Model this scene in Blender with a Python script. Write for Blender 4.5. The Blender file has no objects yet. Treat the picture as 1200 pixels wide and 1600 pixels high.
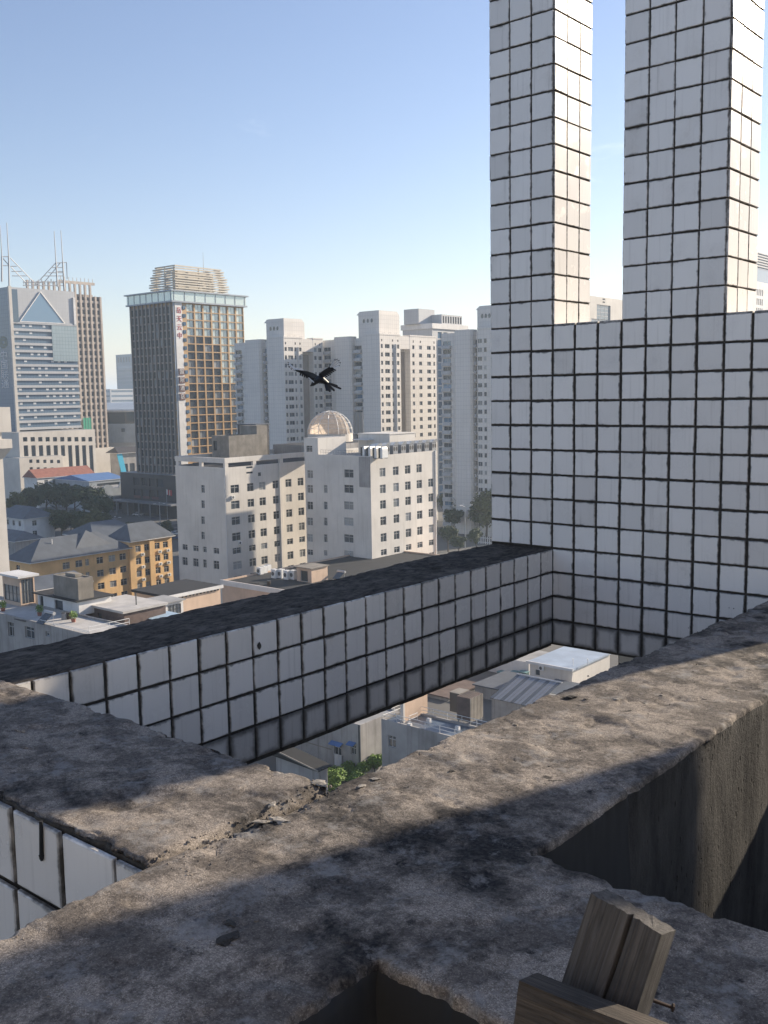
import bpy, bmesh, math, random
from mathutils import Vector, noise as mnoise

R = math.radians
scene = bpy.context.scene
col = scene.collection
random.seed(7)

# ------------------------------------------------------------------ camera
# metres; x runs along the tiled wall (right), y away from the camera through
# that wall, z up; origin = inner corner of the tiled beam and the tiled wall
CAM = Vector((4.1607, -7.0962, 1.2779))
YAW, PITCH, ROLL, FPX = -0.698838, 0.117535, -0.016952, 1557.64
_cy, _sy, _cp, _sp = math.cos(YAW), math.sin(YAW), math.cos(PITCH), math.sin(PITCH)
FW = Vector((_sy * _cp, _cy * _cp, -_sp))
_r = Vector((_cy, -_sy, 0.0))
_u = _r.cross(FW)
RT = _r * math.cos(ROLL) + _u * math.sin(ROLL)
UP = _u * math.cos(ROLL) - _r * math.sin(ROLL)
cam_data = bpy.data.cameras.new('camera')
cam = bpy.data.objects.new('camera', cam_data)
col.objects.link(cam)
cam_data.sensor_fit = 'VERTICAL'
cam_data.sensor_height = 36.0
cam_data.lens = 36.0 * FPX / 1600.0
cam_data.clip_start = 0.05
cam_data.clip_end = 20000
from mathutils import Matrix
cam.matrix_world = Matrix(((RT.x, UP.x, -FW.x, CAM.x), (RT.y, UP.y, -FW.y, CAM.y), (RT.z, UP.z, -FW.z, CAM.z), (0, 0, 0, 1)))
scene.camera = cam
scene.render.resolution_x, scene.render.resolution_y = 768, 1024

# ------------------------------------------------------------------ light
SUN_AZ, SUN_EL = R(16.7), R(21.4)      # azimuth from +y towards +x
world = bpy.data.worlds.new('World')
scene.world = world
world.use_nodes = True
wn = world.node_tree.nodes
wl = world.node_tree.links
bg = wn['Background']
sky = wn.new('ShaderNodeTexSky')
sky.sky_type = 'NISHITA'
sky.sun_disc = False
sky.sun_elevation = SUN_EL
sky.sun_rotation = SUN_AZ
sky.altitude = 60
sky.air_density = 1.1
sky.dust_density = 0.35
sky.ozone_density = 1.7
tint = wn.new('ShaderNodeMix')
tint.data_type = 'RGBA'
tint.blend_type = 'MULTIPLY'
tint.inputs[0].default_value = 1.0
tint.inputs[7].default_value = (1.05, 0.96, 1.04, 1)      # white balance of the sky light
wl.new(sky.outputs[0], tint.inputs[6])
tcw = wn.new('ShaderNodeTexCoord')
mpw = wn.new('ShaderNodeMapping')
mpw.inputs['Scale'].default_value = (2.2, 5.0, 13.0)
mpw.inputs['Rotation'].default_value = (0.0, 0.15, 0.5)
wl.new(tcw.outputs['Generated'], mpw.inputs[0])
nzw = wn.new('ShaderNodeTexNoise')
nzw.inputs['Scale'].default_value = 1.6
nzw.inputs['Detail'].default_value = 7
nzw.inputs['Roughness'].default_value = 0.62
nzw.inputs['Distortion'].default_value = 0.7
wl.new(mpw.outputs[0], nzw.inputs['Vector'])
rpw = wn.new('ShaderNodeValToRGB')
rpw.color_ramp.elements[0].position = 0.66
rpw.color_ramp.elements[0].color = (1, 1, 1, 1)
rpw.color_ramp.elements[1].position = 0.86
rpw.color_ramp.elements[1].color = (1.5, 1.32, 1.15, 1)
wl.new(nzw.outputs[0], rpw.inputs[0])
cld = wn.new('ShaderNodeMix')
cld.data_type = 'RGBA'
cld.blend_type = 'MULTIPLY'
cld.inputs[0].default_value = 1.0
wl.new(tint.outputs[2], cld.inputs[6])
wl.new(rpw.outputs[0], cld.inputs[7])
wl.new(cld.outputs[2], bg.inputs[0])
bg.inputs[1].default_value = 0.092
sun_d = bpy.data.lights.new('sun', 'SUN')
sun_d.energy = 5.0
sun_d.angle = R(0.8)
sun_d.color = (1.0, 0.86, 0.68)
sun = bpy.data.objects.new('sun', sun_d)
col.objects.link(sun)
SUNV = Vector((math.sin(SUN_AZ) * math.cos(SUN_EL), math.cos(SUN_AZ) * math.cos(SUN_EL), math.sin(SUN_EL)))
sun.rotation_euler = SUNV.to_track_quat('Z', 'Y').to_euler()
sun.location = (30, 60, 60)
vs = scene.view_settings
vs.view_transform = 'Standard'
vs.look = 'None'
vs.gamma = 1.0
vs.exposure = 0.85
vs.use_curve_mapping = False
scene.render.engine = 'CYCLES'
scene.cycles.max_bounces = 6
scene.cycles.volume_bounces = 1

# ------------------------------------------------------------------ helpers
G = -46.7            # street level


def ray(px, py):
    return FW + RT * ((px - 600) / FPX) - UP * ((py - 800) / FPX)


def onY(px, py, Y):
    d = ray(px, py)
    return CAM + d * ((Y - CAM.y) / d.y)


def onX(px, py, X):
    d = ray(px, py)
    return CAM + d * ((X - CAM.x) / d.x)


def onZ(px, py, Z):
    d = ray(px, py)
    return CAM + d * ((Z - CAM.z) / d.z)


def atD(px, py, D):
    d = ray(px, py)
    return CAM + d * (D / math.hypot(d.x, d.y))


WLOC = {}


def wloc(o):
    return WLOC.get(o.name, Vector((0, 0, 0))) if o else Vector((0, 0, 0))


def tag(o, label=None, cat=None, group=None, kind=None):
    if label:
        o['label'] = label
    if cat:
        o['category'] = cat
    if group:
        o['group'] = group
    if kind:
        o['kind'] = kind
    return o


def thing(name, label, cat, loc, group=None):
    o = bpy.data.objects.new(name, None)
    col.objects.link(o)
    o.location = loc
    o.empty_display_size = 0.2
    WLOC[o.name] = Vector(loc)
    return tag(o, label, cat, group)


def place(me, name, parent=None, loc=(0, 0, 0), rot=(0, 0, 0), scale=None):
    """object for mesh me at world position loc below parent (parents are not rotated)"""
    o = bpy.data.objects.new(name, me)
    col.objects.link(o)
    loc = Vector(loc)
    WLOC[o.name] = loc
    o.location = loc - wloc(parent)
    o.rotation_euler = rot
    if scale is not None:
        o.scale = scale
    if parent:
        o.parent = parent
    return o


class MB:
    """collects polygons in world (or local) space"""

    def __init__(s):
        s.v = []
        s.f = []
        s.m = []
        s.mi = 0

    def face(s, pts):
        n = len(s.v)
        s.v += [tuple(p) for p in pts]
        s.f.append(tuple(range(n, n + len(pts))))
        s.m.append(s.mi)
        return s

    def box(s, x0, x1, y0, y1, z0, z1):
        n = len(s.v)
        s.v += [(x0, y0, z0), (x1, y0, z0), (x1, y1, z0), (x0, y1, z0), (x0, y0, z1), (x1, y0, z1), (x1, y1, z1), (x0, y1, z1)]
        for q in ((3, 2, 1, 0), (4, 5, 6, 7), (0, 1, 5, 4), (1, 2, 6, 5), (2, 3, 7, 6), (3, 0, 4, 7)):
            s.f.append(tuple(n + i for i in q))
            s.m.append(s.mi)
        return s

    def hexa(s, b, t):
        """b, t: four bottom and top points, anticlockwise seen from above"""
        n = len(s.v)
        s.v += [tuple(p) for p in b] + [tuple(p) for p in t]
        for q in ((3, 2, 1, 0), (4, 5, 6, 7), (0, 1, 5, 4), (1, 2, 6, 5), (2, 3, 7, 6), (3, 0, 4, 7)):
            s.f.append(tuple(n + i for i in q))
            s.m.append(s.mi)
        return s

    def tube(s, a, b, r, r2=None, n=6):
        a, b = Vector(a), Vector(b)
        r2 = r if r2 is None else r2
        d = (b - a).normalized()
        u = d.orthogonal().normalized()
        w = d.cross(u)
        k = len(s.v)
        for p, q in ((a, r), (b, r2)):
            for i in range(n):
                t = 2 * math.pi * i / n
                s.v.append(tuple(p + (u * math.cos(t) + w * math.sin(t)) * q))
        for i in range(n):
            j = (i + 1) % n
            s.f.append((k + i, k + j, k + n + j, k + n + i))
            s.m.append(s.mi)
        s.f.append(tuple(k + i for i in reversed(range(n))))
        s.m.append(s.mi)
        s.f.append(tuple(k + n + i for i in range(n)))
        s.m.append(s.mi)
        return s

    def prism(s, poly, z0, z1):
        """vertical prism over an anticlockwise xy polygon"""
        n = len(s.v)
        k = len(poly)
        s.v += [(p[0], p[1], z0) for p in poly] + [(p[0], p[1], z1) for p in poly]
        s.f.append(tuple(n + i for i in reversed(range(k))))
        s.m.append(s.mi)
        s.f.append(tuple(n + k + i for i in range(k)))
        s.m.append(s.mi)
        for i in range(k):
            j = (i + 1) % k
            s.f.append((n + i, n + j, n + k + j, n + k + i))
            s.m.append(s.mi)
        return s

    def mesh(s, name, mats, off=None, smooth=False):
        me = bpy.data.meshes.new(name)
        v = s.v if off is None else [(p[0] - off[0], p[1] - off[1], p[2] - off[2]) for p in s.v]
        me.from_pydata(v, [], s.f)
        mats = mats if isinstance(mats, (list, tuple)) else [mats]
        for m in mats:
            me.materials.append(m)
        if len(mats) > 1:
            me.polygons.foreach_set('material_index', s.m)
        if smooth:
            me.polygons.foreach_set('use_smooth', [True] * len(s.f))
        me.update()
        return me

    def build(s, name, mats, parent=None, base=None, smooth=False):
        """world-space polygons -> one object; its origin at base (or at the parent's)"""
        if base is None:
            base = wloc(parent) if parent else Vector((0, 0, 0))
        me = s.mesh(name, mats, base, smooth)
        return place(me, name, parent, base)


def structure(o):
    o['kind'] = 'structure'
    return o


ORD = ['first', 'second', 'third', 'fourth', 'fifth', 'sixth', 'seventh', 'eighth', 'ninth', 'tenth', 'eleventh', 'twelfth',
       'thirteenth', 'fourteenth', 'fifteenth', 'sixteenth', 'seventeenth', 'eighteenth', 'nineteenth', 'twentieth']

# ------------------------------------------------------------------ materials


class NT:
    def __init__(s, name):
        s.mat = bpy.data.materials.new(name)
        s.mat.use_nodes = True
        s.n = s.mat.node_tree.nodes
        s.l = s.mat.node_tree.links
        s.p = s.n['Principled BSDF']

    def new(s, t, **kw):
        nd = s.n.new(t)
        for k, v in kw.items():
            setattr(nd, k, v)
        return nd

    def link(s, a, b):
        s.l.new(a, b)

    def setin(s, sock, v):
        if hasattr(v, 'links') or isinstance(v, bpy.types.NodeSocket):
            s.l.new(v, sock)
        else:
            sock.default_value = v

    def noise(s, vec, scale, detail=4, rough=0.55, dist=0.0):
        nd = s.new('ShaderNodeTexNoise')
        s.link(vec, nd.inputs['Vector'])
        nd.inputs['Scale'].default_value = scale
        nd.inputs['Detail'].default_value = detail
        nd.inputs['Roughness'].default_value = rough
        nd.inputs['Distortion'].default_value = dist
        return nd.outputs[0]

    def mapping(s, vec, scale=(1, 1, 1), loc=(0, 0, 0)):
        nd = s.new('ShaderNodeMapping')
        s.link(vec, nd.inputs[0])
        nd.inputs['Scale'].default_value = scale
        nd.inputs['Location'].default_value = loc
        return nd.outputs[0]

    def ramp(s, fac, stops):
        nd = s.new('ShaderNodeValToRGB')
        s.link(fac, nd.inputs[0])
        e = nd.color_ramp.elements
        while len(e) < len(stops):
            e.new(0.5)
        for i, (p, c) in enumerate(stops):
            e[i].position = p
            e[i].color = (c, c, c, 1) if not isinstance(c, (tuple, list)) else (*c, 1)
        return nd.outputs[0]

    def mix(s, fac, a, b, mode='MIX'):
        nd = s.new('ShaderNodeMix', data_type='RGBA', blend_type=mode)
        s.setin(nd.inputs[0], fac)
        for sock, v in ((nd.inputs[6], a), (nd.inputs[7], b)):
            if isinstance(v, (tuple, list)):
                sock.default_value = (*v, 1)
            else:
                s.link(v, sock)
        return nd.outputs[2]

    def math(s, op, a, b=0.0, c=None):
        nd = s.new('ShaderNodeMath', operation=op)
        s.setin(nd.inputs[0], a)
        s.setin(nd.inputs[1], b)
        if c is not None:
            s.setin(nd.inputs[2], c)
        return nd.outputs[0]

    def smooth(s, v, lo, hi):
        nd = s.new('ShaderNodeMapRange', interpolation_type='SMOOTHSTEP')
        s.link(v, nd.inputs[0])
        nd.inputs[1].default_value = lo
        nd.inputs[2].default_value = hi
        return nd.outputs[0]

    def bump(s, h, strength, dist, prev=None):
        nd = s.new('ShaderNodeBump')
        nd.inputs['Strength'].default_value = strength
        nd.inputs['Distance'].default_value = dist
        s.link(h, nd.inputs['Height'])
        if prev is not None:
            s.link(prev, nd.inputs['Normal'])
        return nd.outputs[0]

    def pos(s):
        return s.new('ShaderNodeNewGeometry').outputs['Position']

    def done(s, color=None, rough=None, normal=None, metal=None, spec=None):
        if color is not None:
            if isinstance(color, (tuple, list)):
                s.p.inputs['Base Color'].default_value = (*color, 1)
            else:
                s.link(color, s.p.inputs['Base Color'])
        if rough is not None:
            s.setin(s.p.inputs['Roughness'], rough)
        if normal is not None:
            s.link(normal, s.p.inputs['Normal'])
        if metal is not None:
            s.p.inputs['Metallic'].default_value = metal
        if spec is not None:
            s.p.inputs['Specular IOR Level'].default_value = spec
        return s.mat


def paint(name, c, rough=0.75, var=0.18, scale=0.35, streak=0.25, grime=(0.5, 0.47, 0.42), metal=0.0, bump=0.0, bscale=20):
    """painted or rendered surface: blotches plus rain streaks"""
    t = NT(name)
    p = t.pos()
    n1 = t.noise(p, scale, 5, 0.6)
    n2 = t.noise(t.mapping(p, (1.6, 1.6, 0.09)), 1.0, 4, 0.65)
    dark = tuple(x * (1 - var) * 0.9 for x in c)
    lite = tuple(min(0.9, x * (1 + var * 0.5)) for x in c)
    cc = t.mix(t.ramp(n1, [(0.3, 0), (0.7, 1)]), dark, lite)
    if streak:
        sf = t.math('MULTIPLY', t.ramp(n2, [(0.5, 0), (0.75, 1)]), streak)
        cc = t.mix(sf, cc, tuple(x * g for x, g in zip(c, grime)))
    nrm = None
    if bump:
        nrm = t.bump(t.noise(p, bscale, 4, 0.6), 0.6, bump)
    return t.done(cc, rough, nrm, metal)


def glassmat(name, c, rough=0.08, spec=0.8, wav=0.02):
    t = NT(name)
    oi = t.new('ShaderNodeObjectInfo').outputs['Random']
    cc = t.mix(oi, tuple(x * 0.55 for x in c), tuple(x * 1.5 for x in c))
    return t.done(cc, rough, None, 0.0, spec)


def plain(name, c, rough=0.6, metal=0.0, spec=0.5):
    t = NT(name)
    p = t.pos()
    n = t.noise(p, 3.0, 4, 0.6)
    return t.done(t.mix(n, tuple(x * 0.8 for x in c), tuple(min(0.95, x * 1.15) for x in c)), rough, None, metal, spec)


def panelmat(name, c, pw, ph, joint=(0.5, 0.5, 0.5), rough=0.7, jw=0.03):
    """far cladding whose joints are too small to build"""
    t = NT(name)
    p = t.pos()
    sx = t.new('ShaderNodeSeparateXYZ')
    t.link(p, sx.inputs[0])
    cmb = t.new('ShaderNodeCombineXYZ')
    t.link(t.math('ADD', sx.outputs[0], sx.outputs[1]), cmb.inputs[0])
    t.link(sx.outputs[2], cmb.inputs[1])
    br = t.new('ShaderNodeTexBrick')
    br.offset = 0.0
    t.link(cmb.outputs[0], br.inputs['Vector'])
    br.inputs['Scale'].default_value = 1.0
    br.inputs['Mortar Size'].default_value = jw
    br.inputs['Brick Width'].default_value = pw
    br.inputs['Row Height'].default_value = ph
    n = t.noise(p, 0.12, 4, 0.6)
    n2 = t.noise(t.mapping(p, (1.2, 1.2, 0.06)), 1.0, 4, 0.6)
    base = t.mix(n, tuple(x * 0.85 for x in c), tuple(x * 1.1 for x in c))
    base = t.mix(t.math('MULTIPLY', t.ramp(n2, [(0.5, 0), (0.8, 1)]), 0.3), base, tuple(x * 0.55 for x in c))
    cc = t.mix(br.outputs['Fac'], base, tuple(x * j for x, j in zip(c, joint)))
    return t.done(cc, rough)


M = {}


def make_tile_mat(name, base, grime_edge, wear):
    """glazed tile: own tint for each, dirt creeping in from the joints, rain streaks"""
    t = NT(name)
    oc = t.new('ShaderNodeTexCoord').outputs['Object']
    rnd = t.new('ShaderNodeObjectInfo').outputs['Random']
    sx = t.new('ShaderNodeSeparateXYZ')
    t.link(oc, sx.inputs[0])
    off = t.new('ShaderNodeCombineXYZ')
    for i, k in enumerate((71.0, 37.0, 53.0)):
        t.link(t.math('MULTIPLY', rnd, k), off.inputs[i])
    va = t.new('ShaderNodeVectorMath', operation='ADD')
    t.link(oc, va.inputs[0])
    t.link(off.outputs[0], va.inputs[1])
    v = va.outputs[0]
    ax = t.math('ABSOLUTE', sx.outputs[0])
    az = t.math('ABSOLUTE', sx.outputs[2])
    ed = t.math('MAXIMUM', ax, az)
    ed = t.math('ADD', ed, t.math('MULTIPLY', t.math('SUBTRACT', t.noise(v, 14, 4, 0.65), 0.5), 0.035))
    edge = t.smooth(ed, grime_edge, 0.098)
    streak = t.smooth(t.noise(t.mapping(v, (38, 38, 1.6)), 1.0, 4, 0.6), 0.52, 0.8)
    blot = t.smooth(t.noise(v, 7, 4, 0.6), 0.5, 0.85)
    c0 = t.mix(rnd, tuple(x * 0.9 for x in base), tuple(x * 1.04 for x in base))
    c1 = t.mix(t.math('MULTIPLY', streak, 0.30 * wear), c0, (0.34, 0.31, 0.27))
    c2 = t.mix(t.math('MULTIPLY', blot, 0.35 * wear), c1, (0.36, 0.33, 0.29))
    c3 = t.mix(t.math('MULTIPLY', edge, 0.85), c2, (0.045, 0.042, 0.036))
    rg = t.math('ADD', t.math('MULTIPLY', edge, 0.4), t.math('MULTIPLY_ADD', blot, 0.25, 0.22))
    nr = t.bump(t.noise(v, 5, 3, 0.5), 0.25, 0.004)
    return t.done(c3, rg, nr, 0.0, 0.5)


M['tile'] = make_tile_mat('glazed_tile', (0.84, 0.805, 0.755), 0.084, 0.7)
M['tile_worn'] = make_tile_mat('worn_glazed_tile', (0.79, 0.75, 0.70), 0.079, 1.2)
M['tile_grimy'] = make_tile_mat('grimy_glazed_tile', (0.62, 0.595, 0.56), 0.050, 1.8)


def make_grout():
    t = NT('dirty_grout')
    p = t.pos()
    n = t.noise(p, 22, 5, 0.7)
    c = t.mix(t.ramp(n, [(0.35, 0), (0.75, 1)]), (0.026, 0.023, 0.019), (0.095, 0.084, 0.070))
    return t.done(c, 0.95, t.bump(t.noise(p, 120, 3, 0.6), 0.7, 0.004))


M['grout'] = make_grout()


def make_concrete(name, kind):
    """weathered screed: sandy grain, lichen patches, grey bloom"""
    t = NT(name)
    p = t.pos()
    big = t.noise(p, 1.3, 7, 0.68, 0.1)
    mid = t.noise(p, 4.6, 8, 0.72, 0.15)
    fine = t.noise(p, 55, 5, 0.75)
    grain = t.noise(p, 190, 3, 0.7)
    vor = t.new('ShaderNodeTexVoronoi')
    t.link(p, vor.inputs['Vector'])
    vor.inputs['Scale'].default_value = 75
    spk = t.smooth(vor.outputs['Distance'], 0.0, 0.42)
    if kind == 'top':
        g2 = t.noise(p, 420, 2, 0.6)
        sand = t.mix(t.ramp(fine, [(0.32, 0), (0.68, 1)]), (0.135, 0.114, 0.094), (0.36, 0.310, 0.258))
        sand = t.mix(t.math('MULTIPLY', t.ramp(grain, [(0.50, 0), (0.62, 1)]), 0.75), sand, (0.51, 0.445, 0.375))
        sand = t.mix(t.math('MULTIPLY', t.ramp(g2, [(0.36, 1), (0.47, 0)]), 0.7), sand, (0.045, 0.036, 0.030))
        brown = t.mix(t.ramp(fine, [(0.35, 0), (0.7, 1)]), (0.060, 0.051, 0.044), (0.170, 0.146, 0.124))
        brown = t.mix(t.math('MULTIPLY', t.ramp(grain, [(0.54, 0), (0.64, 1)]), 0.5), brown, (0.30, 0.265, 0.225))
        c = t.mix(t.ramp(mid, [(0.44, 0), (0.54, 1)]), sand, brown)
        lich = t.mix(t.ramp(fine, [(0.4, 0), (0.7, 1)]), (0.008, 0.008, 0.009), (0.060, 0.055, 0.050))
        f = t.ramp(big, [(0.515, 0), (0.60, 1)])
        c = t.mix(t.math('MULTIPLY', f, t.ramp(mid, [(0.34, 0.25), (0.56, 1)])), c, lich)
        sp = t.noise(t.mapping(p, (1, 1, 1), (1.3, 7.7, 0)), 9, 6, 0.68, 0.1)
        c = t.mix(t.math('MULTIPLY', t.ramp(sp, [(0.62, 0), (0.68, 1)]), 0.85), c, (0.014, 0.013, 0.014))
        gr = t.noise(t.mapping(p, (1, 1, 1), (4.3, 1.7, 0)), 5.5, 8, 0.78, 0.15)
        bl = t.mix(fine, (0.15, 0.144, 0.136), (0.36, 0.345, 0.325))
        c = t.mix(t.math('MULTIPLY', t.ramp(gr, [(0.53, 0), (0.64, 1)]), 0.75), c, bl)
        n = t.bump(mid, 0.2, 0.005)
        n = t.bump(fine, 0.55, 0.004, n)
        n = t.bump(grain, 0.6, 0.003, n)
        return t.done(c, 0.93, n, 0, 0.25)
    if kind == 'dark':       # black crust on the tiled beam's top
        rid = t.noise(t.mapping(p, (1.0, 0.45, 1.0)), 26, 6, 0.75, 0.5)
        c = t.mix(t.ramp(rid, [(0.35, 0), (0.75, 1)]), (0.014, 0.012, 0.011), (0.170, 0.145, 0.120))
        c = t.mix(t.math('MULTIPLY', t.ramp(mid, [(0.52, 0), (0.66, 1)]), 0.6), c, (0.21, 0.18, 0.15))
        n = t.bump(rid, 0.9, 0.02)
        n = t.bump(grain, 0.6, 0.004, n)
        return t.done(c, 0.95, n, 0, 0.2)
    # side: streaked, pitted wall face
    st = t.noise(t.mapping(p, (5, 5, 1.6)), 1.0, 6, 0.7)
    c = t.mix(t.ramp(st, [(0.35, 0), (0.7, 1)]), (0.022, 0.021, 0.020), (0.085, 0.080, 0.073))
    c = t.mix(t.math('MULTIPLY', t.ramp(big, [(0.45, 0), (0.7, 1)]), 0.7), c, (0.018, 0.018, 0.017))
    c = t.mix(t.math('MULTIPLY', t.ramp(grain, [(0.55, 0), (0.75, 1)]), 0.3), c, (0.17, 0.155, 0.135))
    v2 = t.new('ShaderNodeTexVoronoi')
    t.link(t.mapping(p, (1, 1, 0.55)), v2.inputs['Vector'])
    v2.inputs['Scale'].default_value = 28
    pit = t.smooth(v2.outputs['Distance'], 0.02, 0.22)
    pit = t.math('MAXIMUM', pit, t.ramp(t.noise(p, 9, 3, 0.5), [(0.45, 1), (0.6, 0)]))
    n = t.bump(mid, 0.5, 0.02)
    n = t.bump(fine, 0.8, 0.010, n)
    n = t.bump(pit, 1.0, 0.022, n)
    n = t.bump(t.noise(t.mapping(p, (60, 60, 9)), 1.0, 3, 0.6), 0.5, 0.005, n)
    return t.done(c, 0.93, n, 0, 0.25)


M['c_top'] = make_concrete('weathered_concrete_top', 'top')
M['c_dark'] = make_concrete('black_crusted_concrete', 'dark')
M['c_side'] = make_concrete('streaked_concrete_side', 'side')
M['chip'] = paint('pale_mortar', (0.30, 0.275, 0.24), 0.95, 0.5, 60, 0.0, bump=0.004, bscale=140)
M['deck'] = plain('black_bitumen_and_shade', (0.022, 0.022, 0.022), 0.95)  # bitumen of the deck; also the painted deep shade on ledge sides


def make_wood(name, c1, c2):
    t = NT(name)
    oc = t.new('ShaderNodeTexCoord').outputs['Object']
    g = t.noise(t.mapping(oc, (95, 95, 3.6)), 1.0, 7, 0.75, 0.8)
    b = t.noise(oc, 7, 4, 0.6)
    c = t.mix(t.ramp(g, [(0.3, 0), (0.7, 1)]), c1, c2)
    c = t.mix(t.math('MULTIPLY', t.ramp(b, [(0.5, 0), (0.75, 1)]), 0.6), c, tuple(x * 0.35 for x in c1))
    n = t.bump(g, 0.9, 0.006)
    n = t.bump(t.noise(t.mapping(oc, (220, 220, 9)), 1.0, 3, 0.6), 0.5, 0.002, n)
    return t.done(c, 0.85, n, 0, 0.3)


M['wood'] = make_wood('grey_weathered_wood', (0.036, 0.033, 0.031), (0.155, 0.145, 0.135))
M['wood_dark'] = make_wood('dark_weathered_wood', (0.030, 0.026, 0.022), (0.13, 0.108, 0.088))
M['rust'] = plain('rusty_iron', (0.06, 0.04, 0.03), 0.8, 0.3)

M['hotel'] = paint('cream_render', (0.67, 0.635, 0.58), 0.8, 0.12, 0.12, 0.30)
M['res'] = panelmat('grey_tile_cladding', (0.70, 0.665, 0.615), 1.15, 1.45, (0.62, 0.62, 0.64))
M['res_slot'] = paint('tan_render', (0.33, 0.29, 0.25), 0.8, 0.1)
M['spandrel'] = paint('pale_balcony_panel', (0.50, 0.50, 0.50), 0.7, 0.15)
M['gold'] = paint('gold_metal_cladding', (0.47, 0.29, 0.13), 0.5, 0.1, 0.2, 0.1)
M['bronze'] = paint('brown_rib_cladding', (0.235, 0.205, 0.18), 0.5, 0.15, 0.2, 0.1)
M['cornice'] = paint('pale_blue_grey_panel', (0.34, 0.38, 0.42), 0.4, 0.1)
M['slat'] = paint('cream_louvre', (0.58, 0.52, 0.42), 0.6, 0.1)
M['white'] = paint('white_panel', (0.70, 0.69, 0.67), 0.6, 0.1, 0.3, 0.2)
M['offwhite'] = paint('warm_white_stone', (0.62, 0.58, 0.52), 0.7, 0.12, 0.1, 0.2)
M['rib'] = paint('tan_stone_rib', (0.46, 0.39, 0.33), 0.7, 0.12)
M['officegrey'] = panelmat('grey_office_cladding', (0.44, 0.45, 0.46), 1.4, 1.8, (0.75, 0.75, 0.8), 0.5)
M['curtain'] = panelmat('blue_curtain_wall', (0.13, 0.19, 0.26), 1.6, 1.8, (0.45, 0.5, 0.55), 0.12, 0.06)
M['darkwall'] = paint('dark_brown_podium', (0.055, 0.048, 0.046), 0.6, 0.2)
M['ochre'] = paint('ochre_render', (0.74, 0.49, 0.24), 0.85, 0.12, 0.3, 0.25)
M['roofslate'] = paint('blue_grey_roof_sheet', (0.095, 0.110, 0.130), 0.6, 0.2, 0.5, 0.1)
M['blackroof'] = paint('black_felt_roof', (0.020, 0.021, 0.024), 0.85, 0.25, 0.4, 0.0)
M['flatroof'] = paint('grey_screed_roof', (0.33, 0.33, 0.325), 0.9, 0.25, 0.25, 0.0)
M['paleroof'] = paint('pale_slab_roof', (0.50, 0.48, 0.45), 0.9, 0.15, 0.5, 0.0)
M['blueroof'] = paint('blue_sheet_roof', (0.10, 0.20, 0.42), 0.5, 0.12, 0.5, 0.0)
M['redroof'] = paint('red_tile_roof', (0.30, 0.12, 0.085), 0.85, 0.2, 0.6, 0.1)
M['wet'] = paint('blue_grey_wet_roof', (0.11, 0.14, 0.18), 0.35, 0.3, 0.4, 0.0)
M['stucco'] = paint('stained_grey_render', (0.36, 0.345, 0.33), 0.9, 0.25, 0.25, 0.6, (0.35, 0.33, 0.3))
M['peach'] = paint('peach_render', (0.62, 0.46, 0.34), 0.85, 0.12, 0.3, 0.2)
M['brick'] = paint('dull_brown_brick', (0.14, 0.10, 0.085), 0.9, 0.3, 0.8, 0.2)
M['concrete'] = paint('raw_concrete', (0.26, 0.235, 0.20), 0.9, 0.3, 0.5, 0.5)
M['metal'] = plain('galvanised_metal', (0.45, 0.46, 0.47), 0.45, 0.6)
M['greymetal'] = plain('grey_painted_steel', (0.24, 0.25, 0.27), 0.5, 0.3)
M['whitemetal'] = plain('white_enamelled_metal', (0.72, 0.72, 0.70), 0.45)
M['blackplastic'] = plain('black_plastic', (0.02, 0.02, 0.022), 0.5)
M['frame'] = plain('white_window_frame', (0.55, 0.55, 0.54), 0.5)
M['framedark'] = plain('dark_window_frame', (0.07, 0.075, 0.08), 0.5)
M['glass'] = glassmat('dark_window_glass', (0.045, 0.055, 0.065))
M['glass_lite'] = glassmat('curtained_window_glass', (0.24, 0.25, 0.25), 0.2)
M['glass_blue'] = glassmat('blue_window_glass', (0.10, 0.17, 0.25), 0.04, 1.0)
M['glass_painted_sky'] = plain('painted_sky_glazing', (0.60, 0.68, 0.64), 0.2, 0.35, 0.8)  # pale base colour stands in for reflected sky
M['blind_white'] = plain('white_blind', (0.8, 0.8, 0.78), 0.5)
M['red'] = plain('red_paint', (0.42, 0.03, 0.03), 0.5)
M['brown_sign'] = plain('dark_red_brown_sign', (0.13, 0.05, 0.045), 0.6)
M['cyan'] = plain('bright_blue_panel', (0.05, 0.42, 0.62), 0.4)
M['green'] = plain('green_netting', (0.04, 0.33, 0.20), 0.8)
M['asphalt'] = paint('asphalt', (0.055, 0.056, 0.060), 0.9, 0.25, 0.2, 0.0)
M['paving'] = paint('grey_paving', (0.17, 0.165, 0.16), 0.9, 0.2, 0.3, 0.0)
M['ground'] = paint('dusty_urban_ground', (0.14, 0.135, 0.125), 0.95, 0.35, 0.02, 0.0)
M['roadpaint'] = plain('white_road_paint', (0.7, 0.7, 0.68), 0.7)
M['hill'] = paint('hazy_hill', (0.06, 0.09, 0.07), 0.95, 0.3, 0.003, 0.0)
M['bark'] = plain('bark', (0.07, 0.055, 0.042), 0.9)


def leafmat(name, c):
    t = NT(name)
    p = t.pos()
    n = t.noise(p, 0.9, 4, 0.6)
    n2 = t.noise(p, 8, 2, 0.5)
    cc = t.mix(n, tuple(x * 0.55 for x in c), tuple(x * 1.35 for x in c))
    cc = t.mix(t.math('MULTIPLY', n2, 0.4), cc, (c[0] * 1.9, c[1] * 1.6, c[2]))
    return t.done(cc, 0.6, None, 0, 0.3)


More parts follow.
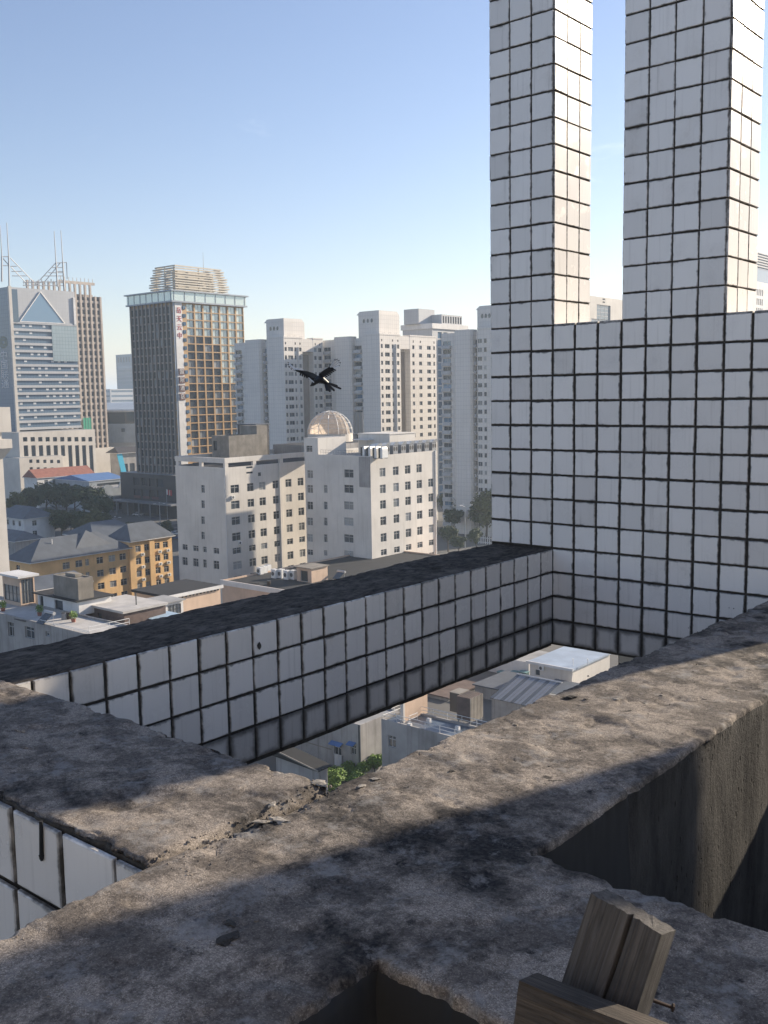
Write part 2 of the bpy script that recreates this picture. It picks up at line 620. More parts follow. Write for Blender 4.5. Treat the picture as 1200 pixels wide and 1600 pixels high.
M['leaf'] = leafmat('dark_leaves', (0.040, 0.062, 0.026))
M['leaf_olive'] = leafmat('olive_leaves', (0.085, 0.095, 0.035))
M['leaf_bright'] = leafmat('bright_leaves', (0.11, 0.19, 0.035))
M['blackfeather'] = plain('black_feather', (0.010, 0.010, 0.012), 0.45)
M['whitefeather'] = plain('white_feather', (0.72, 0.72, 0.72), 0.7)

# ================================================================== GROUND
mb = MB()
mb.face([(-9000, -6000, G), (9000, -6000, G), (9000, 12000, G), (-9000, 12000, G)])
structure(mb.build('ground', M['ground']))

# ================================================================== THE ROOF WE STAND ON
TZ, TX, TY = 0.2006, 0.2, 0.1961        # tile pitch: up, along the wall, along the beam


def tile_mesh(name, mat, hw=0.0927, hh=0.0927, bev=0.004):
    mb = MB()
    a, b = hw, hh
    mb.hexa([(-a, -0.005, -b), (a, -0.005, -b), (a, 0.006, -b), (-a, 0.006, -b)],
            [(-a, -0.005, b), (a, -0.005, b), (a, 0.006, b), (-a, 0.006, b)])
    mb.f = mb.f[:2] + mb.f[3:]
    mb.m = mb.m[:5]
    # bevelled front
    o = [(-a, -0.005, -b), (a, -0.005, -b), (a, -0.005, b), (-a, -0.005, b)]
    c, d = a - bev, b - bev
    i = [(-c, -0.009, -d), (c, -0.009, -d), (c, -0.009, d), (-c, -0.009, d)]
    for k in range(4):
        j = (k + 1) % 4
        mb.face([o[k], o[j], i[j], i[k]])
    mb.face(i)
    return mb.mesh(name, mat)


TILE = [tile_mesh('tile', M['tile']), tile_mesh('tile', M['tile_worn']), tile_mesh('tile', M['tile_grimy'])]
rt = random.Random(3)


def tile(parent, loc, face='S', kind=0, sx=1.0, sz=1.0):
    """one glazed tile; face S looks to -y, E looks to +x"""
    j = lambda s: rt.uniform(-s, s)
    rz = 0.0 if face == 'S' else math.pi / 2
    loc = Vector(loc)
    jit = Vector((j(0.0016), j(0.0012), j(0.0016))) if face == 'S' else Vector((j(0.0012), j(0.0016), j(0.0016)))
    place(TILE[kind], 'tile', parent, loc + jit, (j(0.005), j(0.004), rz + j(0.005)),
          (sx * rt.uniform(0.975, 1.01), 1, sz * rt.uniform(0.975, 1.01)))


def pick(p_worn):
    return 1 if rt.random() < p_worn else 0


# the tiled wall that closes the far end (solid part below the pillars)
WT = 9 * TZ
wall = thing('tiled_parapet_wall', 'white square-tiled wall with dark joints below the two tall tiled pillars', 'wall', (1.2, 0.3, -4 * TZ))
mb = MB()
mb.box(-0.597, 3.1, 0.002, 0.60, -4 * TZ - 0.01, WT - 0.006)
mb.build('wall_core', M['grout'], wall)
for k in range(-4, 9):
    for i in range(0, 18):
        if i < 3 and k < 0:
            continue
        x = -0.6 + (i + 0.5) * TX
        kd = 2 if k == -4 else (1 if (k < -1 and i < 8) or k < -2 else pick(0.2))
        tile(wall, (x, 0, (k + 0.5) * TZ), 'S', kd, 1.0 if i < 3 else 0.985)
for i in range(0, 13):                 # tiles on the narrow ledge between the pillars
    if not (3 <= i < 6 or i >= 10):
        continue
    for j in range(3):
        o = place(TILE[1], 'tile', wall, (-0.6 + (i + 0.5) * TX, (j + 0.5) * 0.2, WT), (-math.pi / 2, 0, 0))


def tiled_pillar(label, x0, nx, rows, front=True, side=True):
    p = thing('tiled_pillar', label, 'pillar', (x0 + nx * 0.1, 0.3, WT))
    mb = MB()
    x1 = x0 + nx * TX
    mb.box(x0 + 0.006, x1 - 0.003, 0.003, 0.597, WT - 0.05, WT + rows * TZ)
    mb.build('pillar_core', M['grout'], p)
    for k in range(rows):
        z = WT + (k + 0.5) * TZ
        for i in range(nx):
            tile(p, (x0 + (i + 0.5) * TX, 0, z), 'S', pick(0.1), 1.03, 1.025)
        for j in range(3):
            tile(p, (x1, (j + 0.5) * 0.2, z), 'E', 0, 1.035, 1.025)
    return p


tiled_pillar('narrower white tiled pillar, three tiles wide, at the left end of the wall', -0.6, 3, 15)
tiled_pillar('wider white tiled pillar, four tiles wide, near the right edge', 0.6, 4, 15)
# further pillars of the same roof crown, right of the frame; their shadows fall into it
tiled_pillar('widest white tiled pillar, six tiles wide, just outside the right edge', 1.9, 6, 15)
for lab, x0, x1, z0 in (('free-standing plain pier of the roof crown outside the right edge', 4.03, 5.15, -2.39),):
    p = thing('tiled_pillar', lab, 'pillar', ((x0 + x1) / 2, 0.3, z0))
    mb = MB()
    mb.box(x0, x1, 0.02, 0.58, z0, 4.9)
    mb.build('pillar_core', M['hotel'], p)
    mb = MB()
    mb.box(x0 - 0.05, x1 + 0.05, -0.03, 0.63, 4.9, 5.1)
    mb.build('capping', M['concrete'], p)

# --- weathered concrete beams ------------------------------------------------
NZ = mnoise


def fbm(x, y, z, s, o=4):
    return NZ.fractal((x * s, y * s, z * s), 1.0, 2.0, o, noise_basis='PERLIN_ORIGINAL')


def hfield(x, y):
    h = 0.006 * fbm(x, y, 0.3, 1.6, 4) + 0.0022 * fbm(x, y, 5.1, 9.0, 4)
    # thin screed layer that has flaked off in patches
    n = fbm(x + 3.7, y, 2.2, 1.9, 5)
    t = max(0.0, min(1.0, (n - 0.02) / 0.045))
    h += 0.0045 * (t * t * (3 - 2 * t) - 0.5)
    # hairline cracks
    c = abs(fbm(x, y + 8.0, 7.7, 1.25, 5))
    if c < 0.012:
        h -= 0.007 * (1 - c / 0.012)
    # hollows
    q = fbm(x, y, 11.0, 5.5, 2)
    if q > 0.42:
        h -= 0.03 * (q - 0.42)
    return h


def steps(segs):
    out = []
    for a, b, s in segs:
        n = max(1, int(round((b - a) / s)))
        out += [a + (b - a) * i / n for i in range(n)]
    out.append(segs[-1][1])
    return out


def concrete_beam(name, axis, seg, lo, hi, zlo, zhi, mats, parent=None, cres=0.012, base=None, r=0.014, chip=0.018,
                  lift=0.0, hs=1.0, ends=(0.0, 0.0), topz=0.0, shaderange=None):
    """beam along axis; lo/hi are functions of the length coordinate; noise-worn top, chipped arrises"""
    A = steps(seg)
    w = hi(A[0]) - lo(A[0])
    nt = max(6, int(w / cres))
    us = [0, 0.0035, 0.008, 0.014, 0.022] 
    frac = sorted(set([u / w for u in us] + [1 - u / w for u in us] + [i / nt for i in range(2, nt - 1)]))
    sides = [0.0, 0.01, 0.025, 0.05, 0.08, 0.12, 0.18, 0.26, 0.36, 0.5, 0.7, 1.0]
    dn_lo = [zlo * s for s in sides[1:]]
    dn_hi = [zhi * s for s in sides[1:]]
    verts, rows = [], []
    for a in A:
        row = []
        l, h = lo(a), hi(a)

        def pt(c, z):
            return (c, a, z) if axis == 'y' else (a, c, z)

        def arris(c, sgn):
            x, y = (c, a) if axis == 'y' else (a, c)
            e = fbm(x, y, sgn * 3.0, 4.5, 4)
            e2 = fbm(x, y, sgn * 9.0, 17.0, 3)
            e3 = fbm(x, y, sgn * 5.0, 46.0, 2)
            return max(0.0, chip * (0.25 + 1.3 * e + 0.9 * e2 + 0.45 * e3))
        el, eh = arris(l, 1), arris(h, 2)
        endd = 0.0
        for k, zz in ((0, A[0]), (1, A[-1])):
            if ends[k] and abs(a - zz) < ends[k]:
                tt = 1 - abs(a - zz) / ends[k]
                endd += 0.035 * tt * tt
        for z in reversed(dn_lo):
            x, y = (l, a) if axis == 'y' else (a, l)
            fall = max(0.0, 1 + z / 0.10)
            d = 0.010 * fbm(x, y, z, 3.0, 4) + 0.004 * fbm(x, y, z, 22.0, 3)
            row.append(pt(l + el * fall * fall - d * hs, z + topz))
        for f in frac:
            c = l + el + (h - eh - l - el) * f
            x, y = (c, a) if axis == 'y' else (a, c)
            dl, dh = c - l - el, h - eh - c
            rr = r
            z = 0.0
            for dd in (dl, dh):
                if dd < rr:
                    z -= rr - math.sqrt(max(0.0, rr * rr - (rr - dd) ** 2))
            z -= 0.35 * el * max(0.0, 1 - dl / 0.07) ** 2 + 0.35 * eh * max(0.0, 1 - dh / 0.07) ** 2
            row.append(pt(c, z + hfield(x, y) * hs + lift - endd + topz))
        for z in dn_hi:
            x, y = (h, a) if axis == 'y' else (a, h)
            fall = max(0.0, 1 + z / 0.10)
            d = 0.010 * fbm(x, y, z, 3.0, 4) + 0.004 * fbm(x, y, z, 22.0, 3)
            row.append(pt(h - eh * fall * fall + d * hs, z + topz))
        rows.append(range(len(verts), len(verts) + len(row)))
        verts += row
    faces, mi = [], []
    nlo = len(dn_lo)
    for i in range(len(A) - 1):
        a, b = rows[i], rows[i + 1]
        for j in range(len(a) - 1):
            q = (a[j], a[j + 1], b[j + 1], b[j])
            faces.append(q if axis == 'x' else tuple(reversed(q)))
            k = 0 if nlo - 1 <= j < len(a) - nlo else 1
            if k and len(mats) > 2 and (shaderange is None or A[i] < shaderange) and (shaderange is None or j > nlo):
                k = 2  # third material: black that puts deep shade into the side's colour
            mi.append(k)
    for rr_, flip in ((rows[0], False), (rows[-1], True)):
        q = tuple(rr_)
        faces.append(q if flip != (axis == 'y') else tuple(reversed(q)))
        mi.append(1)
    if base is None:
        base = wloc(parent)
    me = bpy.data.meshes.new(name)
    me.from_pydata([(v[0] - base[0], v[1] - base[1], v[2] - base[2]) for v in verts], [], faces)
    for m in mats:
        me.materials.append(m)
    me.polygons.foreach_set('material_index', mi)
    me.polygons.foreach_set('use_smooth', [True] * len(faces))
    me.update()
    bm = bmesh.new()
    bm.from_mesh(me)
    bmesh.ops.recalc_face_normals(bm, faces=bm.faces)
    bm.to_mesh(me)
    bm.free()
    return place(me, name, parent, base)


def lerp(a, b, t):
    return a + (b - a) * max(0.0, min(1.0, t))


# long ledge running from the lower left to the tiled wall
ledge = thing('concrete_ledge', 'long weathered concrete ledge running from lower left to the tiled wall at right', 'ledge', (2.38, -4.0, -2.4))
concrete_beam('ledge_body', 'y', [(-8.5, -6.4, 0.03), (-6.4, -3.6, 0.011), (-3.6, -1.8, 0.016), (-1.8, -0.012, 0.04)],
              lambda a: lerp(1.975, 2.115, (a + 5.2) / 4.2), lambda a: 2.772, -1.6, -2.38, [M['c_top'], M['c_side'], M['deck']], ledge, shaderange=-4.24)  # near stretch of the right side is black: its deep shade is painted
# cross ledge to the near right
cross = thing('concrete_ledge', 'grey lichen-spotted concrete ledge at the bottom right behind the wooden ladder', 'ledge', (4.4, -5.15, -2.4))
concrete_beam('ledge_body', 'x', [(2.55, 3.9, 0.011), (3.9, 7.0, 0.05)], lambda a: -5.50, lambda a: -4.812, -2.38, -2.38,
              [M['c_top'], M['c_side'], M['deck']], cross, lift=0.004, ends=(0.10, 0.0))  # both sides black, the shade of the hollow put into their colour
# left ledge with its tiled outer face
left = thing('tiled_ledge', 'dark-topped concrete ledge at left edge with large white tiles on its near face', 'ledge', (0.6, -5.16, -1.2))
concrete_beam('ledge_body', 'x', [(-0.7, 0.2, 0.03), (0.2, 1.968, 0.011)], lambda a: -5.515, lambda a: -4.80, -0.9, -0.82,
              [M['c_top'], M['grout']], left, lift=0.003, ends=(0.0, 0.05))
for (xa, xb) in ((0.702, 0.985), (0.985, 1.267), (1.267, 1.551), (1.551, 1.827), (1.827, 1.985)):
    for (za, zb) in ((-0.282, -0.012), (-0.56, -0.282), (-0.84, -0.56)):
        tile(left, ((xa + xb) / 2, -5.527, (za + zb) / 2), 'S', pick(0.15), (xb - xa) / 0.2, (zb - za) / 0.2)
# tiled beam
beam = thing('tiled_beam', 'white tiled beam with black crusted top spanning over the courtyard gap', 'beam', (-0.3, -2.5, -4 * TZ))
concrete_beam('beam_core', 'y', [(-6.2, -5.0, 0.05), (-5.0, -2.5, 0.02), (-2.5, -0.004, 0.03)], lambda a: -0.60, lambda a: -0.004,
              -4 * TZ - 0.008, -4 * TZ - 0.008, [M['c_dark'], M['grout']], beam, cres=0.02, chip=0.011, topz=-0.012, hs=1.1)
for j in range(0, 25):
    for k in range(-4, 0):
        kd = 2 if k == -4 or (k == -3 and j < 7) else pick(0.55 if j < 12 else 0.3)
        tile(beam, (0, -(j + 0.5) * TY, (k + 0.5) * TZ - (0.004 if k == -1 else 0)), 'E', kd, 0.975, 0.97 if k == -1 else 1)
mb = MB()
q = onX(405, 1009, 0.012)
mb.prism([(q.x + 0.012 * math.cos(k) * 0.0, q.y + 0.017 * math.cos(k * 0.9) * (1 + 0.3 * math.sin(k * 2.1))) for k in range(3)], q.z - 0.01, q.z + 0.01)
mb = MB()
mb.face([(0.0125, q.y + 0.016 * math.cos(k * 0.7) * (1 + 0.25 * math.sin(k * 3.3)), q.z + 0.020 * math.sin(k * 0.7) * (1 + 0.25 * math.cos(k * 2.7))) for k in range(9)])
mb.build('chipped_spot', M['grout'], beam)
mb = MB()
a, b = onY(64, 1283, -5.541), onY(65, 1342, -5.541)
mb.tube(a, b, 0.006, 0.007, n=8)
mb.tube(b + Vector((0, 0, 0.012)), b - Vector((0, 0, 0.006)), 0.009, 0.004, n=8)
mb.build('tar_drip', M['deck'], left)
# tiled post of the storey below, seen through the gap under the wall
post = thing('tiled_post', 'short white tiled post seen through the gap under the tiled wall', 'post', (0.62, 0.8, -6))
mb = MB()
mb.box(0.297, 0.95, 0.61, 1.2, -6, -0.83)
mb.build('post_core', M['grout'], post)
for k in range(5):
    for i in range(3):
        tile(post, (0.30 + (i + 0.5) * TX, 0.604, -0.86 - (k + 0.5) * TZ), 'S', 0)
# the tower block under our feet
body = thing('tower_block', 'tower block carrying the roof ledges, dark deck below the ledges', 'building', (20, 0, G))
mb = MB()
mb.box(2.05, 40, -45, 42, G, -2.45)
mb.build('wall', M['offwhite'], body)
mb = MB()
mb.box(2.04, 40.01, -45.01, 42.01, -2.45, -2.40)
mb.build('roof_deck', M['deck'], body)
# low cross beam of the right-hand bay (outside the frame, shades the bay)
cb = thing('concrete_beam', 'low plain concrete cross beam outside the right edge', 'beam', (4, -1.35, -2.4))
mb = MB()
mb.box(2.80, 7.0, -1.70, -1.0, -2.4, 0.0)
mb.build('beam_body', M['c_side'], cb)
# unseen block added behind the camera to cut skylight and bounce sunlight
pb = thing('rooftop_block', 'grey block added behind the viewpoint to shape the light, out of view', 'stair house', (5, -9, -2.4))
mb = MB()
mb.box(2.1, 22.0, -13.0, -9.6, -2.4, 4.2)
mb.build('wall', M['stucco'], pb)
mb = MB()
mb.box(6.4, 7.0, -9.59, -5.52, -2.4, 0.0)
mb.build('low_wall', M['c_side'], pb)

# wooden ladder leaning on the near edge of the cross ledge
lad = thing('wooden_ladder', 'end of a grey weathered wooden ladder leaning on the ledge, bottom right', 'ladder', (3.45, -5.9, -2.4))


def slab(parent, name, a, b, wdir, w, th, mat, split=False, seed=0, cutend=True):
    """rough timber from a (bottom) to b (top); wdir = width direction"""
    rr = random.Random(seed)
    a, b = Vector(a), Vector(b)
    ax = (b - a)
    L = ax.length
    ax.normalize()
    wd = (Vector(wdir) - ax * Vector(wdir).dot(ax)).normalized()
    td = ax.cross(wd).normalized()
    n = 60
    nx = 46
    verts, faces = [], []
    ring = []
    for i in range(nx + 1):
        ring.append((i / nx - 0.5, -0.5))
    for i in range(1, 4):
        ring.append((0.5, -0.5 + i / 4))
    for i in range(nx + 1):
        ring.append((0.5 - i / nx, 0.5))
    for i in range(1, 4):
        ring.append((-0.5, 0.5 - i / 4))
    for s in range(n + 1):
        t = s / n
        for (p, q) in ring:
            g = 0.0012 * NZ.noise((p * 60 + seed, q * 6, t * 9)) + 0.0016 * NZ.noise((p * 30 + seed, q * 6, t * 5)) + 0.002 * NZ.noise((p * 9, q * 9 + seed, t * 9))
            pp = p * w * (1 - 0.012 * NZ.noise((t * 6, seed, 0)))
            qq = q * th + g * (1 if q > 0 else -1)
            along = t * L
            if s == n:
                along += 0.0035 * NZ.noise((p * 17 + seed, q * 5, 1.5)) - 0.012 * max(0.0, p - 0.2) - 0.006 * max(0.0, -p - 0.3)
            pc = 0.06 + 0.03 * NZ.noise((t * 14, 3.3, 0))
            if split and q < 0 and abs(p - pc) < 0.022 and t > 0.55:
                qq += 0.02 * (1 - abs(p - pc) / 0.022)
            verts.append(wd * pp + td * qq + ax * along)
    m = len(ring)
    for s in range(n):
        for i in range(m):
            j = (i + 1) % m
            faces.append((s * m + i, s * m + j, (s + 1) * m + j, (s + 1) * m + i))
    faces.append(tuple(reversed(range(m))))
    faces.append(tuple(n * m + i for i in range(m)))
    me = bpy.data.meshes.new(name)
    # local z along the timber so that the grain follows it
    rot = Matrix((wd, td, ax)).transposed()
    inv = rot.transposed()
    me.from_pydata([inv @ v for v in verts], [], faces)
    me.materials.append(mat)
    me.update()
    bm = bmesh.new()
    bm.from_mesh(me)
    bmesh.ops.recalc_face_normals(bm, faces=bm.faces)
    bm.to_mesh(me)
    bm.free()
    o = place(me, name, parent, a)
    o.rotation_euler = rot.to_euler()
    return o


slab(lad, 'rail', (2.90, -6.42, -2.39), (3.455, -5.625, 0.412), (1, 0, 0.04), 0.134, 0.058, M['wood'], True, 3)
slab(lad, 'rail', (3.58, -6.42, -2.39), (4.135, -5.625, 0.40), (1, 0, 0.04), 0.13, 0.058, M['wood'], False, 8)
slab(lad, 'rung', (onY(820, 1575, -5.785).x, -5.785, onY(820, 1572, -5.785).z), (4.25, -5.775, onY(820, 1572, -5.785).z + 0.012), (0, 0.25, 1), 0.095, 0.06, M['wood_dark'], False, 5)
for k in range(1, 6):
    t = 1 - k * 0.17
    slab(lad, 'rung', (2.78 + 0.555 * t, -6.5 + 0.795 * t, -2.40 + 2.6 * t), (3.68 + 0.555 * t, -6.5 + 0.795 * t, -2.38 + 2.6 * t), (0, 0.25, 1), 0.09, 0.05, M['wood_dark'], False, 20 + k)
mb = MB()
a = onY(1012, 1560, -5.62)
b = onY(1050, 1574, -5.60)
mb.tube(a, b, 0.0035, 0.0028, 8)
mb.tube(b, b + (b - a).normalized() * 0.003, 0.007, 0.007, 8)
mb.build('nail', M['rust'], lad)

# mortar flakes and chips lying on the ledges
rc = random.Random(12)


def chip_mesh(seed, sx, sy, sz):
    q = random.Random(seed)
    bm = bmesh.new()
    bmesh.ops.create_icosphere(bm, subdivisions=2, radius=1)
    for v in bm.verts:
        n = NZ.noise(v.co * 1.3 + Vector((seed, 0, 0)))
        v.co *= 1 + 0.9 * n + 0.35 * NZ.noise(v.co * 4.1 + Vector((0, seed, 0)))
        v.co.x *= sx
        v.co.y *= sy
        v.co.z *= sz
    me = bpy.data.meshes.new('mortar_chip')
    bm.to_mesh(me)
    bm.free()
    return me


CH = [(500, 1222, 0.030, 'pale mortar lump at the tip of the courtyard gap'),
      (565, 1228, 0.022, 'pale flat mortar flake just right of the lump at the gap tip'),
      (587, 1216, 0.018, 'small white scrap on the ledge right of the gap tip'),
      (425, 1256, 0.026, 'grey mortar flake lying on the crack between the ledges'),
      (410, 1285, 0.030, 'pale mortar patch stuck beside the crack between the ledges'),
      (437, 1281, 0.034, 'longest pale mortar scab along the crack between the ledges'),
      (962, 1093, 0.016, 'white paper-like scrap on the far part of the ledge'),
      (1008, 1097, 0.013, 'smaller white scrap on the far part of the ledge'),
      (890, 1088, 0.030, 'dark crumbled mortar lump on the far edge of the ledge'),
      (706, 1204, 0.016, 'small dark stone on the middle of the long ledge'),
      (38, 1166, 0.030, 'bluish grey flake on the shaded left ledge'),
      (36, 1140, 0.045, 'wide grey lichen-covered flake on the shaded left ledge'),
      (175, 1252, 0.020, 'thin raised flake on the sunlit left ledge'),
      (355, 1470, 0.032, 'dark curved flake on the shaded near ledge'),
      (360, 1445, 0.022, 'dark stone at the shadow edge of the near ledge')]
for i, (px, py, s, lab) in enumerate(CH):
    p = onZ(px, py, 0.003)
    me = chip_mesh(i, s * 0.85, s * rc.uniform(0.4, 0.7), s * 0.13)
    dark = ('dark' in lab)
    me.materials.append(M['c_side'] if dark else (M['c_top'] if 'flake' in lab and 'mortar' not in lab else M['chip']))
    o = place(me, 'mortar_chip', None, (p.x, p.y, hfield(p.x, p.y) + 0.002 + s * 0.08), (rc.uniform(-0.15, 0.15), rc.uniform(-0.15, 0.15), rc.uniform(0, 6)))
    tag(o, lab, 'mortar chip', 'loose chips on the ledges')
mb = MB()
for i in range(520):
    if rc.random() < 0.5:
        x, y = rc.uniform(2.0, 2.75), rc.uniform(-6.3, -1.2)
    elif rc.random() < 0.5:
        x, y = rc.uniform(0.2, 1.95), rc.uniform(-5.48, -4.83)
    else:
        x, y = rc.uniform(2.8, 3.8), rc.uniform(-5.47, -4.84)
    if rc.random() < 0.35:
        x, y = rc.gauss(1.97, 0.07), rc.uniform(-5.5, -4.8)
    s = rc.uniform(0.002, 0.0055) * (2.6 if rc.random() < 0.08 else 1)
    z = hfield(x, y) + 0.0005
    t = rc.uniform(0, 6.28)
    hgt = rc.uniform(0.12, 0.4)
    b = [(x + s * math.cos(t + k * 1.571) * rc.uniform(0.6, 1.3), y + s * math.sin(t + k * 1.571) * rc.uniform(0.6, 1.3), z - 0.004) for k in range(4)]
    u = [(q[0] * 0.6 + x * 0.4, q[1] * 0.6 + y * 0.4, z + s * hgt) for q in b]
    mb.hexa(b, u)
o = mb.build('concrete_crumbs', M['c_top'])
tag(o, 'loose sandy crumbs scattered over the concrete ledges', 'rubble', kind='stuff')

# ================================================================== CITY
# every block follows the same street grid as our roof: S faces look to -y
# (shaded), E faces look to +x (sunlit)
WM = {}


def win_mesh(w, h, style):
    """window unit: frame, mullions and glass; local x along the wall, z up, outside = -y"""
    key = (round(w, 2), round(h, 2), style)
    if key in WM:
        return WM[key]
    fr, gl, nx, nz, fw = {
        'hotel': ('frame', 'glass', 2, 2, 0.06), 'hotel_lite': ('frame', 'glass_lite', 2, 2, 0.06),
        'res': ('frame', 'glass', 2, 1, 0.07), 'res_lite': ('frame', 'glass_lite', 2, 1, 0.07), 'res_blue': ('frame', 'glass_blue', 2, 1, 0.07),
        'small': ('framedark', 'glass', 1, 1, 0.06), 'round': ('framedark', 'glass', 1, 1, 0.06),
        'gold': ('framedark', 'glass', 1, 1, 0.08), 'gold_lite': ('framedark', 'glass_lite', 2, 1, 0.08), 'gold_painted_sky': ('framedark', 'glass_painted_sky', 2, 1, 0.06),
        'office': ('framedark', 'glass_blue', 1, 1, 0.05), 'strip': ('framedark', 'glass', 1, 2, 0.08),
        'band': ('framedark', 'glass_blue', 12, 1, 0.06), 'shop': ('framedark', 'glass', 4, 1, 0.08),
        'blue': ('frame', 'glass_blue', 3, 4, 0.08), 'door': ('frame', 'glass', 1, 1, 0.08),
        'stairglass': ('framedark', 'glass_lite', 4, 2, 0.06),
    }[style]
    mb = MB()
    mb.mi = 1
    mb.face([(0, 0.07, 0), (w, 0.07, 0), (w, 0.07, h), (0, 0.07, h)])
    mb.mi = 0
    for i in range(nx + 1):
        t = fw if 0 < i < nx else fw * 1.2
        x = i * w / nx
        mb.box(max(0, x - t / 2), min(w, x + t / 2), 0.0, 0.066, 0, h)
    for i in range(nz + 1):
        t = fw if 0 < i < nz else fw * 1.2
        z = i * h / nz
        z0, z1 = max(0.001, z - t / 2), min(h - 0.001, z + t / 2)
        if style.startswith('hotel') and 0 < i < nz:
            z0, z1 = h * 0.66, h * 0.66 + t
        for k in range(nx):
            mb.box(k * w / nx + fw * 0.5, (k + 1) * w / nx - fw * 0.5, 0.003, 0.063, z0, z1)
    me = mb.mesh('window', [M[fr], M[gl]])
    WM[key] = me
    return me


rw = random.Random(21)


class Wing:
    """one rectangular volume of a building: X1,Y0 = near corner, extends wx to -x and wy to +y"""

    def __init__(s, root, X1, Y0, wx, wy, zb, zt, mat, roof=None, rec=0.18, name='wall', parapet=0.0):
        s.root, s.X1, s.Y0, s.wx, s.wy, s.zb, s.zt, s.mat, s.roof, s.rec, s.name, s.par = root, X1, Y0, wx, wy, zb, zt, mat, roof, rec, name, parapet
        s.op = {'S': [], 'E': []}

    def open(s, face, u0, u1, z0, z1, style='hotel', pname='window'):
        W = s.wx if face == 'S' else s.wy
        if u0 < 0.05 or u1 > W - 0.05 or z0 < s.zb + 0.02 or z1 > s.zt - 0.02:
            return
        s.op[face].append((u0, u1, z0, z1, style, pname))

    def pt(s, face, u, z, d=0.0):
        return (s.X1 - s.wx + u, s.Y0 + d, z) if face == 'S' else (s.X1 - d, s.Y0 + u, z)

    def build(s):
        mb = MB()
        X0, X1, Y0, Y1, zb, zt = s.X1 - s.wx, s.X1, s.Y0, s.Y0 + s.wy, s.zb, s.zt
        mb.face([(X0, Y1, zb), (X0, Y0, zb), (X0, Y0, zt), (X0, Y1, zt)])
        mb.face([(X1, Y1, zb), (X0, Y1, zb), (X0, Y1, zt), (X1, Y1, zt)])
        mb.mi = 1
        rz = zt - s.par
        t = 0.25 if s.par else 0.0
        mb.face([(X0 + t, Y0 + t, rz), (X1 - t, Y0 + t, rz), (X1 - t, Y1 - t, rz), (X0 + t, Y1 - t, rz)])
        mb.mi = 0
        if s.par:
            for a, b, c, d in ((X0, X1, Y0, Y0 + t), (X0, X1, Y1 - t, Y1), (X0, X0 + t, Y0 + t, Y1 - t), (X1 - t, X1, Y0 + t, Y1 - t)):
                mb.face([(a, c, zt), (b, c, zt), (b, d, zt), (a, d, zt)])
            mb.face([(X0 + t, Y0 + t, zt), (X1 - t, Y0 + t, zt), (X1 - t, Y0 + t, rz), (X0 + t, Y0 + t, rz)])
            mb.face([(X1 - t, Y1 - t, zt), (X0 + t, Y1 - t, zt), (X0 + t, Y1 - t, rz), (X1 - t, Y1 - t, rz)])
            mb.face([(X0 + t, Y1 - t, zt), (X0 + t, Y0 + t, zt), (X0 + t, Y0 + t, rz), (X0 + t, Y1 - t, rz)])
            mb.face([(X1 - t, Y0 + t, zt), (X1 - t, Y1 - t, zt), (X1 - t, Y1 - t, rz), (X1 - t, Y0 + t, rz)])
        for face in 'SE':
            W = s.wx if face == 'S' else s.wy
            ops = s.op[face]
            us = sorted(set([0, W] + [round(o[0], 3) for o in ops] + [round(o[1], 3) for o in ops]))
            zs = sorted(set([zb, zt] + [round(o[2], 3) for o in ops] + [round(o[3], 3) for o in ops]))
            iu = {u: i for i, u in enumerate(us)}
            iz = {z: i for i, z in enumerate(zs)}
            hole = set()
            for o in ops:
                for i in range(iu[round(o[0], 3)], iu[round(o[1], 3)]):
                    for j in range(iz[round(o[2], 3)], iz[round(o[3], 3)]):
                        hole.add((i, j))
            for i in range(len(us) - 1):
                j = 0
                while j < len(zs) - 1:
                    if (i, j) in hole:
                        j += 1
                        continue
                    k = j
                    while k < len(zs) - 1 and (i, k) not in hole:
                        k += 1
                    mb.face([s.pt(face, us[i], zs[j]), s.pt(face, us[i + 1], zs[j]), s.pt(face, us[i + 1], zs[k]), s.pt(face, us[i], zs[k])])
                    j = k
            for (u0, u1, z0, z1, style, pname) in ops:
                r = s.rec + 0.1
                P = s.pt
                mb.face([P(face, u0, z0), P(face, u1, z0), P(face, u1, z0, r), P(face, u0, z0, r)])
                mb.face([P(face, u1, z1), P(face, u0, z1), P(face, u0, z1, r), P(face, u1, z1, r)])
                mb.face([P(face, u0, z1), P(face, u0, z0), P(face, u0, z0, r), P(face, u0, z1, r)])
                mb.face([P(face, u1, z0), P(face, u1, z1), P(face, u1, z1, r), P(face, u1, z0, r)])
        o = mb.build(s.name, [s.mat, s.roof or s.mat], s.root)
        for face in 'SE':
            for (u0, u1, z0, z1, style, pname) in s.op[face]:
                if style is None:
                    continue
                me = win_mesh(u1 - u0, z1 - z0, style)
                place(me, pname, s.root, s.pt(face, u0, z0, s.rec), (0, 0, 0 if face == 'S' else math.pi / 2))
        return o


def corner(px, py, D):
    """near corner of a block: top point at pixel, horizontal distance D"""
    return atD(px, py, D)


def us_S(Y0, X1, wx, px, py):
    return onY(px, py, Y0).x - (X1 - wx)


def us_E(X1, Y0, px, py):
    return onX(px, py, X1).y - Y0


def zc(P, px, py):
    """height of pixel (px,py) above the plan position P"""
    d = ray(px, py)
    D = math.hypot(P[0] - CAM.x, P[1] - CAM.y)
    return CAM.z + d.z * D / math.hypot(d.x, d.y)


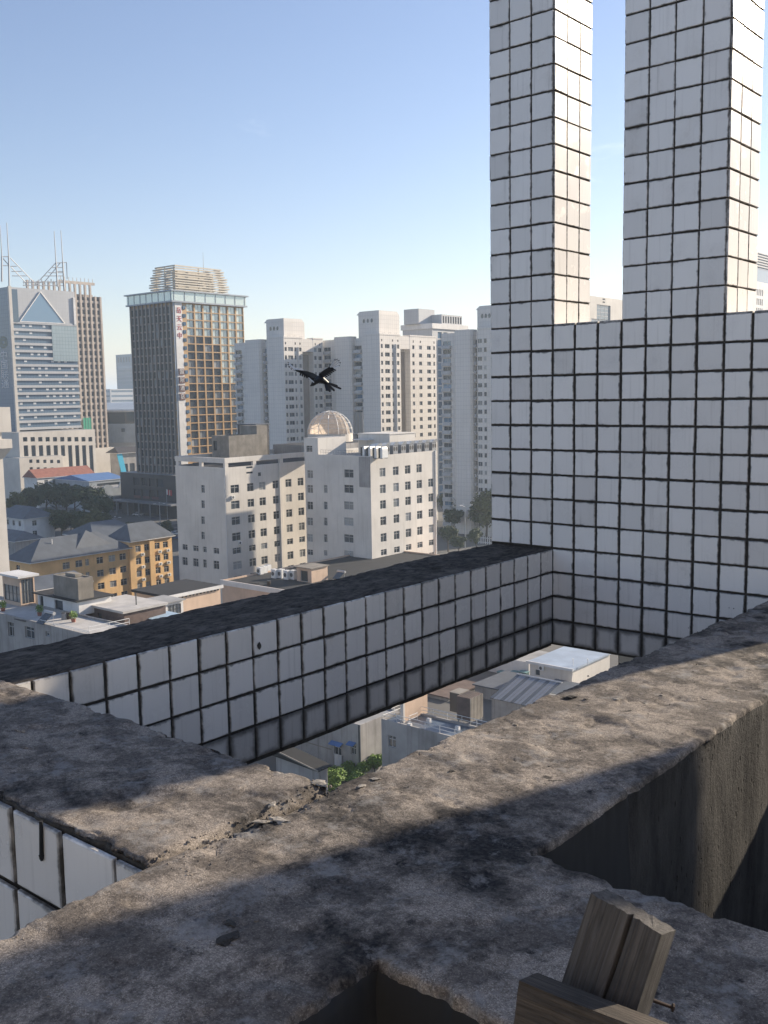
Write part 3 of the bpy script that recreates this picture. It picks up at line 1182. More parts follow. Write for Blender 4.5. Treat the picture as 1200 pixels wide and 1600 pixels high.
def ac_unit(label, loc, face='S', group=None, w=0.9, h=0.75, d=0.36):
    o = thing('air_conditioner', label, 'air conditioner', loc, group)
    x, y, z = loc
    mb = MB()
    if face == 'S':
        mb.box(x - w / 2, x + w / 2, y, y + d, z + 0.06, z + h)
    else:
        mb.box(x - d, x, y - w / 2, y + w / 2, z + 0.06, z + h)
    mb.build('casing', M['whitemetal'], o)
    mb = MB()
    n = 12
    r = min(w, h) * 0.36
    c0 = -w * 0.1
    ring = [(math.cos(6.2832 * i / n) * r + c0, math.sin(6.2832 * i / n) * r + h / 2 + 0.03) for i in range(n)]
    if face == 'S':
        mb.face([(x + a, y - 0.012, z + b) for a, b in ring])
    else:
        mb.face([(x + 0.012, y + a, z + b) for a, b in ring])
    mb.build('fan_grille', M['framedark'], o)
    mb = MB()
    if face == 'S':
        for a in (-0.35, 0.35):
            mb.box(x + a * w - 0.03, x + a * w + 0.03, y + 0.02, y + d - 0.02, z, z + 0.06)
    else:
        for a in (-0.35, 0.35):
            mb.box(x - d + 0.02, x - 0.02, y + a * w - 0.03, y + a * w + 0.03, z, z + 0.06)
    mb.build('foot', M['greymetal'], o)
    return o


# ---- white hotel block, left (roof frame with open slots) -------------------
P = corner(352, 748, 214)
hx, hy = P.x, P.y
hw = hx - onY(274, 740, hy).x
hd = 46.0
zw = zc(P, 352, 731)      # top of the solid wall
hl = thing('hotel_block', 'cream rendered hotel block with slotted roof frame, left of the domed block', 'building', (hx - hw / 2, hy + hd / 2, G))
w = Wing(hl, hx, hy, hw, hd, G, zw, M['hotel'], M['flatroof'], rec=0.12)
rows = [764, 789, 814, 839, 861, 884]
rz = [zc((hx, onX(367, y, hx).y), 367, y) for y in rows]
rz.append(rz[-1] - 3.2)
cols_px = [(367, 14), (391.4, 10), (410, 10), (431, 10), (451, 9.6), (470, 9.4)]
for ci, (cx, cw) in enumerate(cols_px):
    u = us_E(hx, hy, cx, 764)
    ww = 2.4 if ci == 0 else 1.9
    for ri, z in enumerate(rz):
        hh = 1.75 if ri != 4 else 1.3
        w.open('E', u - ww / 2, u + ww / 2, z - hh / 2, z + hh / 2, 'hotel' if rw.random() < 0.75 else 'hotel_lite')
for k in range(6):
    u = us_E(hx, hy, 470, 764) + 2.75 * (k + 1)
    for ri, z in enumerate(rz):
        w.open('E', u - 0.95, u + 0.95, z - 0.85, z + 0.85, 'hotel')
for z in (zc(P, 357, 733.5), zc(P, 357, 742)):
    u = us_E(hx, hy, 390, 740)
    w.open('E', u - 0.95, u + 0.95, z - 0.2, z + 0.2, 'small', 'vent')
u = us_E(hx, hy, 405.6, 744)
w.open('E', u - 0.45, u + 0.45, zc(P, 357, 746) - 0.4, zc(P, 357, 746) + 0.4, 'small')
for y in (764, 788, 813, 837):
    u = us_S(hy, hx, hw, 317, y)
    z = zc((onY(317, y, hy).x, hy), 317, y)
    w.open('S', u - 0.55, u + 0.55, z - 0.85, z + 0.85, 'hotel')
for cx in (289, 306, 320, 338):
    for y, hh in ((855, 1.25), (877, 1.8)):
        yy = y + (cx - 289) * 0.12
        u = us_S(hy, hx, hw, cx, yy)
        z = zc((onY(cx, yy, hy).x, hy), cx, yy)
        a = 0.55 if cx == 320 else 0.9
        w.open('S', u - a, u + a, z - hh / 2, z + hh / 2, 'hotel')
w.build()
# roof frame: posts and a top beam
zb0, zb1 = zc(P, 352, 724), zc(P, 352, 716)
mb = MB()
mb.box(hx - hw, hx, hy, hy + 0.6, zb0, zb1)
mb.box(hx - 0.6, hx, hy + 0.6, hy + hd, zb0, zb1)
mb.box(hx - hw, hx - hw + 0.6, hy + 0.6, hy + hd, zb0, zb1)
mb.build('roof_frame', M['hotel'], hl)
for px in (277, 313):
    X = onY(px, 730, hy).x
    mb = MB()
    mb.box(X - 0.45, X + 0.45, hy + 0.03, hy + 0.57, zw, zb0)
    mb.build('frame_post', M['hotel'], hl)
for px in (352, 398, 440):
    Y = max(hy + 0.5, onX(px, 725, hx).y)
    mb = MB()
    mb.box(hx - 0.57, hx - 0.03, Y - 0.47, Y + 0.5, zw, zb0)
    mb.build('frame_post', M['hotel'], hl)
Yp = onX(437, 745, hx).y
mb = MB()
mb.box(hx, hx + 0.35, Yp - 0.35, Yp + 0.35, G, zw)
mb.build('pilaster', M['hotel'], hl)
mb = MB()
mb.tube((hx - 0.1, hy - 0.12, G), (hx - 0.1, hy - 0.12, zw - 2), 0.09)
mb.build('downpipe', M['white'], hl)
mb = MB()
mb.box(hx - hw + 0.7, hx - 0.7, hy + 0.7, hy + hd - 0.7, zw - 0.02, zw + 0.12)
mb.build('roof_felt', M['blackroof'], hl)
rzw = zc((hx - 2, hy + 40), 440, 695)
wr_ = Wing(hl, hx - 2.0, hy + 30, hw - 2.2, 25, zw, rzw, M['stucco'], M['blackroof'], name='rear_wing')  # rear wing added, its height and depth chosen to shade the ochre row
for i in range(5):
    wr_.open('E', 2 + 4.6 * i, 4 + 4.6 * i, zw + 1.2, rzw - 1.5, 'hotel')
wr_.build()
# wall-mounted air conditioners by the first window column
k = 0
for (px, py) in ((363, 777), (374, 848)):
    Y = onX(px, py, hx).y
    z = zc((hx, Y), px, py)
    ac_unit('%s wall-mounted air conditioner on the corner of the slotted-roof hotel block' % ('upper', 'lower')[k], (hx + 0.40, Y, z - 0.4), 'E')
    k += 1

# lift house and tanks on that roof
Pq = corner(358, 702, 226)
lh = thing('lift_house', 'small grey lift house on the roof of the slotted-roof hotel block', 'lift house', (Pq.x, Pq.y + 2, zw + 0.12))
zl1 = zc(Pq, 358, 681)
w = Wing(lh, Pq.x, Pq.y, Pq.x - onY(331, 690, Pq.y).x, 9.5, zw + 0.12, zl1, M['concrete'], M['flatroof'], parapet=0.3)
u = us_S(Pq.y, Pq.x, w.wx, 336, 694)
w.open('S', u - 0.6, u + 0.6, zl1 - 3.4, zl1 - 1.2, 'small')
w.build()
Pq2 = corner(402, 700, 232)
wt = thing('water_tank', 'stained square concrete water tank on the roof beside the lift house', 'tank', (Pq2.x, Pq2.y + 2, zw + 0.12))
z1 = zc(Pq2, 402, 665)
Wing(wt, Pq2.x, Pq2.y, Pq2.x - onY(375, 690, Pq2.y).x, 3.2, zw + 1.3, z1, M['concrete'], M['concrete']).build()
mb = MB()
for a in (0.3, w.wx * 0.45):
    mb.box(Pq2.x - a - 0.3, Pq2.x - a, Pq2.y + 0.3, Pq2.y + 0.6, zw + 0.12, zw + 1.3)
    mb.box(Pq2.x - a - 0.3, Pq2.x - a, Pq2.y + 2.4, Pq2.y + 2.7, zw + 0.12, zw + 1.3)
mb.build('legs', M['concrete'], wt)
Pq3 = corner(400, 664, 236)
pt2 = thing('roof_hut', 'dark sheet-clad hut above the stained tank on the hotel roof', 'hut', (Pq3.x, Pq3.y, zw + 0.12))
mb = MB()
wq = Pq3.x - onY(371, 664, Pq3.y).x
mb.box(Pq3.x - wq, Pq3.x, Pq3.y, Pq3.y + 4, zw + 0.12, zc(Pq3, 400, 664))
mb.build('wall', M['darkwall'], pt2)
mb = MB()
mb.box(Pq3.x - wq - 0.3, Pq3.x + 0.3, Pq3.y - 0.3, Pq3.y + 4.3, zc(Pq3, 400, 664), zc(Pq3, 400, 662.5))
mb.build('roof', M['roofslate'], pt2)

# ---- white hotel block, right, with the dome --------------------------------
P = corner(578.5, 713, 205)
dx, dy = P.x, P.y
dz = P.z
dw = dx - onY(476, 720, dy).x
dd = onX(681, 712, dx).y - dy
hr = thing('hotel_block', 'cream rendered hotel block with a lattice dome and rows of air conditioners on top', 'building', (dx - dw / 2, dy + dd / 2, G))
w = Wing(hr, dx, dy, dw, dd, G, dz, M['hotel'], M['flatroof'], rec=0.12, parapet=0.5)
rowp = [738, 764, 788.5, 814, 840, 863, 884]
rz = []
Ya = onX(598, 760, dx).y
for y in rowp:
    rz.append(zc((dx, Ya), 598, y))
rz += [rz[-1] - 3.1, rz[-1] - 6.2]
for ci, px in enumerate((598, 618.7, 637.3, 655.2, 673.3)):
    u = us_E(dx, dy, px, 755)
    for ri, z in enumerate(rz):
        if ri == 0 and ci == 4:
            continue
        hh = 1.8 if ri < 5 else 1.25
        w.open('E', u - 0.95, u + 0.95, z - hh / 2, z + hh / 2, 'hotel' if rw.random() < 0.8 else 'hotel_lite')
for cx, a, ys in ((484.5, 0.85, (741, 764, 790, 815, 840.5, 863)), (508.8, 0.5, (764, 790, 815, 841, 864)), (545, 1.3, (740, 764, 790, 815, 841.5, 865))):
    for i, y in enumerate(ys):
        u = us_S(dy, dx, dw, cx, y)
        z = zc((onY(cx, y, dy).x, dy), cx, y)
        hh = 1.7 if i < len(ys) - 1 else 1.2
        w.open('S', u - a, u + a, z - hh / 2, z + hh / 2, 'hotel' if rw.random() < 0.7 else 'hotel_lite')
w.build()
# grey panel strip beside the corner, downpipes
mb = MB()
X = onY(561, 730, dy).x
mb.box(X, dx - 0.05, dy - 0.04, dy - 0.004, zc(P, 578, 762), dz - 0.15)
mb.build('grey_panel', M['stucco'], hr)
mb = MB()
mb.tube((dx + 0.12, dy + dd - 0.4, G), (dx + 0.12, dy + dd - 0.4, dz), 0.16)
mb.build('downpipe', M['white'], hr)
# stair tower (higher, at the left end)
z1 = zc((onY(476, 690, dy).x, dy), 476, 684)
X = onY(497, 700, dy).x
w = Wing(hr, X, dy - 0.05, X - (dx - dw) + 0.05, 9.0, dz - 0.6, z1, M['hotel'], M['flatroof'], name='stair_tower')
u = us_S(dy, X, w.wx, 483.5, 702)
w.open('S', u - 0.9, u + 0.9, zc((X, dy), 484, 707), zc((X, dy), 484, 697), 'hotel')
w.build()
# set-back penthouse with canopy
PB = dy + 13
X2 = onY(609, 700, PB).x
X1 = X + 0.1
zp = zc((X2, PB), 609, 679)
w = Wing(hr, X2, PB, X2 - X1, 9.0, dz - 0.4, zp, M['hotel'], M['flatroof'], name='penthouse')
for px in (513, 530):
    u = us_S(PB, X2, w.wx, px, 705)
    w.open('S', u - 0.5, u + 0.5, dz - 0.3, dz + 1.9, 'door', 'door')
u = us_S(PB, X2, w.wx, 546, 700)
w.open('S', u - 1.3, u + 1.3, dz - 0.3, dz + 2.9, 'small', 'opening')
w.build()
mb = MB()
mb.box(X1, onY(575, 690, PB - 2).x, PB - 2.0, PB, zp - 1.25, zp - 1.05)
mb.build('canopy', M['white'], hr)
mb = MB()
mb.box(X1, X2 + 0.15, PB - 0.15, PB + 9.15, zp + 0.002, zp + 0.2)
mb.build('penthouse_roof', M['hotel'], hr)
# railing along the roof edge
mb = MB()
for i in range(14):
    xx = X1 + 0.3 + i * (dx - 5 - X1) / 13
    mb.tube((xx, dy + 0.35, dz - 0.02), (xx, dy + 0.35, dz + 1.0), 0.03, n=5)
for zz in (0.5, 1.0):
    mb.tube((X1 + 0.3, dy + 0.35, dz + zz), (dx - 5, dy + 0.35, dz + zz), 0.03, n=5)
mb.build('railing', M['greymetal'], hr)
# water cylinder
wc = thing('water_cylinder', 'white water cylinder standing on the domed hotel roof by the railing', 'tank', (onY(503, 708, dy + 3).x, dy + 3, dz - 0.5))
x, y, z = wc.location
mb = MB()
mb.tube((x, y, z), (x, y, z + 2.2), 0.75, n=14)
mb.build('cylinder', M['whitemetal'], wc, smooth=False)
mb = MB()
mb.tube((x, y, z + 2.2), (x, y, z + 2.5), 0.72, 0.2, n=14)
mb.build('cap', M['whitemetal'], wc)
# dome with lattice
Dc = onY(516, 684, dy + 16)
dm = thing('roof_dome', 'pale lattice dome half wrapped in cloth on the hotel roof', 'dome', (Dc.x, Dc.y, zp - 2))
Rd = 5.3
mb = MB()
nseg, nring = 28, 9
for i in range(nring):
    a0, a1 = i / nring * 1.45, (i + 1) / nring * 1.45
    for j in range(nseg):
        t0, t1 = 6.2832 * j / nseg, 6.2832 * (j + 1) / nseg
        q = []
        for (a, t) in ((a0, t0), (a0, t1), (a1, t1), (a1, t0)):
            rr = Rd * (1 + 0.02 * NZ.noise((math.cos(t) * 5, math.sin(t) * 5, a * 6)))
            q.append((Dc.x + rr * math.cos(a) * math.cos(t), Dc.y + rr * math.cos(a) * math.sin(t), zp - 0.2 + rr * math.sin(a)))
        if 0.05 < t0 < 1.15 and i < nring - 2:
            continue
        mb.face(q)
cloth_m = paint('crumpled_beige_cloth', (0.66, 0.585, 0.50), 0.95, 0.5, 1.8, 0.0, bump=0.12, bscale=2.5)
_n, _l = cloth_m.node_tree.nodes, cloth_m.node_tree.links
_tr, _mx = _n.new('ShaderNodeBsdfTranslucent'), _n.new('ShaderNodeMixShader')
_tr.inputs[0].default_value = (0.72, 0.62, 0.52, 1)
_mx.inputs[0].default_value = 0.5
_l.new(_n['Principled BSDF'].outputs[0], _mx.inputs[1])
_l.new(_tr.outputs[0], _mx.inputs[2])
_l.new(_mx.outputs[0], _n['Material Output'].inputs['Surface'])
mb.build('cloth', cloth_m, dm)
mb = MB()
for j in range(14):
    t = 6.2832 * j / 14
    pts = [(Dc.x + (Rd + .06) * math.cos(a) * math.cos(t), Dc.y + (Rd + .06) * math.cos(a) * math.sin(t), zp - 0.2 + (Rd + .06) * math.sin(a)) for a in [i * 1.5 / 8 for i in range(9)]]
    for a, b in zip(pts, pts[1:]):
        mb.tube(a, b, 0.06, n=4)
for a in (0.25, 0.5, 0.75, 1.0, 1.25):
    pts = [(Dc.x + (Rd + .06) * math.cos(a) * math.cos(6.2832 * k / 24), Dc.y + (Rd + .06) * math.cos(a) * math.sin(6.2832 * k / 24), zp - 0.2 + (Rd + .06) * math.sin(a)) for k in range(25)]
    for p, q in zip(pts, pts[1:]):
        mb.tube(p, q, 0.05, n=4)
mb.build('lattice', M['whitemetal'], dm)
mb = MB()
mb.tube((Dc.x, Dc.y, zp - 2), (Dc.x, Dc.y, zp - 0.1), Rd, n=28)
mb.build('drum', M['offwhite'], dm)
gs = thing('glass_screen', 'translucent glazed screen wall standing right of the roof dome', 'screen', (Dc.x + 7, Dc.y, zp))
mb = MB()
xa, xb = onY(553, 660, Dc.y).x, onY(567, 660, Dc.y).x
mb.box(xa, xb, Dc.y, Dc.y + 0.12, zp, zc((xb, Dc.y), 560, 644))
mb.build('pane', M['glass_lite'], gs)
mb = MB()
for i in range(4):
    xx = xa + (xb - xa) * i / 3
    mb.box(xx - 0.04, xx + 0.04, Dc.y - 0.05, Dc.y - 0.003, zp, zc((xb, Dc.y), 560, 644))
mb.build('frame', M['greymetal'], gs)
# big air-conditioning units on the roof edge
for i in range(4):
    px = 566 + i * 9.3
    q = onY(px, 712, dy + 0.9)
    o = thing('condenser', '%s white-ended condenser from the left at the domed hotel roof edge' % ORD[i], 'air conditioner', (q.x, q.y, dz - 0.5), 'condensers on the domed hotel roof')
    mb = MB()
    mb.box(q.x - 0.45, q.x + 0.1, dy + 0.9, dy + 2.6, dz - 0.35, dz + 1.75)
    mb.mi = 1
    mb.box(q.x + 0.1, q.x + 0.65, dy + 0.85, dy + 2.65, dz - 0.35, dz + 1.5)
    mb.mi = 0
    mb.build('casing', [M['blackplastic'], M['whitemetal']], o)
    mb = MB()
    mb.hexa([(q.x + 0.1, dy + 0.85, dz + 1.5), (q.x + 0.65, dy + 0.85, dz + 1.5), (q.x + 0.65, dy + 2.65, dz + 1.5), (q.x + 0.1, dy + 2.65, dz + 1.5)],
            [(q.x + 0.3, dy + 0.95, dz + 1.95), (q.x + 0.45, dy + 0.95, dz + 1.95), (q.x + 0.45, dy + 2.55, dz + 1.95), (q.x + 0.3, dy + 2.55, dz + 1.95)])
    mb.build('hood', M['whitemetal'], o)
    mb = MB()
    mb.box(q.x - 0.45, q.x + 0.65, dy + 0.9, dy + 1.0, dz - 0.5, dz - 0.35)
    mb.box(q.x - 0.45, q.x + 0.65, dy + 2.5, dy + 2.6, dz - 0.5, dz - 0.35)
    mb.build('foot', M['greymetal'], o)
for i in range(8):
    Y = dy + 4.2 + i * 2.75
    X = dx - 1.2
    o = thing('condenser', '%s dark condenser with pale slanted hood from the corner of the domed hotel roof' % ORD[i], 'air conditioner', (X - 0.8, Y, dz - 0.5), 'condensers on the domed hotel roof')
    mb = MB()
    mb.box(X - 2.0, X, Y - 0.8, Y + 0.8, dz - 0.3, dz + 1.8)
    mb.build('casing', M['greymetal'], o)
    mb = MB()
    for s_ in (-0.4, 0.4):
        ring = [(X + 0.012, Y + s_ + 0.32 * math.cos(6.2832 * t / 10), dz + 1.0 + 0.5 * math.sin(6.2832 * t / 10)) for t in range(10)]
        mb.face(ring)
    mb.build('fan_grille', M['blackplastic'], o)
    mb = MB()
    mb.hexa([(X - 2.0, Y - 0.85, dz + 1.8), (X + 0.1, Y - 0.85, dz + 1.8), (X + 0.1, Y + 0.85, dz + 1.8), (X - 2.0, Y + 0.85, dz + 1.8)],
            [(X - 1.4, Y - 0.5, dz + 2.35), (X + 0.55, Y - 0.5, dz + 2.5), (X + 0.55, Y + 0.5, dz + 2.5), (X - 1.4, Y + 0.5, dz + 2.35)])
    mb.build('hood', M['whitemetal'], o)
    mb = MB()
    mb.box(X - 1.9, X - 0.1, Y - 0.7, Y - 0.6, dz - 0.5, dz - 0.3)
    mb.box(X - 1.9, X - 0.1, Y + 0.6, Y + 0.7, dz - 0.5, dz - 0.3)
    mb.build('foot', M['blackplastic'], o)


# ---- residential towers -----------------------------------------------------
def res_tower(label, pxc, pyt, D, segS, segE, ph, rows_skip=0, fl=2.9):
    """segS: list of (px_left, px_right, kind) on the S side, kind panel / strip;
    segE: list of (px_left, px_right, kind) on the E side, kind windows / slot; ph: penthouse (pxl, pxc, pxr, pytop)"""
    P = corner(pxc, pyt, D)
    X1, Y0, zt = P.x, P.y, P.z
    xl = min(s[0] for s in segS)
    back = 3.0
    Xl = onY(xl, pyt + 40, Y0 + back).x
    Yr = onX(max(s[1] for s in segE), pyt + 40, X1).y
    t = thing('apartment_tower', label, 'building', ((X1 + Xl) / 2, (Y0 + Yr) / 2, G))
    nf = int((zt - 2.2 - G) / fl)
    zr = [zt - 4.0 - fl * i for i in range(nf)]
    # core, set back behind the panels on the S side
    core = Wing(t, X1 - 2.6, Y0 + back, X1 - 2.6 - Xl, Yr - Y0 - back - 0.5, G, zt - 0.5, M['res'], M['flatroof'], rec=0.25)
    nw = 0
    strips = []
    for (a, b, k) in segS:
        if k == 'strip':
            ua = onY(a, pyt + 40, Y0 + back).x - (X1 - 2.6 - core.wx)
            ub = onY(b, pyt + 40, Y0 + back).x - (X1 - 2.6 - core.wx)
            ub = min(ub, core.wx - 0.2)
            ua = max(ua, 0.25)
            if ub - ua < 1.0:
                continue
            strips.append((ua, ub))
            for z in zr:
                st = rw.choice(['res', 'res', 'res_lite', 'res_blue'])
                wd = ub - ua
                core.open('S', ua + wd * 0.08, ub - wd * 0.08, z - 0.6, z + 0.85, st)
    core.build()
    for (ua, ub) in strips:
        wd = ub - ua
        for z in zr:
            mb = MB()
            Xa = X1 - 2.6 - core.wx + ua
            mb.box(Xa + wd * 0.05, Xa + wd * 0.95, Y0 + back - 1.0, Y0 + back, z - 1.75, z - 0.72)
            mb.build('balcony', M['spandrel'], t)
    # protruding blank panels
    first = True
    for (a, b, k) in segS:
        if k != 'panel':
            continue
        Xa, Xb = onY(a, pyt + 40, Y0).x, onY(b, pyt + 40, Y0).x
        if abs(b - pxc) < 2:
            continue
        cham = 1.2
        mb = MB()
        mb.prism([(Xa + cham, Y0 + 0.5), (Xb - cham * 0.5, Y0 + 0.5), (Xb, Y0 + 1.3), (Xb, Y0 + back + 1), (Xa, Y0 + back + 1), (Xa, Y0 + 1.6)], G, zt + 0.2)
        mb.build('blank_bay', M['res'], t)
        # narrow windows in the return beside the recess
        me = win_mesh(0.9, 1.2, 'small')
        for z in zr[::1]:
            place(me, 'window', t, (Xb + 0.02, Y0 + 2.0, z - 0.5), (0, 0, math.pi / 2))
    # E side wings
    for (a, b, k) in segE:
        Ya = Y0 if abs(a - pxc) < 2 else onX(a, pyt + 40, X1).y
        Yb = onX(b, pyt + 40, X1).y
        if k == 'slot':
            mb = MB()
            mb.box(X1 - 3.4, X1 - 2.55, Ya - 0.3, Yb + 0.3, G, zt - 5.5)
            mb.build('slot_wall', M['res_slot'], t)
            mb = MB()
            mb.box(X1 - 3.0, X1 - 0.06, Ya, Yb, zt - 4.6, zt - 0.03)
            mb.build('slot_lintel', M['res'], t)
            continue
        lx = X1
        wxx = 3.2
        if abs(a - pxc) < 2:
            pa = [s for s in segS if s[2] == 'panel' and abs(s[1] - pxc) < 2][0][0]
            wxx = X1 - onY(pa, pyt + 40, Y0).x
        w = Wing(t, lx, Ya, wxx, Yb - Ya, G, zt, M['res'], M['flatroof'], rec=0.2)
        L = Yb - Ya
        if k == 'big':
            lay = ((0.10, 1.1), (0.36, 2.6), (0.62, 1.0), (0.88, 1.4))
        elif k == 'mid':
            lay = ((0.35, 2.3), (0.80, 1.0))
        elif k == 'two':
            lay = ((0.22, 1.3), (0.70, 1.8))
        else:
            lay = ((0.5, 1.2),)
        for f, ww in lay:
            u = f * L
            ww = min(ww, L * 0.6)
            for i, z in enumerate(zr):
                w.open('E', u - ww / 2, u + ww / 2, z - 0.55, z + 0.85, rw.choice(['res', 'res', 'res', 'res_lite']))
            if ww < 2:
                w.open('E', u - 0.3, u + 0.3, zt - 2.2, zt - 1.4, 'small')
        w.build()
        # parapet band
        mb = MB()
        mb.box(lx - wxx, lx + 0.12, Ya - 0.12, Yb, zt + 0.002, zt + 0.5)
        mb.build('parapet', M['res'], t)
        if k == 'big' and L > 9:
            mb = MB()
            mb.box(lx, lx + 0.5, Ya + L * 0.74, Ya + L * 0.76, G, zt - 3)
            mb.build('fin', M['white'], t)
    # penthouse
    if ph:
        a, c, b, yt = ph
        Q = corner(c, yt, D + 4)
        z1 = Q.z
        Xa = onY(a, yt + 20, Q.y).x
        Yb = onX(b, yt + 20, Q.x).y
        ch = 1.4
        mb = MB()
        mb.prism([(Xa + ch, Q.y), (Q.x, Q.y), (Q.x, Yb - ch), (Q.x - ch, Yb), (Xa, Yb), (Xa, Q.y + ch)], zt - 0.6, z1 - 1.2)
        mb.build('penthouse', M['res'], t)
        mb = MB()
        mb.hexa([(Xa + 0.3, Q.y + 0.01, z1 - 1.2), (Q.x - 0.01, Q.y + 0.01, z1 - 1.2), (Q.x - 0.01, Yb - 1.5, z1 - 1.2), (Xa + 0.3, Yb - 1.5, z1 - 1.2)],
                [(Xa + 1.8, Q.y + 0.1, z1), (Q.x - 0.1, Q.y + 0.1, z1), (Q.x - 0.1, Yb - 2.6, z1), (Xa + 1.8, Yb - 2.6, z1)])
        mb.build('penthouse_cap', M['res'], t)
        for i in range(3):
            xx = Xa + (Q.x - Xa) * (0.35 + 0.17 * i) 
            mb = MB()
            mb.mi = 0
            ring = [(xx + 0.55 * math.cos(6.2832 * k / 12), Q.y - 0.012, z1 - 3.4 + 0.75 * math.sin(6.2832 * k / 12)) for k in range(12)]
            mb.face(ring)
            ring2 = [(xx + 0.75 * math.cos(6.2832 * k / 12), z1 - 3.4 + 0.95 * math.sin(6.2832 * k / 12)) for k in range(12)]
            mb.mi = 1
            for k in range(12):
                j = (k + 1) % 12
                A, B_ = ring[k], ring[j]
                mb.face([(ring2[k][0], Q.y - 0.03, ring2[k][1]), (ring2[j][0], Q.y - 0.03, ring2[j][1]), B_, A])
            mb.build('round_window', [M['glass'], M['res']], t)
        me = win_mesh(1.2, 0.8, 'small')
        for i in range(3):
            place(me, 'window', t, (Q.x + 0.02, Q.y + (Yb - Q.y) * (0.15 + 0.26 * i), zt + 0.35), (0, 0, math.pi / 2))
    return t, P


res_tower('grey apartment tower in the row, directly right of the gold-gridded tower', 443, 528, 358,
          [(367, 379, 'strip'), (379, 405, 'panel'), (405, 418, 'strip'), (418, 443, 'panel')],
          [(443, 473, 'big'), (473, 490, 'slot'), (490, 505, 'two')], (412, 443, 480, 497))
res_tower('tallest-looking grey apartment tower, middle of the row of three, lit on its right side', 593, 523, 352,
          [(505, 518, 'strip'), (518, 546, 'panel'), (546, 567, 'strip'), (567, 593, 'panel')],
          [(593, 626, 'big'), (626, 641, 'slot'), (641, 664, 'two'), (664, 682, 'mid')], (556, 592, 628, 484.5))
res_tower('grey apartment tower of the row half hidden behind the tiled wall', 768, 513, 332,
          [(690, 706, 'strip'), (706, 735, 'panel'), (736, 746, 'strip'), (746, 768, 'panel')],
          [(768, 800, 'big'), (800, 816, 'slot'), (816, 850, 'two')], (742, 775, 810, 476))
# window column on the shaded panel of that last tower
t3 = [o for o in bpy.data.objects if o.get('label', '').startswith('grey apartment tower of the row half hidden')][0]
P = corner(768, 513, 332)
for k in range(22):
    z = P.z - 4.0 - 2.9 * k
    for px, ww, st in ((750, 1.7, 'res'), (758.5, 0.9, 'small')):
        x = onY(px, 560, P.y).x
        place(win_mesh(ww, 1.4, st if rw.random() < 0.7 else 'res_lite'), 'window', t3, (x - ww / 2, P.y - 0.09, z - 0.55))


def text_mesh(s, size, mat, name='sign_character'):
    cu = bpy.data.curves.new('txt', 'FONT')
    cu.body = s
    cu.size = size
    cu.extrude = 0.05
    cu.align_x = 'CENTER'
    cu.align_y = 'CENTER'
    o = bpy.data.objects.new('txt', cu)
    col.objects.link(o)
    dg = bpy.context.evaluated_depsgraph_get()
    me = bpy.data.meshes.new_from_object(o.evaluated_get(dg))
    bpy.data.objects.remove(o)
    me.name = name
    me.materials.clear()
    me.materials.append(mat)
    return me


# ---- hotel tower with the gold window grid -----------------------------------
P = corner(270, 472, 408)
gx, gy = P.x, P.y
zg = zc(P, 270, 472)
gw = gx - onY(204, 480, gy).x
gd = onX(380, 470, gx).y - gy
gt = thing('hotel_tower', 'tall brown hotel tower with a gold window grid and slatted crown', 'building', (gx - gw / 2, gy + gd / 2, G))
zpod = zc(P, 272, 742)
fl = (zg - zpod) / 21.5
# E face: gold grid, each bay recessed
w = Wing(gt, gx, gy, gw, gd, zpod, zg, M['gold'], M['flatroof'], rec=0.45)
u0 = us_E(gx, gy, 290, 480)
pw = (gd - u0) / 7
for i in range(7):
    for k in range(21):
        z1 = zg - 0.35 - k * fl
        lit = k < 4 or (k < 10 and i >= 3 + (k - 4) * 0.12)  # these panes get the pale colour that stands for reflected sky
        st = 'gold_painted_sky' if lit and not (k == 9 and i < 4) else ('gold' if rw.random() < 0.72 else 'gold_lite')
        w.open('E', u0 + i * pw + pw * 0.08, u0 + (i + 1) * pw - pw * 0.08, z1 - fl * 0.88, z1, st)
w.build()
mb = MB()
mb.box(gx + 0.002, gx + 0.35, gy + 0.6, gy + u0 * 0.66, zpod - 2, zg)
mb.build('sign_strip', M['white'], gt)
mb = MB()
mb.box(gx + 0.002, gx + 0.2, gy - 0.2, gy + 0.6, zpod - 2, zg)
mb.build('corner_strip', M['cornice'], gt)
for k in range(20):
    mb = MB()
    z = zg - 2.6 - k * fl
    mb.box(gx + 0.01, gx + 0.55, gy + u0 * 0.7, gy + u0 * 0.92, z, z + 1.4)
    mb.build('ledge_unit', M['glass_blue'], gt)
ys = gy + u0 * 0.40
for i, ch in enumerate('\u5cb3\u5929\u4e91\u4e2d'):
    z = zc((gx, ys), 279, 485.5 + i * 13.2)
    o = place(text_mesh(ch, 2.6, M['red']), 'sign_character', gt, (gx + 0.42, ys, z), (math.pi / 2, 0, math.pi / 2))
for i, ch in enumerate('\u56fd\u9645\u9152\u5e97'):
    z = zc((gx, ys), 283, 581 + i * 13)
    mb = MB()
    mb.box(gx + 0.36, gx + 0.6, ys - 1.35, ys + 1.35, z - 1.3, z + 1.3)
    bo = mb.build('sign_board', M['brown_sign'], gt)
    place(text_mesh(ch, 2.1, M['white']), 'sign_character', bo, (gx + 0.66, ys, z), (math.pi / 2, 0, math.pi / 2))
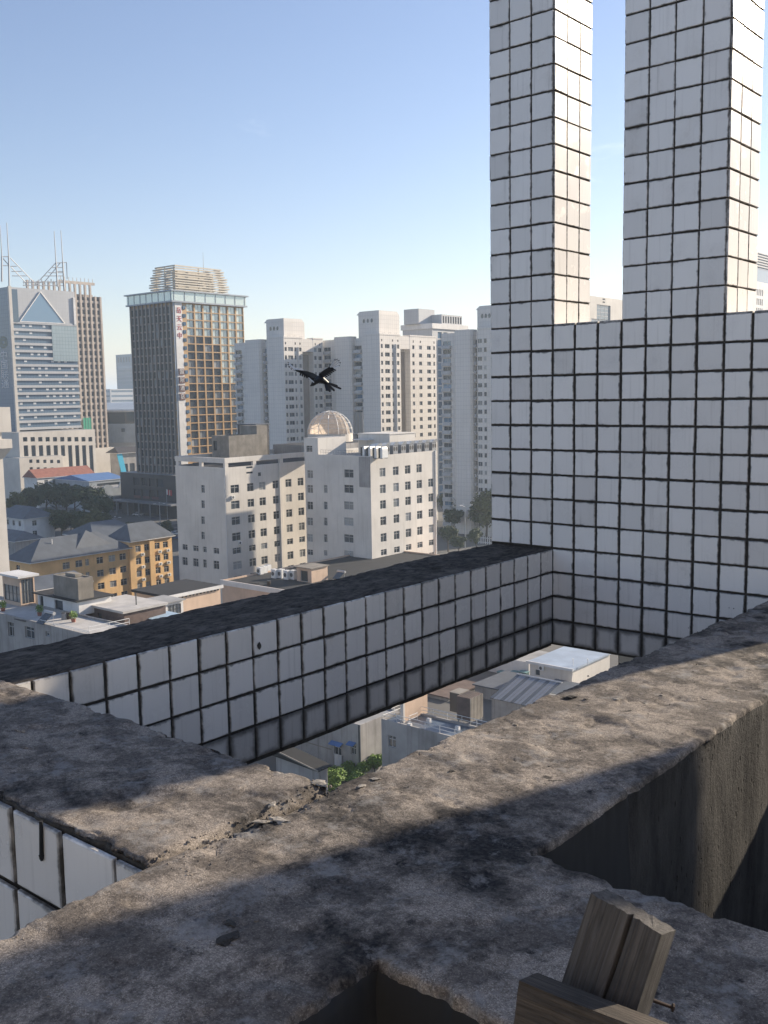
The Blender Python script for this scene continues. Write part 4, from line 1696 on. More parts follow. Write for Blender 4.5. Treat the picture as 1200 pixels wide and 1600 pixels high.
# S face: ribs between window strips
nb = 10
bw = gw / (nb + 0.6)
me_rib = MB().box(-0.28, 0.28, -0.75, 0, 0, zg - zpod).mesh('rib', M['bronze'])
me_slab = MB().box(-gw + 0.1, -0.1, -0.12, 0, 0, 0.55).mesh('floor_band', M['bronze'])
me_back = MB()
for i in range(nb + 1):
    place(me_rib, 'rib', gt, (gx - gw + 0.4 + i * bw, gy - 0.003, zpod))
for k in range(22):
    place(me_slab, 'floor_band', gt, (gx, gy - 0.003, zpod + k * fl))
for i in range(nb):
    for k in range(21):
        me = win_mesh(bw - 0.6, fl - 0.6, 'strip' if rw.random() < 0.85 else 'gold_lite')
        place(me, 'window', gt, (gx - gw + 0.4 + i * bw + 0.3, gy - 0.12, zpod + k * fl + 0.57))
# cornice box with glazed band
zc1 = zc(P, 270, 453)
mb = MB()
mb.box(gx - gw - 1.4, gx + 1.2, gy - 1.4, gy + gd + 1.2, zg, zg + 0.6)
mb.box(gx - gw - 1.8, gx + 1.7, gy - 1.8, gy + gd + 1.6, zc1 - 0.5, zc1)
mb.build('cornice', M['cornice'], gt)
mb = MB()
mb.box(gx - gw - 1.0, gx + 0.8, gy - 1.0, gy + gd + 0.8, zg + 0.6, zc1 - 0.5)
mb.build('glazed_band', M['glass_painted_sky'], gt)
for i in range(8):
    Y = gy + gd * i / 7
    mb = MB()
    mb.box(gx + 0.8, gx + 0.95, Y - 0.12, Y + 0.12, zg + 0.6, zc1 - 0.5)
    mb.build('mullion', M['cornice'], gt)
for i in range(8):
    X = gx - gw * i / 7
    mb = MB()
    mb.box(X - 0.12, X + 0.12, gy - 1.15, gy - 1.0, zg + 0.6, zc1 - 0.5)
    mb.build('mullion', M['cornice'], gt)
# slatted crown: stacked rings narrowing and waving
zk1 = zc(P, 275, 408)
ns = 11
mbk = MB()
Xa, Ya = gx - gw * 0.72, gy + 4.0
Xb, Yb = gx - 3.0, gy + gd - 5.0
for k in range(ns):
    t = k / (ns - 1)
    sh = 2.2 * t * t + 0.35 * math.sin(k * 1.9)
    z0 = zc1 + 0.3 + (zk1 - zc1 - 0.3) * k / ns
    h = (zk1 - zc1) / ns * 0.52
    x0, x1, y0, y1 = Xa + sh, Xb - sh * 0.7, Ya + sh * 0.6, Yb - sh * 1.1
    mb = MB()
    for (a, b, c, d) in ((x0, x1, y0, y0 + 0.5), (x0, x1, y1 - 0.5, y1), (x0, x0 + 0.5, y0 + 0.5, y1 - 0.5), (x1 - 0.5, x1, y0 + 0.5, y1 - 0.5)):
        mb.box(a, b, c, d, z0, z0 + h)
    mb.build('crown_slat', M['slat'], gt)
for (X, Y) in ((Xa + 3, Ya + 1.6), (Xb - 2.5, Ya + 1.6), (Xb - 2.5, Yb - 3), (Xb - 2.5, (Ya + Yb) / 2), ((Xa + Xb) / 2, Ya + 1.6), (Xa + 3, Yb - 3)):
    mb = MB()
    mb.box(X - 0.2, X + 0.2, Y - 0.2, Y + 0.2, zc1, zk1 - 0.5)
    mb.build('crown_post', M['slat'], gt)
mb = MB()
mb.box((Xa + Xb) / 2 + 1, Xb - 4, Ya + 4.5, Yb - 5, zc1, zk1 - 2.2)
mb.build('plant_room', M['slat'], gt)
mb = MB()
Q = onX(318, 420, (Xa + Xb) / 2 + 3)
mb.tube((Q.x, Q.y, zk1 - 3), (Q.x, Q.y, zk1 + 6.5), 0.14, 0.06)
mb.build('mast', M['greymetal'], gt)
# podium
pod = Wing(gt, gx + 3, gy - 4, gw + 10, gd + 14, G, zpod, M['darkwall'], M['flatroof'], rec=0.4, name='podium')
for r_, (zz, hh) in enumerate(((zpod - 5.0, 3.2), (zpod - 9.5, 3.0), (G + 1.0, 4.0))):
    for i in range(4):
        u = 9.0 + i * 5.2
        pod.open('S', u, u + 4.2, zz, zz + hh, 'shop')
pod.build()
mb = MB()
mb.box(gx - gw - 6, gx + 5, gy - 9, gy - 4.01, G + 5.6, G + 6.2)
mb.build('canopy', M['greymetal'], gt)
for i in range(4):
    mb = MB()
    X = gx - gw - 4 + i * 7.5
    mb.tube((X, gy - 8.5, G), (X, gy - 8.5, G + 5.6), 0.3, n=8)
    mb.build('canopy_column', M['greymetal'], gt)
for i in range(3):
    mb = MB()
    X = gx - gw + 2 + i * 6
    mb.box(X, X + 4.5, gy - 4.12, gy - 4.0, G + 7.0, G + 8.1)
    mb.build('sign_board', M['brown_sign'], gt)

# ---- blue glass bank tower at the left edge ----------------------------------
P = corner(13.5, 448, 519)
ox, oy, zo = P.x, P.y, P.z
od = onX(118, 470, ox).y - oy
ow = 34.0
ot = thing('office_tower', 'blue glass office tower with a triangular gable window and twin masts', 'building', (ox - ow / 2, oy + od / 2, G))
zpd = zc((ox, oy + od / 2), 75, 668)
zband = zc((ox, oy + od / 2), 65, 505)
mb = MB()
mb.box(ox - ow, ox - 0.6, oy + 0.3, oy + od - 0.3, zpd, zband)
mb.build('glass_wall', M['curtain'], ot)
mb = MB()
mb.box(ox - ow, ox - 0.3, oy + 0.2, oy + od - 0.2, zband, zo)
mb.build('gable_wall', M['officegrey'], ot)
# triangle of glass, slightly proud
A_ = (ox - 0.28, onX(63, 456, ox).y, zc((ox, onX(63, 456, ox).y), 63, 456))
L_ = (ox - 0.28, onX(31, 503, ox).y, zband + 0.3)
R_ = (ox - 0.28, onX(101, 503, ox).y, zband + 0.3)
mb = MB()
mb.face([L_, R_, A_])
mb.face([(p[0] + 0.25, p[1], p[2]) for p in (L_, R_, A_)])
for a, b in ((L_, R_), (R_, A_), (A_, L_)):
    mb.face([a, b, (b[0] + 0.25, b[1], b[2]), (a[0] + 0.25, a[1], a[2])])
mb.build('gable_window', M['glass_blue'], ot)
for a, b in ((L_, A_), (R_, A_), (L_, R_)):
    mb = MB()
    mb.tube((a[0] + 0.3, a[1], a[2]), (b[0] + 0.3, b[1], b[2]), 0.28, n=4)
    mb.build('gable_frame', M['white'], ot)
# floor bands and white blinds
nfl = 15
for k in range(nfl + 1):
    z = zband - (zband - zpd) * k / nfl
    mb = MB()
    mb.box(ox - 0.62, ox + 0.1, oy + 1.0, oy + od - 0.2, z - 0.75, z + 0.45)
    mb.build('floor_band', M['officegrey'], ot)
# upper right of the curtain wall: bright sky reflection put into a paler colour
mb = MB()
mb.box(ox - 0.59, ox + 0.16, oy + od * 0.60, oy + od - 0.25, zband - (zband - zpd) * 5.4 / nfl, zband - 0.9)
mb.build('painted_sky_glazing', panelmat('painted_sky_curtain_wall', (0.34, 0.42, 0.45), 1.7, 1.8, (0.6, 0.6, 0.62), 0.15, 0.07), ot)
me_bl = MB().box(0, 0.05, 0, 1.5, 0, 1.0).mesh('blind', M['blind_white'])
for k in range(nfl):
    for i in range(9):
        if (k < 5 and i > 4) or rw.random() < 0.5:
            continue
        z = zband - (zband - zpd) * (k + 0.5) / nfl
        place(me_bl, 'blind', ot, (ox - 0.585, oy + 2.5 + i * (od - 5) / 8.5, z - 0.3))
# corner pier, side strip with the lettering
mb = MB()
mb.box(ox - 0.3, ox + 0.8, oy - 0.6, oy + 0.9, zpd - 3, zo + 0.3)
mb.build('corner_pier', M['offwhite'], ot)
mb = MB()
mb.box(ox - ow, ox - 0.3, oy - 0.3, oy + 0.29, zpd - 12, zo)
mb.build('side_wall', M['curtain'], ot)
mb = MB()
mb.box(ox - 0.3, ox + 0.3, oy + 0.91, oy + 4.2, zband, zo - 1.0)
mb.build('blue_strip', M['glass_blue'], ot)
mb = MB()
mb.box(ox - 0.3, ox + 0.4, oy + od - 1.6, oy + od - 0.4, zband, zo - 3.0)
mb.build('white_fin', M['white'], ot)
for i, ch in enumerate('\u4e2d\u56fd\u8054\u901a'):
    Xs = onY(6.2 + i * 0.8, 556 + i * 15, oy - 0.3).x
    z = zc((Xs, oy), 6.2, 556 + i * 15)
    place(text_mesh(ch, 4.6, M['white']), 'sign_character', ot, (Xs, oy - 0.38, z), (math.pi / 2, 0, 0), (1.6, 1.0, 1.0))
Xs = onY(5.5, 535, oy - 0.3).x
z = zc((Xs, oy), 5.5, 535)
mb = MB()
for k in range(12):
    t0, t1 = 6.2832 * k / 12, 6.2832 * (k + 1) / 12
    for r0, r1 in ((1.0, 1.7), (2.2, 2.9)):
        mb.face([(Xs + r0 * math.cos(t0) * 1.3, oy - 0.36, z + r0 * math.sin(t0)), (Xs + r1 * math.cos(t0) * 1.3, oy - 0.36, z + r1 * math.sin(t0)),
                 (Xs + r1 * math.cos(t1) * 1.3, oy - 0.36, z + r1 * math.sin(t1)), (Xs + r0 * math.cos(t1) * 1.3, oy - 0.36, z + r0 * math.sin(t1))])
mb.build('emblem', plain('olive_sign_paint', (0.16, 0.17, 0.10), 0.6), ot)
# roof trusses and masts
def at_plane(px, py):
    q = onX(px, py, ox - 6)
    return (q.x, q.y, q.z)


for (base, legs) in (('l', [((3, 440), (3, 400), (0, 352)), ((14.5, 448), (13.5, 400), (10.5, 348))]), ('r', [((90, 448), (87.5, 410), (84.5, 361)), ((100.5, 452), (98, 409), (95, 360))])):
    for (a, b, c) in legs:
        mb = MB()
        mb.tube(at_plane(*a), at_plane(*b), 0.42, 0.35, n=6)
        mb.tube(at_plane(*b), at_plane(*c), 0.26, 0.16, n=6)
        mb.build('mast', M['greymetal'], ot)
for segs in ([((16, 403), (51, 439)), ((17, 417), (40, 441)), ((3, 401), (14, 401)), ((3, 415), (15, 415)), ((5, 404), (15, 416)), ((17, 416), (26, 416)), ((18, 424), (34, 424)), ((19, 431), (42, 431))],
             [((87, 411), (62, 438)), ((94, 411), (70, 440)), ((87, 411), (104, 410)), ((88, 424), (99, 424)), ((104, 410), (105, 436)), ((82, 418), (97, 418)), ((76, 426), (98, 426)), ((70, 431), (99, 431))],
             [((50, 447), (66, 440)), ((50, 440), (66, 447)), ((36, 446), (100, 446)), ((36, 441), (100, 440))]):
    mb = MB()
    for a, b in segs:
        mb.tube(at_plane(*a), at_plane(*b), 0.22, n=5)
    mb.build('roof_truss', M['greymetal'], ot)
mb = MB()
for i in range(26):
    q = at_plane(37 + i * 2.45, 441 + 2 * math.sin(i))
    mb.tube((q[0], q[1], q[2] - 1.2), (q[0], q[1] + 0.5 * math.sin(i * 3), q[2] + 1.0), 0.13, n=4)
mb.build('roof_clutter', M['greymetal'], ot)
# podium: tall slots, lower plinth
Q = corner(29, 676, 505)
qd = onX(149, 690, Q.x).y - Q.y
pd = Wing(ot, Q.x, Q.y, 40, qd, G, Q.z, M['offwhite'], M['flatroof'], rec=0.5, name='podium')
for i in range(10):
    u = qd * (0.05 + 0.095 * i)
    pd.open('E', u, u + 2.3, zc((Q.x, Q.y + u), 40 + i * 11, 690), zc((Q.x, Q.y + u), 40 + i * 11, 683), 'small')
    pd.open('E', u + 0.1, u + 2.4, zc((Q.x, Q.y + u), 40 + i * 11, 738 if i > 5 else 713), zc((Q.x, Q.y + u), 40 + i * 11, 696), 'strip')
pd.build()
Q2 = corner(30, 716, 497)
pd2 = Wing(ot, Q2.x, Q2.y, 30, onX(98, 716, Q2.x).y - Q2.y, G, Q2.z, M['offwhite'], M['flatroof'], rec=0.4, name='plinth')
for i in range(5):
    u = pd2.wy * (0.22 + 0.16 * i)
    for y in (721, 733):
        zz = zc((Q2.x, Q2.y + u), 40 + i * 15, y)
        pd2.open('E', u, u + 1.7, zz - 0.8, zz + 0.8, 'small')
pd2.build()

# ---- ribbed tan tower behind it ---------------------------------------------
P = corner(101, 438, 570)
rx, ry, zr_ = P.x, P.y, P.z
rb = thing('office_tower', 'tan vertically ribbed tower rising behind the blue glass tower', 'building', (rx - 15, ry + 12, G))
d1 = onX(148, 445, rx).y - ry
d2 = onX(157, 470, rx).y - ry
z2 = zc((rx, ry + d2), 156, 464)
mb = MB()
mb.box(rx - 30, rx - 0.8, ry - 22, ry + d1, G, zr_ - 8)
mb.box(rx - 30, rx - 0.8, ry + d1, ry + d2, G, z2)
mb.build('wall', M['framedark'], rb)
mb = MB()
mb.box(rx - 30, rx - 2, ry - 4, ry + d1 - 0.3, zr_ - 8, zr_ - 6.5)
mb.box(rx - 1.0, rx, ry - 4, ry + d1, zr_ - 1.4, zr_)
mb.build('top_beam', M['rib'], rb)
nr = 14
step = (d2 + 22) / nr
zbase = zc((rx, ry + d2), 165, 699)
for i in range(nr + 1):
    Y = ry - 22 + i * step
    zt_ = zr_ if Y < ry + d1 else z2
    mb = MB()
    mb.box(rx - 0.85, rx + 0.3, Y - step * 0.16, Y + step * 0.16, G, zt_ - (1.4 if Y < ry + d1 else 0))
    mb.build('rib', M['rib'], rb)
    if i < nr:
        for k in range(27):
            z = z2 - 3.7 * (k + 1)
            if z < zbase:
                break
            mb = MB()
            mb.box(rx - 0.82, rx - 0.1, Y + step * 0.17, Y + step * 0.83, z, z + 1.25)
            mb.build('spandrel', M['rib'], rb)
for i in range(9):
    Y = ry - 2 + i * (d1 + 1) / 8
    mb = MB()
    mb.tube((rx - 0.5, Y, zr_), (rx - 0.5, Y, zr_ + 2.0), 0.16, n=5)
    mb.build('finial', M['rib'], rb)
mb = MB()
mb.box(rx - 30, rx + 2.5, ry - 22, ry + d2 + 2.5, G, zbase)
mb.build('podium', M['offwhite'], rb)
gn = thing('scaffold_net', 'green building net hanging on the tower behind the podium', 'net', (0, 0, 0))
q0, q1 = onX(129.5, 653, rx + 1.2), onX(143, 672, rx + 1.2)
gn.location = (q0.x, q0.y, q1.z)
WLOC[gn.name] = Vector(gn.location)
mb = MB()
mb.box(rx + 1.0, rx + 1.4, q0.y, q1.y, q1.z, q0.z)
mb.build('net', M['green'], gn)
mb = MB()
for k in range(4):
    yy = q0.y + (q1.y - q0.y) * k / 3
    mb.tube((rx + 1.5, yy, G), (rx + 1.5, yy, q0.z + 0.5), 0.07, n=5)
mb.build('scaffold_pole', M['greymetal'], gn)

# ---- hazy far tower, arena roof, hills --------------------------------------
P = corner(206, 553, 1450)
ft = thing('far_tower', 'distant hazy blue-grey slab tower between the ribbed and the gold-gridded towers', 'building', (P.x, P.y, G))
fw_ = P.x - onY(181, 560, P.y).x
w = Wing(ft, P.x, P.y, fw_, 40, G, P.z, M['curtain'], M['flatroof'], rec=0.5)
for i in range(5):
    w.open('S', fw_ * (0.1 + 0.17 * i), fw_ * (0.2 + 0.17 * i), P.z - 11, P.z - 4, 'strip')
for k in range(16):
    w.open('S', fw_ * 0.05, fw_ * 0.95, P.z - 19 - k * 5.4, P.z - 16 - k * 5.4, 'band')
w.build()
P2 = corner(215, 575, 1500)
w = Wing(ft, P2.x, P2.y, 40, 30, G, P2.z, M['officegrey'], M['flatroof'], name='wing')
w.build()
Pa = atD(200, 640, 640)
ar = thing('arena', 'pale arched arena roof with a white rim behind the gold-gridded tower', 'stadium', (Pa.x, Pa.y + 60, G))
mb = MB()
cx, cy_ = Pa.x - 8, Pa.y + 30
zrim = zc(Pa, 185, 641)
ztop = zc(Pa, 190, 628)
n = 40
rings = [(62, zrim), (60, zrim + 0.9), (50, zrim + 2.0), (34, ztop - 0.8), (16, ztop), (0.5, ztop + 0.2)]
pts = []
for r_, z in rings:
    pts.append([(cx + r_ * math.cos(6.2832 * i / n), cy_ + r_ * 1.1 * math.sin(6.2832 * i / n), z) for i in range(n)])
for a, b in zip(pts, pts[1:]):
    for i in range(n):
        j = (i + 1) % n
        mb.face([a[i], a[j], b[j], b[i]])
mb.build('roof', M['cornice'], ar)
mb = MB()
for i in range(n):
    t0, t1 = 6.2832 * i / n, 6.2832 * (i + 1) / n
    a = (cx + 62.5 * math.cos(t0), cy_ + 68.5 * math.sin(t0), zrim)
    b = (cx + 62.5 * math.cos(t1), cy_ + 68.5 * math.sin(t1), zrim)
    mb.tube(a, b, 0.7, n=5)
mb.build('rim', M['white'], ar)
for (r_, za, zb_, m_) in ((57, zc(Pa, 185, 660), zrim, 'glass'), (60, zc(Pa, 185, 688), zc(Pa, 185, 660), 'cornice'), (58, G, zc(Pa, 185, 688), 'officegrey')):
    mb = MB()
    mb.prism([(cx + r_ * math.cos(6.2832 * i / n), cy_ + r_ * 1.1 * math.sin(6.2832 * i / n)) for i in range(n)], za, zb_ - 0.02)
    mb.build('drum', M[m_], ar)
for i in range(n):
    t = 6.2832 * i / n
    if math.sin(t) > 0.5:
        continue
    mb = MB()
    x, y = cx + 60.6 * math.cos(t), cy_ + 66.7 * math.sin(t)
    z0, z1 = zc(Pa, 185, 672), zc(Pa, 185, 667)
    mb.box(x - 0.7, x + 0.7, y - 0.7, y + 0.7, z0, z1)
    mb.build('vent', M['framedark'], ar)
# hills on the horizon
mb = MB()
hp = []
for i in range(60):
    a = R(-95 + i * 2.0)
    hgt = 60 + 55 * abs(NZ.noise((i * 0.31, 4.2, 0))) + 25 * NZ.noise((i * 0.9, 1.2, 0))
    hp.append((math.sin(a), math.cos(a), hgt))
for a, b in zip(hp, hp[1:]):
    for (r0, k0), (r1, k1) in (((5200, 0.0), (5600, 0.6)), ((5600, 0.6), (6200, 1.0)), ((6200, 1.0), (7000, 0.0))):
        mb.face([(a[0] * r0, a[1] * r0, G - 1 + a[2] * k0), (b[0] * r0, b[1] * r0, G - 1 + b[2] * k0),
                 (b[0] * r1, b[1] * r1, G - 1 + b[2] * k1), (a[0] * r1, a[1] * r1, G - 1 + a[2] * k1)])
structure(mb.build('hills', M['hill']))
# more of the far city, a few pixels each
rf = random.Random(5)
far_specs = [(172, 608, 1300), (215, 600, 1700), (30, 600, 2200), (640, 590, 1900), (700, 585, 1600), (505, 600, 2000), (930, 560, 1500)]
for i, (px, py, D) in enumerate(far_specs):
    P = corner(px, py, D)
    o = thing('far_building', 'distant hazy block on the skyline, %s from the left' % ORD[i], 'building', (P.x, P.y, G), 'distant blocks on the skyline')
    w = Wing(o, P.x, P.y, rf.uniform(22, 40), rf.uniform(22, 40), G, P.z, M['officegrey'], M['flatroof'], rec=0.4)
    for k in range(int((P.z - G - 4) / 6)):
        w.open('S', 1.5, w.wx - 1.5, P.z - 4 - k * 6, P.z - 1.5 - k * 6, 'band')
        w.open('E', 1.5, w.wy - 1.5, P.z - 4 - k * 6, P.z - 1.5 - k * 6, 'band')
    w.build()

# ---- office block behind the middle apartment tower -------------------------
P = corner(675, 505, 430)
ob = thing('office_block', 'grey office block with a square turret rising behind the apartment towers', 'building', (P.x - 15, P.y + 12, G))
wS = P.x - onY(629, 510, P.y).x
dE = onX(729, 508, P.x).y - P.y
zob = P.z
w = Wing(ob, P.x, P.y, wS, dE, G, zob - 2.2, M['officegrey'], M['flatroof'], rec=0.3)
ua = us_E(P.x, P.y, 684, 520)
for k in range(26):
    w.open('E', ua, ua + 3.0, zob - 6.2 - k * 3.3, zob - 3.5 - k * 3.3, 'office')
    w.open('E', ua + 4.0, ua + 7.0, zob - 6.2 - k * 3.3, zob - 3.5 - k * 3.3, 'office')
w.build()
mb = MB()
mb.box(P.x - wS - 0.6, P.x + 0.6, P.y - 0.6, P.y + dE + 0.6, zob - 2.2, zob)
mb.build('cornice', M['white'], ob)
Q = corner(654, 482, 432)
w = Wing(ob, Q.x, Q.y, Q.x - onY(631, 490, Q.y).x, onX(679, 485, Q.x).y - Q.y, zob, Q.z, M['officegrey'], M['flatroof'], name='turret')
w.build()
Q = corner(690, 491, 436)
w = Wing(ob, Q.x, Q.y, 14, onX(722, 497, Q.x).y - Q.y, zob, Q.z, M['officegrey'], M['flatroof'], rec=0.3, name='attic')
for i in range(8):
    w.open('E', 0.8 + i * w.wy / 8.3, 0.8 + i * w.wy / 8.3 + w.wy * 0.07, zob + 0.5, Q.z - 0.7, 'strip')
w.build()

# ---- cream tower seen between the pillars, white block at the right edge ----
P = corner(901, 459, 452)
ct = thing('office_tower', 'cream tower with a stepped blue glass front seen between the two tiled pillars', 'building', (P.x, P.y + 20, G))
dE = onX(1085, 470, P.x).y - P.y
w = Wing(ct, P.x, P.y, 26, dE, G, P.z, M['offwhite'], M['flatroof'], rec=0.5)
ua, ub = us_E(P.x, P.y, 932.5, 480), us_E(P.x, P.y, 954, 480)
z_a, z_b = zc((P.x, P.y + ua), 943, 475), zc((P.x, P.y + ua), 943, 498)
w.open('E', ua, ub, z_b, z_a, 'blue')
w.open('E', us_E(P.x, P.y, 924, 500), us_E(P.x, P.y, 962, 500), z_b - 9, z_b - 0.01, 'blue')
for k in range(3):
    uc = (ua + ub) / 2
    w.open('E', uc - 1.3, uc + 1.3, z_a + 1.0 + k * 1.3, z_a + 1.6 + k * 1.3, 'small', 'vent')
for i in range(4):
    for k in range(14):
        w.open('E', ub + 12 + i * 9, ub + 17 + i * 9, z_b - 4 - k * 4.2, z_b - 1.6 - k * 4.2, 'office')
w.build()
mb = MB()  # hidden block added on the tower roof to shade the apartment towers
mb.box(P.x - 6, P.x - 0.5, onX(1000, 430, P.x).y, onX(1080, 430, P.x).y, P.z, P.z + 26)
mb.build('shading_block', M['offwhite'], ct)
P = corner(1150, 384, 400)
rt_ = thing('office_tower', 'white ribbed block with a blue glass top at the right edge of the picture', 'building', (P.x, P.y + 15, G))
dE = 45
w = Wing(rt_, P.x, P.y, 24, dE, G, zc(P, 1160, 432), M['white'], M['flatroof'], rec=0.5)
u1 = us_E(P.x, P.y, 1180, 445)
for i in range(5):
    for k in range(18):
        z = zc(P, 1160, 439) - 3.6 * (k + 1)
        w.open('E', u1 + i * 1.9, u1 + i * 1.9 + 1.1, z, z + 2.4, 'strip')
w.build()
z0, z1 = zc(P, 1160, 432), P.z
mb = MB()
mb.box(P.x - 20, P.x - 1.0, P.y + 1.5, P.y + dE - 2, z0, z1)
mb.build('glass_top', M['glass_blue'], rt_)
for k in range(6):
    z = z0 + (z1 - z0) * (0.52 + 0.09 * k)
    mb = MB()
    mb.box(P.x - 20.5, P.x - 0.4, P.y + 1.0, P.y + dE - 1.5, z, z + (z1 - z0) * 0.045)
    mb.build('louvre', M['greymetal'], rt_)

# ---- cream slab block at the left edge ---------------------------------------
P = onX(9, 790, -161.0)
lb = thing('apartment_block', 'sunlit cream block cut off by the left edge of the picture', 'building', (-168, P.y - 10, G))
zt = zc(P, 12, 636)
w = Wing(lb, -161.0, P.y - 22, 16, 22, G, zt - 1, M['offwhite'], M['flatroof'])
w.build()
Ye = onX(16.5, 650, -160.2).y
mb = MB()
mb.box(-172, -160.2, P.y - 22.5, Ye, zc(P, 12, 675), zt)
mb.build('balcony', M['offwhite'], lb)
Ye = onX(19.5, 700, -159.6).y
z0, z1, z2 = zc(P, 12, 686), zc(P, 12, 700), zc(P, 12, 716)
mb = MB()
mb.box(-172, -159.6, P.y - 22.5, Ye, z1, z0)
mb.hexa([(-172, P.y - 22.4, z2), (-160.9, P.y - 22.4, z2), (-160.9, P.y + 0.1, z2), (-172, P.y + 0.1, z2)],
        [(-172, P.y - 22.4, z1 - 0.004), (-159.65, P.y - 22.4, z1 - 0.004), (-159.65, Ye - 0.1, z1 - 0.004), (-172, Ye - 0.1, z1 - 0.004)])
mb.build('bay', M['offwhite'], lb)


def gable_roof(root, x0, x1, y0, y1, ze, zr, mat, over=0.5, axis='y', hip=0.0, name='roof', th=0.18):
    """pitched roof over a rectangle; ridge along axis, hip = ridge shortening at both ends"""
    x0, x1, y0, y1 = x0 - over, x1 + over, y0 - over, y1 + over
    mb = MB()
    if axis == 'y':
        xm = (x0 + x1) / 2
        a, b = (xm, y0 + hip, zr), (xm, y1 - hip, zr)
        c = [(x0, y0, ze), (x1, y0, ze), (x1, y1, ze), (x0, y1, ze)]
        mb.face([c[1], c[2], b, a])
        mb.face([c[3], c[0], a, b])
        mb.face([c[0], c[1], a])
        mb.face([c[2], c[3], b])
    else:
        ym = (y0 + y1) / 2
        a, b = (x0 + hip, ym, zr), (x1 - hip, ym, zr)
        c = [(x0, y0, ze), (x1, y0, ze), (x1, y1, ze), (x0, y1, ze)]
        mb.face([c[0], c[1], b, a])
        mb.face([c[2], c[3], a, b])
        mb.face([c[1], c[2], b])
        mb.face([c[3], c[0], a])
    o = mb.build(name, mat, root)
    mb = MB()
    mb.box(x0, x1, y0, y1, ze - th, ze - 0.01)
    mb.build('eaves', M['white'], root)
    return o


# ---- ochre apartment row ------------------------------------------------------
P = corner(49, 879, 226)
yx, yy, zy = P.x, P.y, P.z
yw = yx - onY(14, 874, yy).x
ysplit = onX(200, 854, yx).y
yr = thing('apartment_row', 'ochre apartment row with hipped blue-grey roof, mostly in shade', 'building', (yx - 5, (yy + ysplit) / 2, G))
w = Wing(yr, yx, yy, yw, ysplit - yy, G, zy, M['ochre'], M['flatroof'], rec=0.15)
for px in (104, 124, 137, 157, 176, 193):
    u = us_E(yx, yy, px, 890)
    a = 0.9 if px not in (137,) else 0.5
    for k in range(4):
        z = zy - 1.9 - 3.0 * k
        w.open('E', u - a, u + a, z - 0.75, z + 0.75, rw.choice(['hotel', 'hotel', 'hotel_lite']))
for k in range(4):
    w.open('S', yw * 0.3, yw * 0.3 + 1.6, zy - 2.6 - 3 * k, zy - 1.1 - 3 * k, 'hotel')
w.build()
gable_roof(yr, yx - yw, yx, yy, ysplit, zy, zy + 4.2, M['roofslate'], 0.8, 'y', 6.0)
gable_roof(yr, yx - yw - 1, yx - 0.8, ysplit - 14, ysplit - 3, zy + 0.25, zy + 4.9, M['roofslate'], 0.8, 'x', 4.0, 'cross_roof')
mb = MB()
mb.tube((yx - 3, yy + 7, zy + 1), (yx - 3, yy + 7, zy + 4.0), 0.12)
mb.build('vent_pipe', M['white'], yr)
y2 = onX(268, 833, yx + 0.6).y
yl = thing('apartment_row', 'sunlit orange-ochre apartment house at the right end of the ochre row', 'building', (yx - 5, (y2 + ysplit) / 2, G))
zy2 = zc((yx, (ysplit + y2) / 2), 234, 841)
w = Wing(yl, yx + 0.6, ysplit, yw, y2 - ysplit, G, zy2, M['ochre'], M['flatroof'], rec=0.15)
for px in (205, 216, 230, 246, 259):
    u = us_E(yx + 0.6, ysplit, px, 860)
    a = 0.75 if px > 206 else 0.4
    for k in range(4):
        z = zy2 - 2.0 - 3.0 * k
        w.open('E', u - a, u + a, z - 0.75, z + 0.75, rw.choice(['hotel', 'hotel', 'hotel_lite']))
w.build()
Ym = onX(237, 850, yx + 0.6).y
mb = MB()
mb.box(yx + 0.6, yx + 1.0, Ym - 0.9, Ym + 0.5, G, zy2 - 0.2)
mb.build('pilaster', M['ochre'], yl)
gable_roof(yl, yx + 0.6 - yw, yx + 0.6, ysplit + 0.6, y2, zy2, zy2 + 3.6, M['roofslate'], 0.7, 'y', 3.0)
i = 0
for px in (222, 249, 262):
    for k in range(3):
        u = ysplit + us_E(yx + 0.6, ysplit, px, 860)
        ac_unit('%s small air conditioner on the sunlit ochre house, counted along columns' % ORD[i], (yx + 0.98, u, zy2 - 3.85 - 3.0 * k), 'E', 'air conditioners on the sunlit ochre house', 0.95, 0.7)
        i += 1
# a lower roof behind the row
P = corner(147, 840, 262)
br_ = thing('house', 'low grey-roofed house with cream eaves behind the ochre row', 'house', (P.x - 6, P.y + 6, G))
w = Wing(br_, P.x, P.y, P.x - onY(104, 838, P.y).x, 14, G, P.z, M['ochre'], M['flatroof'])
w.open('E', 3, 5, P.z - 3, P.z - 1.2, 'hotel')
w.build()
gable_roof(br_, P.x - w.wx, P.x, P.y, P.y + 14, P.z, P.z + 3.2, M['roofslate'], 0.8, 'y', 4.0)

# ---- small white house by the car park ---------------------------------------
P = corner(37, 811, 345)
wh = thing('house', 'small white house with dark hipped roof beside the car park', 'house', (P.x - 7, P.y + 6, G))
w = Wing(wh, P.x, P.y, P.x - onY(-5, 812, P.y).x, 11, G, P.z, M['white'], M['flatroof'], rec=0.15)
for k in range(2):
    for i in range(4):
        w.open('S', w.wx * (0.14 + 0.22 * i), w.wx * (0.14 + 0.22 * i) + 1.5, P.z - 2.6 - 3.4 * k, P.z - 0.9 - 3.4 * k, 'hotel')
    w.open('E', 3, 4.6, P.z - 2.6 - 3.4 * k, P.z - 0.9 - 3.4 * k, 'hotel')
w.build()
gable_roof(wh, P.x - w.wx, P.x, P.y, P.y + 11, P.z, P.z + 3.4, M['roofslate'], 0.8, 'x', 4.0)
P = corner(23, 846, 310)
wh2 = thing('house', 'lower grey house with white eaves in front of the small white house', 'house', (P.x - 7, P.y + 5, G))
